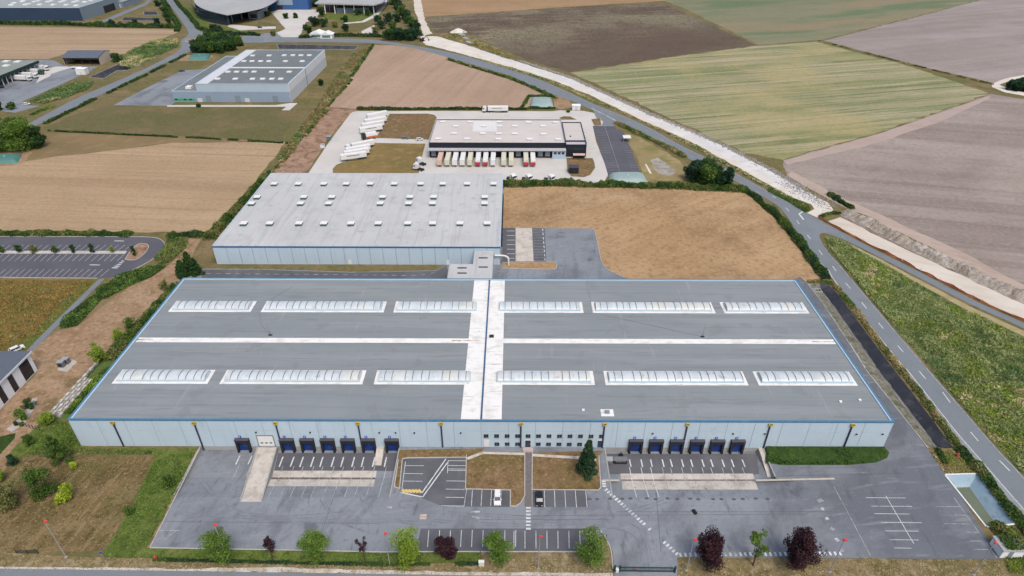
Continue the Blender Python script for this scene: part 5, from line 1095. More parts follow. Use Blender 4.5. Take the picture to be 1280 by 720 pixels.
# ---- navy warehouse, far left
b5 = empty('navy_warehouse', (-500, 706, 0), 'far warehouse with navy blue front and pale grey roof', 'warehouse')
X0, X1, Y0, Y1, H5 = -640., -446.5, 706.5, 900., 12.7
rbox('wall', m_steelgrey, b5, X0, X1, Y0+.1, Y1, 0, H5-.4); rbox('front_cladding', m_navy, b5, X0, X1, Y0-.1, Y0+.1, .3, H5-.3)
rbox('roof', m_roof5, b5, X0+.5, X1-.6, Y0+.5, Y1-.5, H5-.4, H5-.3); rbox('parapet', m_ltblue, b5, X0, X1+.1, Y0-.15, Y0+.5, H5-.3, H5); rbox('parapet', m_ltblue, b5, X1-.6, X1+.1, Y0+.5, Y1, H5-.3, H5)
m1 = MB().box(-2.2, 2.2, -2.2, 2.2, 0, .9).mesh('rooflight', m_white)
for a, b in ((225, 15), (350, 15), (485, 15), (615, 17), (745, 18), (850, 18), (915, 2), (115, 50), (260, 45), (400, 45), (535, 47), (668, 48), (765, 55), (145, 30), (285, 40), (380, 10), (510, 10), (640, 10), (770, 12), (240, 5)):
    p = G(a/8, b/8+.5, H5-.3); link('rooflight', m1, b5, (p.x+500, p.y-706, H5-.3))
# side bay with dark door and lean-to
p = G(134, 14.5); rbox('loading_recess', m_dark_metal, b5, X1, X1+.4, p.y-10, p.y+12, .1, 7)
hz = empty('workshop', G(148, 10), 'low blue grey workshop lean-to beside the navy warehouse', 'building')
box('wall', m_steelgrey, hz, -6, 6, 0, 40, 0, 6); MB().profile([(-6.3, 6), (6.3, 6), (6.3, 6.4), (0, 8), (-6.3, 6.4)], -.3, 40.3, 'y').build('roof', m_roof5, hz); box('door', m_white, hz, -3, 3, -.1, 0, .05, 4)
# ---- open barn
a, b_ = G(81, 81), G(124.5, 82); yb2 = G(137, 74.6).y
bn = empty('open_barn', a, 'open fronted barn with dark blue roof and beige gable end', 'barn')
wN = b_.x-a.x; dN = yb2-a.y; hN = 6.4
MB().profile([(-1.5, hN-.6), (dN*.65, hN+2.2), (dN+.6, hN+1.0), (dN+.6, hN+.7), (dN*.65, hN+1.9), (-1.5, hN-.9)], -.6, wN+.1).build('roof', m_slate, bn)
MB().profile([(0, 0), (dN, 0), (dN, hN+.75), (dN*.65, hN+1.85), (0, hN-.85)], wN-.3, wN).build('gable_wall', m_beigewall, bn)
MB().profile([(0, 0), (dN, 0), (dN, hN+.75), (dN*.65, hN+1.85), (0, hN-.85)], 0, .3).build('gable_wall', m_beigewall, bn)
box('back_wall', m_beigewall, bn, .3, wN-.3, dN-.4, dN-.1, 0, hN+.6)
for i in range(5): box('post', m_dark_metal, bn, .6+i*(wN-1.6)/4, .95+i*(wN-1.6)/4, .1, .5, 0, hN-.8)
# ---- truck depot at the left edge
p0 = G(50, 75.6, 7.5); p1 = G(0, 94, 7.5)
dp_ = empty('truck_depot', (p0.x-40, p1.y, 0), 'truck depot shed with grey roof and dark green fascia at the left edge', 'depot')
xr = (p0.x+p1.x)/2; ylo, yhi = p1.y-40, p0.y
rbox('roof', M('depot_roof', C(142, 150, 142), [(C(128, 136, 128), .08, .45, .65, .6)]), dp_, xr-120, xr-.5, ylo, yhi, 7.0, 7.5)
rbox('fascia', M('depot_fascia', C(40, 66, 62)), dp_, xr-.5, xr, ylo, yhi, 5.6, 7.55); rbox('wall', m_steelgrey, dp_, xr-120, xr-9, ylo+.4, yhi-.4, 0, 7)
for i in range(18):
    y = ylo+3+i*(yhi-ylo-4)/17; rbox('canopy_post', m_white, dp_, xr-1.4, xr-1.0, y, y+.4, 0, 5.6)
m1 = MB().box(-2, 2, -2, 2, 0, .7).mesh('rooflight', m_white)
for a, b in ((66, 616), (178, 620), (64, 660)): p = G(a/8, b/8, 7.5); link('rooflight', m1, dp_, (p.x-dp_.location.x, p.y-dp_.location.y, 7.5))
# ---- far estate: curved zinc roof hall, blue hall, canopy hall, pavilion
zc = 11.
cr = empty('curved_hall', G(283, 30), 'exhibition hall with swooping zinc roof and dark glass front', 'hall')
def loopz(pxs, z): return [G(x, y, z) for x, y in pxs]
edge = smooth(loopz([(243, -6), (242.5, 1), (247.5, 7.5), (260, 13), (283.7, 18.8)], zc), 5)[:-1]+smooth(loopz([(283.7, 18.8), (310, 14), (332, 8.5), (350, -3), (352, -12)], zc), 4)
MB().prism(edge, zc-.5, zc).rel('roof', m_curved, cr)
gl = smooth(loopz([(241.5, 8), (241, 13), (247.5, 22.5), (263.7, 28), (280, 31), (288, 30.8)], 0), 4)
for a, b in zip(gl[:-1], gl[1:]):
    d = (b-a).normalized(); nv = Vector((-d.y, d.x, 0))*.3
    MB().prism([a-d*-.12, b-d*.12, b-d*.12+nv, a-d*-.12+nv], .1, zc-.6).rel('glass_panel', m_glass, cr)
for x, y in ((291, 28), (303, 25), (316, 21)): p = G(x, y); MB().tube(p, p+Vector((0, 0, zc-.5)), .4, n=8).rel('column', m_galv, cr)
MB().prism(GS([(246, 14), (262, 24), (288, 27), (330, 14), (330, 4), (250, 4)]), .05, zc-1).rel('inner_wall', m_navy, cr)
bl = empty('blue_hall', G(362, 12.2), 'bright blue clad industrial hall beside the forecourt', 'hall')
x0, x1, y0 = G(337.5, 12).x, G(387, 12).x, G(360, 12.2).y
rbox('wall', m_bluebld, bl, x0, x1, y0, y0+60, 0, 16); rbox('roof', m_roof5, bl, x0, x1, y0, y0+60, 16, 16.4)
rbox('pale_panel', m_bluegrey, bl, x0+9, x0+27, y0-.15, y0, 5, 15); rbox('gate', m_dark_metal, bl, x0+9, x0+15, y0-.2, y0, .1, 4.5)
for i in range(9): rbox('cladding_rib', m_bluedk, bl, x0+.5+i*5.4, x0+.8+i*5.4, y0-.12, y0, .1, 15.8)
ch = empty('canopy_hall', G(437, 17), 'glass fronted hall with wide flat grey canopy and white columns', 'hall')
x0, x1, y0 = G(406, 17).x, G(469, 17).x, G(437, 17).y
rbox('glass_front', m_glass, ch, x0+1, x1-1, y0+10, y0+60, 0, 8.5)
MB().prism([Vector(q+(0,)) for q in [(x0-10, y0+2), (x1+1, y0-8), (x1+8, y0+8), (x1+8, y0+70), (x0-10, y0+70)]], 9.2, 10.4).rel('roof', m_curved, ch)
for i in range(6): rbox('column', m_white, ch, x0+i*(x1-x0-.8)/5, x0+.8+i*(x1-x0-.8)/5, y0+1.2-i*1., y0+2-i*1., 0, 9.2)
MB().prism([Vector(q+(0,)) for q in [(x0+12, y0+4), (x1-16, y0+4), (x1-8, y0+9.8), (x0+20, y0+9.8)]], 0, 5).rel('stand', m_steelgrey, ch)
for i in range(7): rbox('mullion', m_galv, ch, x0+3+i*8, x0+3.4+i*8, y0+9.8, y0+10, .1, 8.4)
for nm_, xx, yy, w_, d_ in (('pavilion', 396, 47.5, 13, 12), ('pavilion', 408, 48.3, 11, 10)):
    p = G(xx, yy); pv = empty(nm_, p, 'white gabled garden pavilion %s' % ('with wide roof beside the hedge' if xx == 396 else 'with glazed side next to the larger one'), 'pavilion')
    box('wall', m_white, pv, -w_/2, w_/2, 0, d_, 0, 3.2); MB().profile([(-w_/2-.4, 3.2), (w_/2+.4, 3.2), (0, 5.6)], -.4, d_+.4, 'y').build('roof', m_white, pv); box('window', m_tankd, pv, -w_/3, w_/3, -.08, 0, .8, 2.6)
p = G(322, 24); gh = empty('corner_building', p, 'grey flat roofed building at the far forecourt edge', 'building')
box('wall', m_steelgrey, gh, -9, 2, 0, 30, 0, 7); box('roof', m_curved, gh, -10, 3.5, -2, 31, 7, 7.6); box('window', m_glass, gh, -7, 0, -.1, 0, 1, 5)
# ---- white office at the left edge
lo = empty('office_building', (-147.5, 150, 0), 'white rendered office with slate roof and tall dark windows', 'office')
xw, yR, yF, HO = -147.6, 152.4, 100., 7.0
rbox('wall', m_render, lo, xw-60, xw, yF, yR, 0, HO-.2)
rbox('roof', m_slate, lo, xw-60, xw+.5, yF-.5, yR+.6, HO-.2, HO+.15); rbox('eaves', m_greenp if False else m_white, lo, xw+.5, xw+.62, yF, yR+.6, HO-.35, HO+.2)
for k, (a, b) in enumerate((((40, 0), (0, 0)),)): pass
def lo_y(px, py):      # y on the flank plane x = xw
    d = CF*F_PX+CR*(px-640)-CU*(py-360); t = xw/d[0]; return d[1]*t, CAM_H+d[2]*t
for a, b in (((22.7, 458.3), (33.6, 448)), ((8, 471.6), (14, 466.9)), ((-7, 484.5), (-1, 479)), ((-24, 499), (-15, 491))):
    y0, y1 = sorted((lo_y(*a)[0], lo_y(*b)[0]))
    f = rbox('window', m_glassd, lo, xw, xw+.08, y0, y1, .4, HO-1.0)
    for i in range(1, 4): rbox('mullion', m_dark_metal, lo, xw+.08, xw+.12, y0+.05, y1-.05, .4+i*1.4, .46+i*1.4)
# ---- pump shelter bottom right, kiosk on the main road
ps = empty('pump_house', G(1255, 690), 'small white pump house with overgrown roof by the pond', 'pump house')
box('wall', m_render, ps, -2, 3, -1.5, 2.2, 0, 2.4); box('roof', m_conc := conc_grey, ps, -2.2, 3.2, -1.7, 2.4, 2.4, 2.6); box('door', m_steelgrey, ps, -.5, .5, -1.56, -1.5, .05, 2.1)
link('roof_plants', leafmesh('roof_plants', np.stack([rng.uniform(-1.2, 3, 700), rng.uniform(-1.4, 2.2, 700), 2.6+rng.uniform(0, .9, 700)], 1), .25, lf_mid), ps)
kk = empty('transformer_kiosk', G(720, 137), 'white boxy transformer kiosk beside the main road', 'kiosk')
box('wall', m_white, kk, -2.6, 2.6, -1.6, 1.6, 0, 3); box('roof', m_render, kk, -2.8, 2.8, -1.8, 1.8, 3, 3.25); box('door', m_sidegrey, kk, -1, 1, -1.66, -1.6, .1, 2.3)
# ---- flexible water tanks (low pillow shapes)
def tank(pxs, h, label, m):
    q = GS(pxs); c = sum(q, Vector((0, 0, 0)))/4; root = empty('water_tank', c, label, 'water tank'); n = 14; mb = MB(); rows = []
    for j in range(n+1):
        for i in range(n+1):
            u, v = i/n, j/n; p = q[0].lerp(q[1], u).lerp(q[3].lerp(q[2], u), v)-c
            e = min(1, (1-abs(2*u-1)**5)*1.0)*min(1, (1-abs(2*v-1)**5)); mb.v.append((p.x, p.y, .06+h*max(0, e)**.6))
    for j in range(n):
        for i in range(n):
            a = j*(n+1)+i; mb.f.append((a, a+1, a+n+2, a+n+1)); mb.m.append(0)
    o = mb.build('bladder', m, root)
    for f in o.data.polygons: f.use_smooth = True
    MB().tube((0, 0, h), (0, 0, h+.35), .3, n=8).build('filler_cap', m_white, root)
tank([(762, 230), (811, 229.5), (804, 217.5), (761.5, 218)], 2.2, 'pale green pillow water tank at the end of the staff car park', m_tank)
tank([(663, 134), (692, 133.8), (689, 123), (664, 123)], 2.0, 'pale green pillow water tank ringed by a low hedge near the road', m_tank)
tank([(-14, 206), (22, 204), (28, 194), (-8, 194)], 1.8, 'teal pillow water tank near the big round tree', m_tankd)
tank([(234, 75.5), (260, 75.5), (264, 68.5), (241, 68.5)], 2.0, 'teal pillow water tank below the dense grove', m_tankd)
# ================================================================== VEHICLES
def wheel_mesh(r, w): return MB().tube((0, -w/2, 0), (0, w/2, 0), r, n=12).mesh('tyre', m_tyre), MB().tube((0, -w/2-.02, 0), (0, w/2+.02, 0), r*.55, n=8).mesh('rim', m_rim)
WT = wheel_mesh(.5, .6); WC = wheel_mesh(.33, .22)
def wheel(root, x, y, w, r):
    o = link('wheel', w[0], root, (x, y, r)); link('rim', w[1], o); return o
def bevel_box(x0, x1, y0, y1, z0, z1, b=.12):
    mb = MB(); pr = [(y0+b, z0), (y1-b, z0), (y1, z0+b), (y1, z1-b), (y1-b, z1), (y0+b, z1), (y0, z1-b), (y0, z0+b)]
    return mb.profile(pr, x0, x1)
_tr = {}
def trailer_parts(root, mb_, mf, L=13.6, x0=-6.8):
    k = (mb_.name, mf.name, L, x0)
    if k not in _tr:
        d = {}
        d['body'] = bevel_box(x0, x0+L-.1, -1.27, 1.27, 1.2, 4.0).mesh('body', mb_)
        fr = MB(); fr.box(x0+L-.1, x0+L, -1.25, 1.25, 1.2, 2.9 if mf is not mb_ else 3.95); d['front_wall'] = fr.mesh('front_wall', mf)
        dr = MB(); dr.box(x0-.06, x0, -1.24, -.02, 1.25, 3.9); dr.box(x0-.06, x0, .02, 1.24, 1.25, 3.9); d['rear_door'] = dr.mesh('rear_door', m_sidegrey)
        c = MB(); c.box(x0+.3, x0+L-.6, -.5, .5, .85, 1.2); c.box(x0+.05, x0+.2, -1.2, 1.2, .5, .7); d['chassis'] = c.mesh('chassis', m_dark_metal)
        lg = MB(); lg.box(x0+L-3.2, x0+L-3., -.9, -.7, 0, 1.2); lg.box(x0+L-3.2, x0+L-3., .7, .9, 0, 1.2); d['landing_legs'] = lg.mesh('landing_legs', m_dark_metal)
        sk = MB(); sk.box(x0+4.5, x0+L-4, -1.22, -1.16, .5, 1.15); sk.box(x0+4.5, x0+L-4, 1.16, 1.22, .5, 1.15); d['side_guard'] = sk.mesh('side_guard', m_cargrey)
        _tr[k] = d
    for n_, me in _tr[k].items(): link(n_, me, root)
    for ax in (1.6, 2.9, 4.2):
        for y in (-.95, .95): wheel(root, x0+ax, y, WT, .5)
def tractor_parts(root, m, x0):
    """tractor unit, rear of its chassis at x0, nose towards +x (length 6 m)"""
    c = MB(); c.profile([(x0+3.7, 1.0), (x0+6.0, 1.0), (x0+6.0, 2.1), (x0+5.75, 3.1), (x0+5.3, 3.75), (x0+3.7, 3.85)], -1.22, 1.22, 'y'); c.build('cab', m, root)
    MB().poly([(x0+6.02, -1.1, 2.15), (x0+6.02, 1.1, 2.15), (x0+5.78, 1.05, 3.08), (x0+5.78, -1.05, 3.08)]).build('windscreen', m_glass, root)
    for s in (-1, 1): box('side_window', m_glass, root, x0+4.7, x0+5.5, s*1.23-.01, s*1.23+.01, 2.2, 2.95); box('mirror', m_dark_metal, root, x0+5.75, x0+5.9, s*1.45-.15, s*1.45+.15, 2.2, 3.0); box('headlight', m_lampw, root, x0+6.0, x0+6.05, s*.9-.2, s*.9+.2, 1.1, 1.35)
    f = MB(); f.box(x0, x0+3.9, -.45, .45, .7, 1.0); f.box(x0+2.2, x0+3.6, -1.15, -.6, .5, 1.1); f.box(x0+2.2, x0+3.6, .6, 1.15, .5, 1.1); f.build('chassis', m_dark_metal, root)
    MB().profile([(x0+.5, 1.0), (x0+1.9, 1.0), (x0+1.9, 1.2), (x0+.5, 1.1)], -.5, .5, 'y').build('fifth_wheel', m_dark_metal, root)
    box('fairing', m, root, x0+3.3, x0+3.7, -1.1, 1.1, 1.2, 3.4)
    for ax in (1.2, 4.9):
        for y in (-.95, .95): wheel(root, x0+ax, y, WT, .5)
# docked trailers at the logistics hall: noses towards the camera
DK = [(548.8, m_trailp, m_trailp, 'salmon pink semi trailer backed onto the logistics hall dock', None),
      (558.5, m_trailc, m_trailc, 0, 0), (568, m_trail, m_trail, 1, 0), (577.5, m_trail, m_trail, 1, 0), (587, m_trailc, m_trailc, 0, 0),
      (597, m_trail, m_red, 2, 0), (606.5, m_trail, m_red, 2, 0), (616, m_trail, m_trail, 1, 0), (629.5, m_trailc, m_trailc, 0, 0), (639, m_trailc, m_trailc, 0, 0),
      (657.7, m_trailc, m_red, 'cream trailer with red nose panel beside an empty dock bay', None), (666.5, m_trail, m_red, 2, 0)]
LB = ['cream box trailer backed onto the logistics hall docks', 'plain white box trailer backed onto the logistics hall docks', 'white box trailer with red nose panel at the logistics hall docks']
for x, a, b, lab, g in DK:
    X = G(x, 200.6, 4).x; t = empty('semi_trailer', (X, 322.6, RZ), LB[lab] if isinstance(lab, int) else lab, 'trailer', None if not isinstance(lab, int) else ('cream docked trailers', 'white docked trailers', 'red nosed docked trailers')[lab], -pi/2)
    trailer_parts(t, a, b)
# trailers parked at an angle
PARK = [((457, 143.5), (484, 138), 'white box trailer in the angled row, next to the rear hedge', 0), ((455, 149.8), (482, 145), 'white trailer in the angled row, second from the rear hedge', 0), ((450.5, 155), (480.5, 150), 'white trailer in the angled row, third from the rear hedge', 0), ((448, 160), (478, 155), 'lettered white trailer in the angled row beside the orange tailed lorry', 0),
        ((431, 185.5), (462, 180), 'white trailer parked tight against the semi truck on the compound', 0), ((429, 189.5), (461, 184), 'white trailer between two others beside the golden grass plot', 0), ((425, 193.5), (457, 189), 'lettered white trailer at the end of the angled row beside golden grass', 0)]
for i, (p, q, lab, _) in enumerate(PARK):
    a, b = G(*p, 4), G(*q, 4); c = (a+b)/2; an_ = math.atan2(b.y-a.y, b.x-a.x)
    t = empty('semi_trailer', (c.x, c.y, RZ), lab, 'trailer', 'angled trailers on the compound', an_+pi)
    trailer_parts(t, m_trail, m_trail)
    if i in (3, 6):
        mk = MB()
        for k in range(9): mk.box(-3+k*.75, -3+k*.75+.5, 1.272, 1.285, 2.7, 3.2)
        mk.build('lettering', m_dark_metal, t)
a, b = G(431, 181.5, 4), G(467, 174, 4); c = (a+b)/2; an_ = math.atan2(b.y-a.y, b.x-a.x)+pi
t = empty('semi_truck', (c.x, c.y, RZ), 'white semi truck with its cab attached in the angled row', 'truck', None, an_); trailer_parts(t, m_trail, m_trail, 13.0, -8.2); tractor_parts(t, m_trail, 2.2)
a, b = G(452.5, 167, 4), G(469, 164, 4); c = (a+b)/2
t = empty('box_lorry', (c.x, c.y, RZ), 'short white box lorry with an orange lower body in the angled row', 'lorry', None, math.atan2(b.y-a.y, b.x-a.x)+pi)
bevel_box(-4.2, 2.2, -1.25, 1.25, 1.9, 3.9).build('body', m_trail, t); box('lower_body', m_orangep, t, -4.2, 2.2, -1.26, 1.26, .9, 1.9); tractor_parts(t, m_dark_metal, -1.6)
for y in (-.95, .95): wheel(t, -3, y, WT, .5)
t = empty('semi_truck', (G(619.5, 141).x, G(619.5, 140.3).y, RZ), 'long white semi truck driving behind the logistics hall', 'truck', None, pi); trailer_parts(t, m_trail, m_trail, 13.0, -8.0); tractor_parts(t, m_trail, 2.6)
mk = MB()
for k in range(9): mk.box(-4+k*.75, -4+k*.75+.5, 1.272, 1.285, 2.6, 3.1)
mk.build('lettering', m_dark_metal, t)
for x, y, rz, lab in ((527, 206, 2.6, 'white tractor unit parked at the corner of the golden grass plot'), (524, 213, 2.8, 'white tractor unit tucked beside the pale warehouse roof'), (638.7, 225.5, -.9, 'white tractor unit at the hedge nearest the pale warehouse'), (658, 226, -.9, 'white tractor unit in the middle of the hedge row'), (685.8, 226.5, -.8, 'white tractor unit by the hedge facing the storage cabin')):
    p = G(x, y); t = empty('tractor_unit', (p.x, p.y, RZ), lab, 'truck', 'parked tractor units', rz); tractor_parts(t, m_trail, -3)
for (px, py), m, lab in (((24, 101), m_trail, 'white trailer at the depot door beside the yard'), ((32, 97.5), m_trail, 'white trailer at the depot between two others'), ((40, 92.8), m_trailg, 'dark green trailer backed under the depot canopy'), ((46, 88), m_trail, 'white trailer far along the depot canopy')):
    p = G(px, py); t = empty('semi_trailer', (p.x, p.y, .07), lab, 'trailer', None, -.12); trailer_parts(t, m_trail, m); tractor_parts(t, m_trail if m is m_trail else m_trailg, 4.2)
# cars
def car(name, loc, rz, m, label, L=4.3, H=1.52, group=None, van=False):
    t = empty(name, loc, label, 'car', group, rz); W_ = .9; l = L/2
    mb = MB(); pr = [(-l, .35), (l-.05, .35), (l, .55), (l-.08, .78), (l-1.0, .92), (-l+.15, .95), (-l, .8)]
    n = len(pr); ws = [.86, .86, .8, .8, .86, .86, .82]
    for s in (-1, 1):
        for (x, z), w in zip(pr, ws): mb.v.append((x, s*w*W_/.86, z))
    for i in range(n): j = (i+1) % n; mb.f.append((i, j, n+j, n+i)); mb.m.append(0)
    mb.f.append(tuple(range(n-1, -1, -1))); mb.f.append(tuple(range(n, 2*n))); mb.m += [0, 0]; mb.build('body', m, t)
    x0, x1 = (-l+.2, l-1.05); r0, r1 = (-l+.55, l-1.75)
    g = MB(); g.v = [(x0, -.84, .94), (x1, -.84, .93), (x1, .84, .93), (x0, .84, .94), (r0, -.66, H-.06), (r1, -.66, H-.06), (r1, .66, H-.06), (r0, .66, H-.06)]
    for f in ((0, 1, 5, 4), (1, 2, 6, 5), (2, 3, 7, 6), (3, 0, 4, 7), (4, 5, 6, 7)): g.f.append(f); g.m.append(0)
    g.build('glasshouse', m_glass, t)
    MB().prism([Vector(v) for v in ((r0-.06, -.68, 0), (r1+.08, -.64, 0), (r1+.08, .64, 0), (r0-.06, .68, 0))], H-.06, H).build('roof', m, t)
    for s in (-1, 1):
        pl = MB(); pl.tube((r1+.05, s*.66, H-.05), (x1, s*.84, .93), .05, n=5); pl.tube((r0, s*.66, H-.05), (x0, s*.84, .94), .07, n=5); pl.tube(((r0+r1)/2, s*.67, H-.05), ((x0+x1)/2, s*.85, .94), .05, n=5); pl.build('pillar', m, t)
        box('mirror', m, t, x1-.35, x1-.2, s*1.0-.1, s*1.0+.1, .92, 1.08); box('headlight', m_lampw, t, l-.12, l-.02, s*.62-.2, s*.62+.2, .6, .74); box('tail_light', m_lampred, t, -l-.02, -l+.05, s*.7-.12, s*.7+.12, .65, .85)
        for x in (-l+.8, l-.85): wheel(t, x, s*.8, WC, .33)
    return t
def zp(p, z=RZ): return (p.x, p.y, z)
car('parked_car', zp(G(622, 624.5), .11), -pi/2, m_carwhite, 'white car parked in a bay before the front lawn', 4.4, 1.6)
car('parked_car', zp(G(674, 626), .11), -pi/2, m_carblack, 'black car parked beside the entrance path')
car('parked_car', zp(G(507, 173.8)), 0, m_cargrey, 'dark grey car on the path between the grass plots')
car('parked_car', zp(G(524.5, 175.5)), .3, m_carwhite, 'white car on the path beside the logistics hall')
car('parked_car', zp(G(33.5, 131)), .2, m_carwhite, 'white car parked beside the depot entrance hedge')
car('parked_car', zp(G(1.5, 110.5)), 1.2, m_carblack, 'dark car in the depot yard at the left edge')
car('parked_car', zp(G(22, 438)), .9, m_carwhite, 'white car parked behind the white office')
car('parked_car', zp(G(227.5, 89.5)), .3, m_carblack, 'dark car on the yard of the stepped hall')
car('parked_car', zp(G(325, 35), .09), .2, m_carblack, 'dark car parked on the far forecourt verge')
# portable cabin and small trailers on the depot yard, digger at the far works
t = empty('site_cabin', G(104, 92.5), 'white portable cabin on the depot yard near the lined basin', 'cabin'); box('wall', m_white, t, -3.5, 3.5, -2.5, 2.5, .1, 4.2); box('roof', m_render, t, -3.6, 3.6, -2.6, 2.6, 4.2, 4.4); box('door', m_sidegrey, t, -.6, .6, -2.56, -2.5, .15, 2.4)
t = empty('flat_trailer', G(96, 86), 'low white flat trailer before the open barn', 'trailer'); box('deck', m_trail, t, -4, 4, -1.2, 1.2, 1, 1.4)
for x in (-2.5, 2.5):
    for y in (-.9, .9): wheel(t, x, y, WT, .5)
t = empty('digger', G(528, 51.5), 'dark excavator on the chalk pad near the far hedge', 'digger', None, .4)
for s in (-1, 1): bevel_box(-2, 2, s*1.1-.3, s*1.1+.3, 0, .9, .25).build('track', m_tyre, t)
box('body', m_dark_metal, t, -2.2, 1.2, -1.3, 1.3, 1.0, 2.3); box('cab', m_glass, t, .1, 1.6, .1, 1.2, 1.0, 3.1)
MB().tube((1.2, 0, 1.6), (4, 0, 4.4), .3, .25, 6).tube((4, 0, 4.4), (6, 0, 1.6), .25, .18, 6).build('boom', m_dark_metal, t); MB().profile([(5.6, .2), (6.6, .3), (6.5, 1.4), (5.9, 1.6)], -.6, .6, 'y').build('bucket', m_dark_metal, t)
# ================================================================== STREET FURNITURE
def lamp(bx, by, ty, label, red=True):
    b = G(bx, by); h = height_at(b, ty)-.3; t = empty('lamp_post', b, label, 'lamp post', 'red headed lamp posts')
    MB().prism([Vector((cos(a)*.35, sin(a)*.35, 0)) for a in np.linspace(0, 2*pi, 9)[:-1]], 0, .2).build('base', conc_grey, t)
    MB().tube((0, 0, .1), (0, 0, h), .13, .075, 8).build('pole', m_galv, t)
    hd = MB(); pr = [(-.12, 0), (.08, -.08), (.5, .0), (.64, .1), (.48, .26), (.03, .3), (-.12, .2)]
    hd.profile(pr, -.22, .22, 'y'); hd.v = [(x, y, z+h) for x, y, z in hd.v]; hd.build('lamp_head', m_redhead, t)
    MB().box(.12, .5, -.14, .14, h-.1, h-.05).build('lens', m_lampw, t); return t
for a in ((83, 696.5, 651, 'lamp post with red head at the edge of the hay meadow'), (286, 702, 655.5, 'lamp post with red head in front of a small green tree'), (487.5, 707, 666, 'lamp post with red head beside the yellow green tree'), (673, 711, 670, 'lamp post with red head beside the parking bays near the gate'), (858, 713, 674, 'lamp post with red head behind a purple tree by the gate'), (1037, 715, 674, 'lamp post with red head standing past the end of the white dashed crossing'), (1217, 718.5, 678, 'lamp post with red head at the corner near the pump house')): lamp(*a)
# sliding gate
ga, gb = G(768, 714.5), G(843.5, 715.5)
gt = empty('sliding_gate', ga, 'dark green sliding gate across the yard entrance', 'gate', None, math.atan2(gb.y-ga.y, gb.x-ga.x)); GL = (gb-ga).length
for z0, z1 in ((.25, .5), (1.55, 1.75)): box('rail', m_gategreen, gt, 1.2, GL-.5, -.08, .08, z0, z1)
bar = MB().box(-.025, .025, -.025, .025, .5, 1.55).mesh('bar', m_gategreen)
for i in range(int(GL/.35)-4): link('bar', bar, gt, (1.4+i*.35, 0, 0))
for x in (0, 1.1, GL-.1): box('post', m_gategreen, gt, x-.18, x+.18, -.2, .2, 0, 2.1)
box('motor_box', m_white, gt, .25, .9, -.3, .3, .1, 1.1)
box('warning_sign', m_red, gt, 4.3, 4.9, -.12, -.09, .8, 1.3)
# cabinets, hydrants, signs, boxes
t = empty('utility_cabinet', G(602, 707), 'pale cream utility cabinet at the end of the green strip', 'cabinet'); box('body', M('cabinet_cream', C(226, 222, 200)), t, -.6, .6, -.3, .3, .1, 1.5); box('plinth', conc_grey, t, -.65, .65, -.35, .35, 0, .1); box('lid', m_white, t, -.65, .65, -.36, .36, 1.5, 1.6)
for x, y, lab in ((195, 699, 'red fire hydrant on the front verge near the yard corner'), (1196, 570.5, 'red fire hydrant on the grass below the drainage channel'), ):
    t = empty('fire_hydrant', G(x, y), lab, 'hydrant'); MB().tube((0, 0, 0), (0, 0, .9), .3, .26, 10).build('barrel', m_redhead, t); MB().tube((0, 0, .9), (0, 0, 1.2), .4, .2, 10).build('cap', m_red, t); MB().tube((-.42, 0, .6), (.42, 0, .6), .13, n=8).build('outlet', m_red, t)
t = empty('traffic_cone', G(1055, 676.5), 'red cone on the yard next to the faded dashes', 'cone'); MB().tube((0, 0, .05), (0, 0, .8), .26, .05, 10).build('cone', m_redhead, t); box('base', m_tyre, t, -.32, .32, -.32, .32, 0, .06)
t = empty('sign_post', G(129.5, 697), 'small blue sign on a post by the hay meadow corner', 'sign'); MB().tube((0, 0, 0), (0, 0, 2.2), .05, n=6).build('post', m_galv, t); box('plate', m_signblue, t, -.35, .35, -.05, -.02, 1.5, 2.2)
t = empty('gate_frame', G(35, 692), 'low rusty metal field gate at the meadow edge', 'gate')
for x in (-2.4, 0, 2.4): box('post', m_dark_metal, t, x-.06, x+.06, -.06, .06, 0, 1.3)
for z in (.4, .8, 1.2): box('rail', m_dark_metal, t, -2.4, 2.4, -.03, .03, z-.04, z+.04)
t = empty('manhole_board', G(529, 646.5), 'pale board lying on the yard asphalt', 'board'); t.location.z = RZ; box('plank', conc, t, -.8, .8, -.7, .7, .02, .12); box('batten', m_pallet, t, -.8, .8, -.1, .1, .12, .18)
for x, lab in ((762, 'grey wheeled bin beside the dark waste skips'), (772, 'dark waste skip with two lids near the dock doors'), (778, 'dark waste skip closest to the blue dock doors')):
    p = GP(x, 578, 'R'); t = empty('waste_container', p, lab, 'bin'); w_ = .75 if x == 762 else 1.15; mm_ = m_cargrey if x == 762 else m_dark_metal
    MB().profile([(-w_*.85, .12), (w_*.85, .12), (w_, 1.25), (-w_, 1.25)], -.7, .7, 'y').build('body', mm_, t); box('lid', m_cargrey if x != 762 else m_galv, t, -w_-.04, w_+.04, -.75, .75, 1.25, 1.36); box('handle', m_galv, t, -w_*.6, w_*.6, -.82, -.75, 1.0, 1.08)
    t.location.z += RZ
t = empty('tyre_stack', GP(776, 570.5, 'R'), 'small pile of black tyres by the dock plinth', 'tyres'); t.location.z += RZ
for k in range(3): MB().tube((0, 0, .02+k*.24), (0, 0, .24+k*.24), .55, n=12).build('tyre', m_tyre, t)
t = empty('bird', G(868, 641), 'small black crate lying on the empty asphalt', 'crate', None, .4); t.name = 'black_crate'; t.location.z = RZ; box('tub', m_dark_metal, t, -.35, .35, -.6, .6, .0, .35); box('rim', m_tyre, t, -.4, .4, -.65, .65, .35, .42)
for q, lab in ((( 243.5, 181), 'x'),): pass
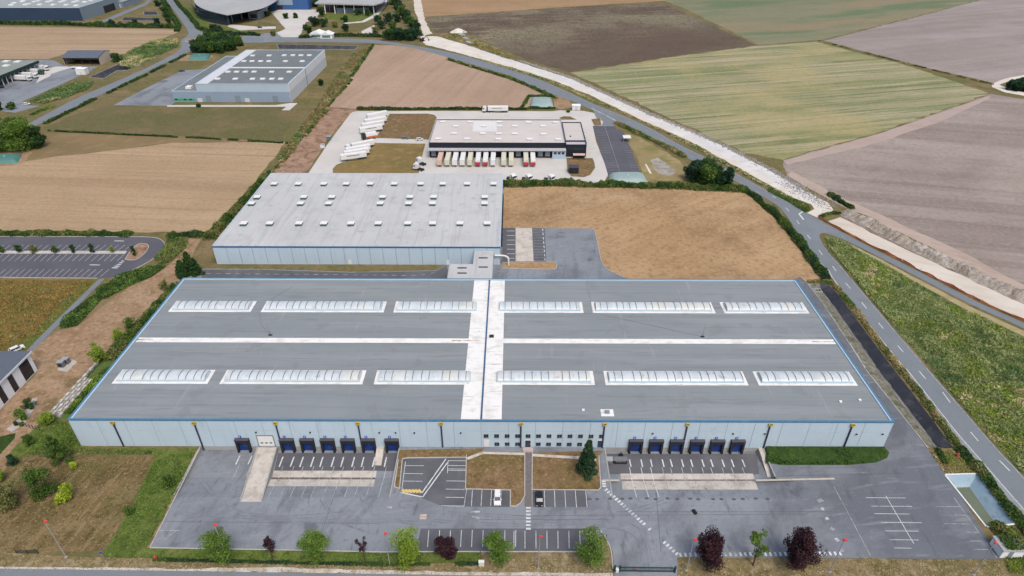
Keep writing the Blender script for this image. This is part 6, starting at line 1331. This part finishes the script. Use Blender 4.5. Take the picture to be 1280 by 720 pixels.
for x, y, lab in ((403.5, 185, 'white box standing on the red soil near the angled trailers'), (411.5, 175, 'teal control box on the compound edge beside red soil')):
    t = empty('control_box', G(x, y), lab, 'box'); box('body', m_white if x < 405 else m_tankd, t, -1.1, 1.1, -.8, .8, .1, 2.2); box('lid', m_galv, t, -1.2, 1.2, -.9, .9, 2.2, 2.35)
for x, y, lab in ((78, 458, 'grey heat pump unit on the bare soil slab, lower of the pair'), (84, 454, 'grey heat pump unit on the bare soil slab, upper of the pair')):
    t = empty('heat_pump', G(x, y), lab, 'heat pump'); box('body', m_cargrey, t, -.9, .9, -.7, .7, .1, 1.9); box('grille', m_dark_metal, t, -.6, .6, -.74, -.7, .4, 1.6); box('top', m_galv, t, -.95, .95, -.75, .75, 1.9, 2.05)
sheet('equipment_pad', [(72, 463), (74, 455), (86, 448), (92, 450), (96, 452), (84, 465)], .07, m_gravel, rag=.1)
# gabion wall of pale stone
ga, gb = G(123, 455), G(64, 520)
gw = empty('gabion_wall', ga, 'stepped wall of pale stone gabions along the bank', 'wall', None, math.atan2(gb.y-ga.y, gb.x-ga.x)); n = 16; Lg = (gb-ga).length/n
gm = [bevel_box(.05, Lg-.05, -.42, .42, 0, .9, .1).mesh('stone_block', M('gabion_stone', C(196, 192, 184), [(C(166, 161, 152), .9, .48, .6, .7), (C(216, 213, 206), .6, .5, .62, .7)], rough=.95)), bevel_box(.12, Lg-.12, -.38, .38, 0, .85, .15).mesh('stone_block', M('gabion_stone_grey', C(164, 160, 152), [(C(136, 130, 120), .9, .48, .6, .7), (C(188, 184, 176), .6, .5, .62, .7)], rough=.95))]
for i in range(n):
    link('stone_block', gm[i % 2], gw, (i*Lg, 0, .35))
    if i > 4:
        for k in (1, 2, 3): link('stone_block', gm[(i+k) % 2], gw, (i*Lg+.2*k, .92*k, .3-.12*k))
fn = empty('wire_fence', G(26, 532), 'low post fence across the gravel bed end', 'fence'); fa, fb = G(26, 532)-G(26, 532), G(50, 538)-G(26, 532)
for k in range(7): p = fa.lerp(fb, k/6); box('post', m_dark_metal, fn, p.x-.06, p.x+.06, p.y-.06, p.y+.06, 0, 1.5)
for z in (.6, 1.2): MB().tube(fa+Vector((0, 0, z)), fb+Vector((0, 0, z)), .03, n=4).build('wire', m_galv, fn)
# orange barrier along the works strip
bp = resample(smooth(GS([(1023.5, 272.5), (1035, 280), (1087.5, 307.5), (1120, 323.5), (1226, 378.3), (1280, 402), (1320, 422)]), 3), 2.5)
of = empty('barrier_fence', bp[0], 'orange plastic barrier netting along the works strip', 'fence'); o = bp[0]
mb = MB(); hs = [1.0+.3*sin(i*1.7)+.2*sin(i*.6) for i in range(len(bp))]
for i in range(len(bp)-1):
    a, b = bp[i]-o, bp[i+1]-o; w_ = .25*sin(i*2.1)
    mb.poly([(a.x, a.y, .1), (b.x, b.y, .1), (b.x+w_, b.y+.3*sin(i+1), hs[i+1]), (a.x+w_*.3, a.y+.3*sin(i), hs[i])])
mb.build('netting', M('orange_net', C(226, 128, 78), [(C(190, 128, 92), .5, .45, .6, .7), (C(240, 130, 70), .3, .5, .66, .6)], rough=.8), of)
pm = MB().box(-.05, .05, -.05, .05, 0, 1.4).mesh('post', m_pallet)
for i in range(0, len(bp), 3): link('post', pm, of, bp[i]-o)
# lamp columns without heads on the compound, masts
for x, y, ty, lab in ((733.5, 146, 120, 'x'),): pass
# ---- spoil heaps beside the works strip
def heap_mesh(seed):
    r = np.random.default_rng(seed); n = 12; mb = MB()
    for j in range(n+1):
        for i in range(n+1):
            u, v = 2*i/n-1, 2*j/n-1; d = math.hypot(u, v); z = max(0, 1-d**1.5)*(1+.12*r.normal())
            mb.v.append((u+.03*r.normal(), v+.03*r.normal(), max(0, z)-.03))
    for j in range(n):
        for i in range(n): a = j*(n+1)+i; mb.f.append((a, a+1, a+n+2, a+n+1)); mb.m.append(0)
    me = mb.mesh('spoil_heap', m_spoil)
    for f in me.polygons: f.use_smooth = True
    return me
hm = [heap_mesh(i) for i in range(5)]
hl = smooth(GS([(1059, 267.5), (1090, 281), (1120, 297.5), (1160, 317), (1200, 335.5), (1240, 355), (1285, 375), (1330, 398)]), 5); hp = resample(hl, 6.0)
for i, p in enumerate(hp):
    o = link('spoil_heap', hm[i % 5], None, (p.x, p.y, .02), random.uniform(0, 6)); sc = random.uniform(3.4, 4.8); o.scale = (sc, sc*random.uniform(.85, 1.1), random.uniform(1.9, 3.0))
    props(o, 'pale earth spoil heap in the row beside the works strip', 'spoil heap', 'spoil heaps beside the works strip')
# ---- rubble along the chalk haul road (uncountable) and loose stones
def rocks(name, line_px, spread, n, smin, smax, label):
    ln = resample(GS(line_px), 1.0); mb = MB(); o = ln[0]
    for _ in range(n):
        p = random.choice(ln)-o+Vector((random.gauss(0, spread), random.gauss(0, spread), 0)); s = random.uniform(smin, smax)
        k = len(mb.v)
        for d in ((1, 0, 0), (0, 1, 0), (-1, 0, 0), (0, -1, 0), (0, 0, 1), (0, 0, -.5)):
            f = s*random.uniform(.6, 1.2); mb.v.append((p.x+d[0]*f, p.y+d[1]*f, d[2]*f+.1))
        for f in ((0, 1, 4), (1, 2, 4), (2, 3, 4), (3, 0, 4), (1, 0, 5), (2, 1, 5), (3, 2, 5), (0, 3, 5)): mb.f.append(tuple(k+i for i in f)); mb.m.append(0)
    ob = mb.build(name, m_rock, None, o); props(ob, label, 'rubble', None, 'stuff')
rocks('rubble', [(650, 76), (715, 97.5), (815, 143.5), (900, 179.5), (960, 210), (1005, 236)], 1.1, 3000, .2, .7, 'line of grey rubble along the edge of the chalk haul road')
rocks('loose_stone', [(985, 228), (1005, 240), (1028, 253), (1036, 258)], 3.2, 700, .15, .45, 'scattered grey stones at the end of the haul road')
rocks('field_stone', [(0, 709.5), (230, 712), (480, 714.5), (600, 716.5), (760, 718.5)], .6, 700, .06, .2, 'small white stones along the front road edge')
t = empty('gravel_pile', G(573, 40), 'pale conical gravel pile on the edge of the dark field', 'gravel pile')
o = link('heap', hm[1], t); o.scale = (8, 7, 3.4); o.data = hm[1].copy(); o.data.materials.clear(); o.data.materials.append(m_chalk); link('spill', hm[2], t, (5, -3, 0)).scale = (4, 3, 1.4)
for i, (x, y) in enumerate(((577, 44.5), (582, 49), (586, 54))):
    p = G(x, y); t = empty('concrete_block_row', p, ('grey stacked concrete elements beside the gravel pile', 'grey concrete elements in the middle of the far works row', 'grey concrete elements at the chalk strip end')[i], 'concrete blocks', None, -1.0)
    for k in range(3): box('concrete_block', conc_grey, t, -4, 4, -2.2+k*1.5, -.9+k*1.5, 0, 1.2)
# ================================================================== VEGETATION
# ---- trees along the front (base px, top px y, half width px)
T = tree_px
T('young_tree', 280, 701, 660.5, 17, 'vase', lf_green, 'small spreading green tree behind the lamp post on the green strip', size=.2, trunk=.12, n=3600, nb=22)
T('purple_tree', 341, 699, 671.5, 7, 'round', lf_purple, 'tiny purple leaved tree, more compact of the two saplings', size=.18, trunk=.4, n=900)
T('young_tree', 396, 700, 668, 18, 'vase', lf_green, 'small lopsided green tree between two purple saplings', size=.2, trunk=.12, n=3600, nb=22)
T('purple_tree', 456.5, 701, 673, 8, 'sparse', lf_purple, 'tiny thin purple leaved tree with sparse crown', size=.17, trunk=.4, n=650)
T('young_tree', 510, 705, 657, 17.5, 'vase', lf_lime, 'tall yellow green tree on the green strip', size=.2, trunk=.08, n=3600, nb=22)
T('purple_tree', 559, 699, 671.5, 13, 'round', lf_purple, 'round purple leaved tree before the striped parking bays', size=.2, trunk=.14, n=3600, nb=22)
T('young_tree', 622, 703, 667, 16, 'round', lf_green, 'bushy green tree beside the cream cabinet', size=.2, trunk=.12, n=3600, nb=22)
T('young_tree', 738, 706, 663, 19.5, 'vase', lf_green, 'broad bright green tree at the kerb by the gate', size=.2, trunk=.08, n=3600, nb=22)
T('purple_tree', 884, 709, 667.5, 18, 'round', lf_purple, 'broad purple tree just right of the sliding gate', size=.22, trunk=.12, n=6500, nb=40)
T('young_tree', 941, 707, 671, 18, 'sparse', lf_green, 'thin open crowned green tree between two purple trees', size=.2, trunk=.2, n=1900, nb=16)
T('purple_tree', 993, 710, 666.5, 19.5, 'round', lf_purple, 'large dense purple tree past the thin green one', size=.22, trunk=.12, n=7000, nb=40)
T('spruce_tree', 733, 591.5, 550, 13, 'cone', lf_conif, 'dark green spruce standing on the front lawn', 'tree', size=.26, trunk=.03, n=6000, nb=44)
# ---- shrubs on the left lawns
for a in [(77, 577, 545, 14, 'cone', lf_mid, 'pointed dark green conifer shrub against the warehouse corner', .05), (57, 622, 588, 16, 'round', lf_mid, 'dense round dark green shrub in the hay meadow', .03), (15, 635, 603, 18, 'round', lf_olive, 'grey green round bush at the left edge of the hay meadow', .03),
          (88, 626, 606, 8, 'round', lf_yellow, 'bright yellow green shrub, larger of the two', .03), (78, 629, 616, 6, 'round', lf_yellow, 'bright yellow green shrub, smaller of the two', .03), (93, 586, 578, 3.5, 'round', lf_yellow, 'little yellow shrub near the conifer', .03),
          (127, 452, 428, 10, 'round', lf_lime, 'light green rounded bush at the top of the gabion wall', .03), (165, 412, 398, 8, 'round', lf_mid, 'dark round bush beside the warehouse flank', .03), (150, 425, 412, 8, 'round', lf_lime, 'light green bush between the gabions and the dark bush', .03), (207, 362, 350, 6, 'round', lf_olive, 'olive bush near the rear corner of the warehouse', .03),
          (38, 510, 499, 6.5, 'round', lf_dark, 'dark round clipped shrub in the gravel bed', .03), (30, 524, 511, 7, 'round', lf_green, 'green round clipped shrub in the gravel bed', .03), (62, 530, 515, 9, 'round', lf_lime, 'loose light green shrub at the foot of the gabions', .03), (38, 556, 544, 6, 'round', lf_mid, 'dark shrub beside the garden path', .03), (17, 580, 570, 6, 'round', lf_deep, 'blue green shrub along the garden path', .03), (2, 602, 588, 7, 'round', lf_lime, 'light shrub at the left edge by the path', .03),
          (21, 532, 527, 2.2, 'round', lf_dark, 'tiny dark shrub low in the gravel bed', .03), (28, 532, 528, 2.2, 'round', lf_mid, 'tiny green shrub low in the gravel bed', .03), (212, 607, 593, 8, 'round', lf_mid, 'dark clump of weeds on the green bank', .02), (163, 641, 632, 6, 'round', lf_mid, 'leafy weed clump at the edge of the mown hay', .02)]:
    T('shrub', *a[:6], a[6], 'shrub', size=.24, trunk=a[7])
# ---- conifers behind, near the lane
T('conifer', 229, 345, 325, 8.5, 'cone', lf_dark, 'dark conifer beside the rear corner, widest of three', size=.34, trunk=.04, nb=34, n=3200)
T('conifer', 238, 337, 314, 8, 'cone', lf_dark, 'tall dark conifer, farthest back of three', size=.34, trunk=.04, nb=34, n=3200)
T('conifer', 246, 343, 322, 8, 'cone', lf_dark, 'dark conifer closest to the loading lane', size=.34, trunk=.04, nb=34, n=3200)
# ---- young trees in the car park median
for i, (x, s, h, l) in enumerate(((3, 4, 9, lf_mid), (25, 4.2, 11, lf_dark), (44, 4.5, 11, lf_olive), (70, 4.2, 9, lf_mid), (93, 3, 11, lf_dark), (116.5, 3.4, 12.5, lf_dark), (141.5, 2.6, 9, lf_lime), (169, 3, 10, lf_dark))):
    T('sapling', x, 316.5 if i < 7 else 320, 316.5-h, s, 'vase', l, ('round sapling in the car park median at the left edge', 'dark sapling, second in the car park median', 'pale thin sapling, third in the car park median', 'leaning green sapling in the middle of the median', 'slim dark sapling in the car park median', 'tallest dark sapling in the car park median', 'light green slim sapling near the median end', 'dark sapling on the planted island')[i], 'tree', size=.22, trunk=.12, n=700)
# ---- big trees
def grove(items, names, size, leafs):
    for (bx, by, ty, hw), lab, lf in zip(items, names, leafs): T('broadleaf_tree', bx, by, ty, hw, 'round', lf, lab, 'tree', size=size, trunk=.1, n=3600, nb=22)
grove([(866, 226, 201, 12), (878, 222, 195.5, 14), (892, 230, 203, 14), (907, 232, 209, 11), (882, 231, 206, 14)], ['dark tree at the hedge end of the roadside clump', 'tall tree at the back of the roadside clump', 'dark tree in the middle of the roadside clump', 'low dark tree of the clump closest to the main road', 'bright green front tree of the roadside clump'], .5, [lf_deep, lf_dark, lf_dark, lf_deep, lf_mid])
grove([(10, 186, 153, 20), (30, 187, 148, 22), (48, 184, 156, 12), (24, 176, 146, 18)], ['broad tree of the left grove at the picture edge', 'broad tree in the middle of the left grove', 'smaller tree of the left grove toward the estate road', 'tallest tree at the back of the left grove'], .5, [lf_mid, lf_green, lf_dark, lf_mid])
gi = []
for r_, (y, xs) in enumerate(((53, (262, 272, 283, 294)), (57.5, (254, 265, 277, 289, 298)), (63, (248, 258, 270, 281, 291)), (66, (246, 255, 264, 276)))):
    for k, x in enumerate(xs):
        names = ('row by the road', 'second row', 'third row', 'front row')[r_]
        T('grove_tree', x, y, y-13-random.random()*2, 8, 'round', (lf_dark, lf_mid, lf_dark, lf_deep)[(r_+k) % 4], 'round dark tree in the dense grove below the junction', 'tree', 'dense grove trees', size=.7, trunk=.1, n=1300, nb=14)
for i, (x, y, ty, hw, lf) in enumerate(((72, 84, 70, 0, lf_dark),)): pass
FT = [(146, 77, 66, 7, lf_dark, 'round dark tree beside the barn gable'), (392, 33.5, 20, 5.5, lf_deep, 'dark tree at the forecourt bend'), (405, 33.5, 23, 5.5, lf_deep, 'dark round tree before the canopy hall lawn'), (398, 31, 23, 4, lf_mid, 'small green tree between two dark ones'), (402, 21, 8, 5, lf_dark, 'tree at the corner of the canopy hall'), (432, 28, 19, 5, lf_dark, 'dark tree on the park lawn bend'), (432, 39.5, 29, 5, lf_deep, 'dark round tree above the long hedge'), (447, 19, 11, 5, lf_dark, 'low dark tree before the canopy columns'), (460, 20, 11, 4, lf_dark, 'slim dark tree by the last canopy column'),
      (382, 38, 30, 4, lf_dark, 'dark bush at the forecourt hedge'), (387, 42, 33, 3.5, lf_dark, 'narrow dark bush beside the pavilion'), (418.5, 34, 26, 4.5, lf_olive, 'brownish tree before the pavilion'), (473, 31, 18, 6.5, lf_deep, 'round dark tree inside the curved path'), (485, 27, 15, 6, lf_deep, 'round dark tree second from the curved path'), (497, 28, 16, 6, lf_deep, 'dark tree before the tall green belt'), (477, 36, 24, 7, lf_deep, 'dark tree at the edge of the white forecourt'), (469, 42, 33, 5.5, lf_olive, 'pale green bush beside the white forecourt'), (491, 38, 27, 7, lf_mid, 'grey green tree below the two round ones'),
      (358, 23, 16, 4, lf_dark, 'small tree on the forecourt island, left one'), (370, 22.5, 15.5, 4, lf_dark, 'small tree on the forecourt island, right one'), (334, 20, 14, 3.5, lf_dark, 'small tree before the blue hall'), (342, 45, 38, 3.5, lf_olive, 'small thin tree on the forecourt verge'), (326, 8, -3, 6, lf_dark, 'dark tree between the curved hall and the blue hall'), (395, 9, -2, 5, lf_dark, 'dark tree between the blue hall and the canopy hall'),
      (269, 40, 30, 6, lf_deep, 'dark shrub pair on the hall lawn, left one'), (275, 41, 32, 5, lf_deep, 'dark shrub pair on the hall lawn, right one'), (252, 50, 45.5, 2.5, lf_dark, 'small dark shrub on the junction'), (197, 30, 22, 4.5, lf_deep, 'dark tree between the two small basins'), (197.5, 8, 0, 4, lf_deep, 'dark tree at the top of the road belt'), (205, 17, 7, 5, lf_dark, 'tree in the road belt beside the far basin'), (210, 24, 13, 5, lf_dark, 'tree in the lower part of the road belt'), (212, 31, 21, 4, lf_dark, 'tree at the foot of the road belt'), (140, 31, 24, 4, lf_deep, 'dark tree in the hedge below the navy warehouse'), (169, 30, 24, 3, lf_deep, 'small dark tree at the narrow basin'),
      (15, 137, 128, 5, lf_mid, 'green tree beside the depot entrance'), (249, 134, 129, 2.5, lf_dark, 'little dark tree on the path of the stepped hall'), (402, 107, 99, 3, lf_dark, 'lone dark shrub on the scrubby embankment'), (0, 138, 126, 5, lf_mid, 'green tree at the picture edge by the depot')]
for x, y, ty, hw, lf, lab in FT: T('tree', x, y, ty, hw, 'round', lf, lab, 'tree', size=.6, trunk=.1, n=900, nb=12)
for i in range(6):
    T('belt_tree', 487+i*6.5, 50.5-(i % 2)*1, 36-(i % 3), 7.5, 'round', (lf_dark, lf_deep, lf_deep)[i % 3], 'dark tree in the dense roadside belt beside the chalk pad', 'tree', 'roadside belt trees', size=.7, trunk=.08, n=1300, nb=14)
for i in range(9):
    T('screen_tree', 492+i*3.6, 6+i*4.6, -7+i*4.4, 6.5, 'round', (lf_mid, lf_dark, lf_deep)[i % 3], 'green tree in the screening belt along the farm track', 'tree', 'screening belt trees', size=.7, trunk=.08, n=1100, nb=12)
for i, (x, y) in enumerate(((1262, 112), (1270, 110), (1279, 109), (1273, 114), (1283, 114), (1290, 111))):
    T('copse_tree', x, y, y-12, 7, 'round', lf_deep, 'dark tree in the copse inside the white track bend', 'tree', 'copse trees', size=.7, trunk=.08, n=1200, nb=12)
# ---- hedges
hedge('hedge', [(-30, 293.5), (80, 293), (165, 294)], 4, 1.8, lf_mid, 'bushy hedge between the wheat field and the car park', size=.35)
hedge('hedge', [(210, 296), (236, 295), (258, 294.5)], 3.5, 2.0, lf_dark, 'short dark hedge closing the wheat field corner', size=.35)
hedge('hedge', [(628, 232), (700, 231.5), (760, 232), (860, 235), (928, 239)], 5, 2.4, lf_mid, 'long hedge between the compound and the straw field', size=.4)
hedge('hedge', [(928, 239), (946, 248), (968, 269), (1000, 307), (1034, 350)], 3.6, 2.2, lf_dark, 'hedge along the main road side of the straw field', size=.38)
hedge('hedge', [(338, 220), (300, 258), (282, 278), (262, 301)], 4.5, 3.0, lf_mid, 'tall hedge along the flank of the pale warehouse', size=.4)
hedge('hedge', [(410, 137), (352, 204), (338, 220)], 2.5, 1.4, lf_olive, 'rough hedge line between red soil and the embankment', size=.4, gap=.3)
hedge('hedge', [(1010, 351.5), (1036, 353), (1044, 357), (1064, 384), (1124, 462), (1142, 484), (1187, 544), (1199, 560)], 2.4, .8, lf_olive, 'low hedge between the black channel and the road', size=.3, gap=.15)
hedge('hedge', [(1199, 560), (1228, 590), (1277, 655), (1310, 700)], 3.2, 1.5, lf_mid, 'hedge between the retention pond and the road', size=.3)
hedge('hedge', [(57, 155.5), (100, 134), (142, 113.5), (180, 95.5), (232, 69)], 2.4, 1.3, lf_dark, 'gappy hedge along the estate road', size=.45, gap=.3)
hedge('hedge', [(60, 164), (150, 168.5), (250, 173), (360, 179.5)], 1.5, .9, lf_dark, 'thin hedge between the olive lawn and the wheat field', size=.4, gap=.2)
hedge('hedge', [(-30, 30), (88, 31.5), (128, 33.5), (170, 34.3), (222, 35)], 5, 3.6, lf_dark, 'dark hedge below the navy warehouse', size=.6)
hedge('hedge', [(216, -4), (224, 7), (238, 22), (250, 37), (262, 40.5), (285, 42), (325, 45)], 4, 2.6, lf_deep, 'dark clipped hedge bordering the hall lawn', size=.6)
hedge('hedge', [(200, -5), (214, 18), (224, 33), (222, 40)], 5, 3, lf_dark, 'dark hedge along the far estate road', size=.6, gap=.15)
hedge('hedge', [(374, 47.5), (400, 47), (410, 46), (440, 45.5), (486, 47)], 4, 3.0, lf_dark, 'dark hedge in front of the pavilions', size=.6)
hedge('hedge', [(560, 75), (590, 84), (640, 99), (690, 121)], 3, 1.3, lf_mid, 'green roadside hedge at the edge of the rose field', size=.5)
hedge('hedge', [(652, 134.5), (661, 121), (690, 121), (696, 124)], 2.4, 1.3, lf_mid, 'low hedge ringing the pillow tank', size=.45)
hedge('hedge', [(660, 136), (694, 136)], 2.4, 1.5, lf_dark, 'dark hedge below the pillow tank', size=.45)
hedge('hedge', [(446, 137.3), (560, 136.8), (660, 137)], 2, 1.6, lf_deep, 'dark hedge between the rose field and the compound', size=.45)
hedge('hedge', [(769, 154), (800, 168), (826, 180.5), (860, 199.5)], 4, 1.4, lf_olive, 'scrubby roadside hedge beside the staff car park', size=.4, gap=.15)
hedge('hedge', [(440, 100), (410, 133)], 2, 1., lf_mid, 'thin green edge of the rose field', size=.5, gap=.2)
hedge('hedge', [(466, 57), (440, 96)], 2.5, 1.4, lf_mid, 'green corner hedge of the rose field', size=.5, gap=.1)
hedge('hedge', [(1242, 106), (1140, 81.5), (1024, 51)], 2.2, .8, lf_olive, 'thin hedge line between the striped and grey fields', size=.6, gap=.35)
hedge('hedge', [(1034, 243), (1050, 253), (1066, 262)], 3, 1.8, lf_dark, 'short dark hedge at the end of the rubble line', size=.4)
hedge('hedge', [(1024, 272), (1040, 267), (1051, 267.5)], 1.8, 1.0, lf_mid, 'small scrub row at the works strip gate', size=.35)
hedge('hedge', [(222, 358), (196, 385), (165, 418), (132, 452)], 4.5, 1.6, lf_mid, 'dense shrub hedge along the upper flank of the warehouse', size=.32)
hedge('hedge', [(136, 462), (112, 488), (86, 518)], 3.2, 1.2, lf_green, 'grassy shrub hedge along the lower flank of the warehouse', size=.3)
hedge('hedge', [(1240, 655), (1252, 668), (1262, 676)], 3.5, 2.2, lf_lime, 'leafy bush row at the lower end of the pond', size=.28)
hedge('hedge', [(1172, 562), (1182, 580)], 1.6, 1.0, lf_mid, 'little hedge beside the kerb above the pond', size=.28)
hedge('hedge', [(40, 144), (52, 138.5), (66, 133)], 4, 1.0, lf_green, 'bright green clipped hedge at the depot entrance', size=.35)
hedge('hedge', [(708, 140), (712, 141)], 1.6, 1.3, lf_dark, 'tiny dark bush at the compound gate', size=.35)
hedge('hedge', [(192, 700), (330, 703.5), (478, 707), (600, 706)], .8, .7, lf_dark, 'low clipped dark hedge along the front verge', size=.18, gap=.1)
hedge('hedge', [(640, 226.5), (690, 228), (740, 229)], 2, 1.6, lf_olive, 'row of small shrubs behind the tractor units', size=.35, gap=.35)
sheet('scrub_ground', [(1031, 297), (1050, 300), (1120, 338), (1212, 390), (1280, 423), (1400, 490), (1400, 720), (1284, 600), (1248, 562), (1163, 463), (1112, 403), (1059, 340), (1034, 311)], .035, M('scrub_soil', C(112, 110, 72), [(C(84, 96, 54), .08, .45, .58, .7), (C(158, 142, 104), .06, .54, .64, .8), (C(76, 82, 46), .5, .52, .64, .6)], rough=.95), rag=.3)
# ---- shrub beds and scrub (uncountable)
SB = [lf_mid, lf_dark, lf_green, lf_olive]
scrub('shrub_bed', [(76, 403), (100, 383), (122, 366), (128, 374), (112, 392), (97, 408), (76, 412)], SB[:3], 'dense green ground cover beside the footpath', .3, 3.0, 1.7, 2.5, cat='shrubs')
scrub('shrub_bed', [(120, 364), (135, 354), (152, 344), (170, 338), (200, 333), (208, 334), (190, 347), (160, 358), (132, 375), (124, 372)], [lf_mid, lf_dark, lf_green, lf_deep], 'dense green ground cover around the car park end', .3, 3.0, 1.6, 2.5, cat='shrubs', seed=4)
scrub('shrub_bed', [(193, 325), (205, 312), (209, 300), (236, 297), (233, 310), (216, 326), (200, 332)], [lf_mid, lf_olive, lf_green], 'tall loose shrubs between car park and soil track', .32, 2.6, 1.8, 3, cat='shrubs', seed=8)
scrub('scrub', [(1031, 298), (1050, 301), (1120, 339), (1212, 391), (1280, 424), (1330, 450), (1330, 640), (1284, 598), (1250, 562), (1165, 463), (1113, 403), (1060, 340), (1036, 311)], [lf_s3, lf_s3, lf_s2, lf_s1, lf_s2, lf_lime, lf_s4], 'wild green scrub between the two roads', .3, 1.7, 1.5, 4.0, .08, seed=3)
scrub('scrub', [(440, 68), (464, 58), (438, 96), (412, 131), (356, 203), (346, 199), (372, 165), (400, 128), (420, 95)], [lf_s3, lf_olive, lf_hay, lf_olive, lf_dry], 'dry scrub on the embankment beside the stepped hall', .55, 1.6, 1.8, 5, .25, seed=5)
scrub('scrub', [(36, 128), (62, 114), (98, 102), (118, 103), (110, 112), (80, 124), (55, 130)], [lf_s3, lf_s3, lf_s2, lf_s4], 'overgrown hollow beside the depot yard', .5, 1.6, 2.2, 5, .3, seed=6)
scrub('scrub', [(150, 73), (176, 58), (192, 50), (222, 47), (224, 58), (196, 71), (165, 86), (150, 82)], [lf_s3, lf_s3, lf_s2, lf_s4], 'overgrown bank beside the far estate road', .55, 1.8, 2.6, 6, .25, seed=7)
scrub('roadside_weeds', [(585, 71), (640, 88), (690, 103), (740, 126), (802, 152), (870, 186), (960, 236), (1008, 263), (1012, 258), (960, 232), (870, 181.5), (802, 151), (740, 122), (690, 101), (640, 85), (600, 74)], [lf_s2, lf_s4, lf_s3], 'rough weeds between the main road and the haul road', .42, 2.2, .9, 3, .1, seed=9)
scrub('roadside_weeds', [(960, 233), (985, 247), (1010, 257), (1014, 262), (1006, 266), (985, 253), (960, 240)], [lf_mid, lf_olive], 'greener weeds beside the junction', .35, 2.2, 1.0, 3, 0, seed=10)
scrub('meadow_tufts', [(-30, 351), (0, 351), (118, 352), (80, 388), (36, 437), (-30, 437)], [lf_olive, lf_rust, lf_rust, lf_olive, lf_rust], 'tufted golden meadow grass behind the white office', .3, .8, .5, 2.5, .15, cat='grass', seed=12)
scrub('grass_tufts', [(193, 576), (246, 564), (188, 684), (134, 689), (168, 630)], [lf_green, lf_mid, lf_green], 'tufted green grass on the bank beside the yard', .2, .9, .45, 2, .1, cat='grass', seed=13)
scrub('grass_tufts', [(34, 569), (62, 524), (84, 530), (102, 560), (190, 563), (190, 569), (80, 568)], [lf_green, lf_mid, lf_green], 'tufted green grass at the warehouse corner', .2, 1.0, .5, 2, .1, cat='grass', seed=14)
scrub('grass_tufts', [(132, 691), (330, 689), (478, 692), (598, 692), (598, 703), (478, 706), (330, 701), (140, 697)], [lf_green, lf_green, lf_mid], 'tufted green grass of the front strip', .17, .9, .3, 1.5, .1, cat='grass', seed=15)
scrub('dry_tufts', [(0, 693), (140, 698), (330, 702), (478, 707), (600, 704), (740, 692), (764, 692), (764, 714), (600, 713), (330, 707), (0, 706)], [lf_dry, lf_olive, lf_dry], 'dry grass tufts on the front verge', .16, .5, .3, 1.5, .3, cat='grass', seed=16)
scrub('dry_tufts', [(850, 699), (1250, 701), (1262, 722), (850, 722)], [lf_dry, lf_olive, lf_dry], 'dry grass tufts on the verge past the gate', .16, .5, .3, 1.5, .3, cat='grass', seed=17)
scrub('dry_tufts', [(0, 604), (34, 572), (190, 572), (163, 630), (131, 688), (0, 690)], [lf_hay, lf_hay, lf_olive], 'cut hay lying in the meadow', .16, .4, .22, 1.2, .4, cat='grass', seed=18)
scrub('bank_grass', [(958, 563), (1104, 562), (1109, 568), (1092, 578), (1060, 581), (975, 581), (960, 577)], [lf_dark, lf_mid, lf_dark], 'dense dark grass covering the turfed bank', .24, 1.6, 1.15, 2, 0, cat='grass', seed=19)
scrub('pond_grass', [(1163, 566), (1190, 563), (1222, 591), (1184, 592), (1178, 590)], [lf_olive, lf_dry, lf_lime], 'yellow green grass above the pond', .22, 1.2, .5, 2, .1, cat='grass', seed=20)
scrub('pond_grass', [(1246, 658), (1270, 658), (1284, 680), (1290, 720), (1262, 716), (1252, 690)], [lf_olive, lf_mid, lf_lime], 'yellow green grass below the pond', .22, 1.2, .6, 2, .1, cat='grass', seed=21)
scrub('far_weeds', [(540, 44), (575, 41), (600, 51), (640, 69), (640, 74), (592, 58), (560, 47)], [lf_dry, lf_olive], 'dry weeds along the dark field edge', .6, 1.2, .8, 4, .3, seed=22)
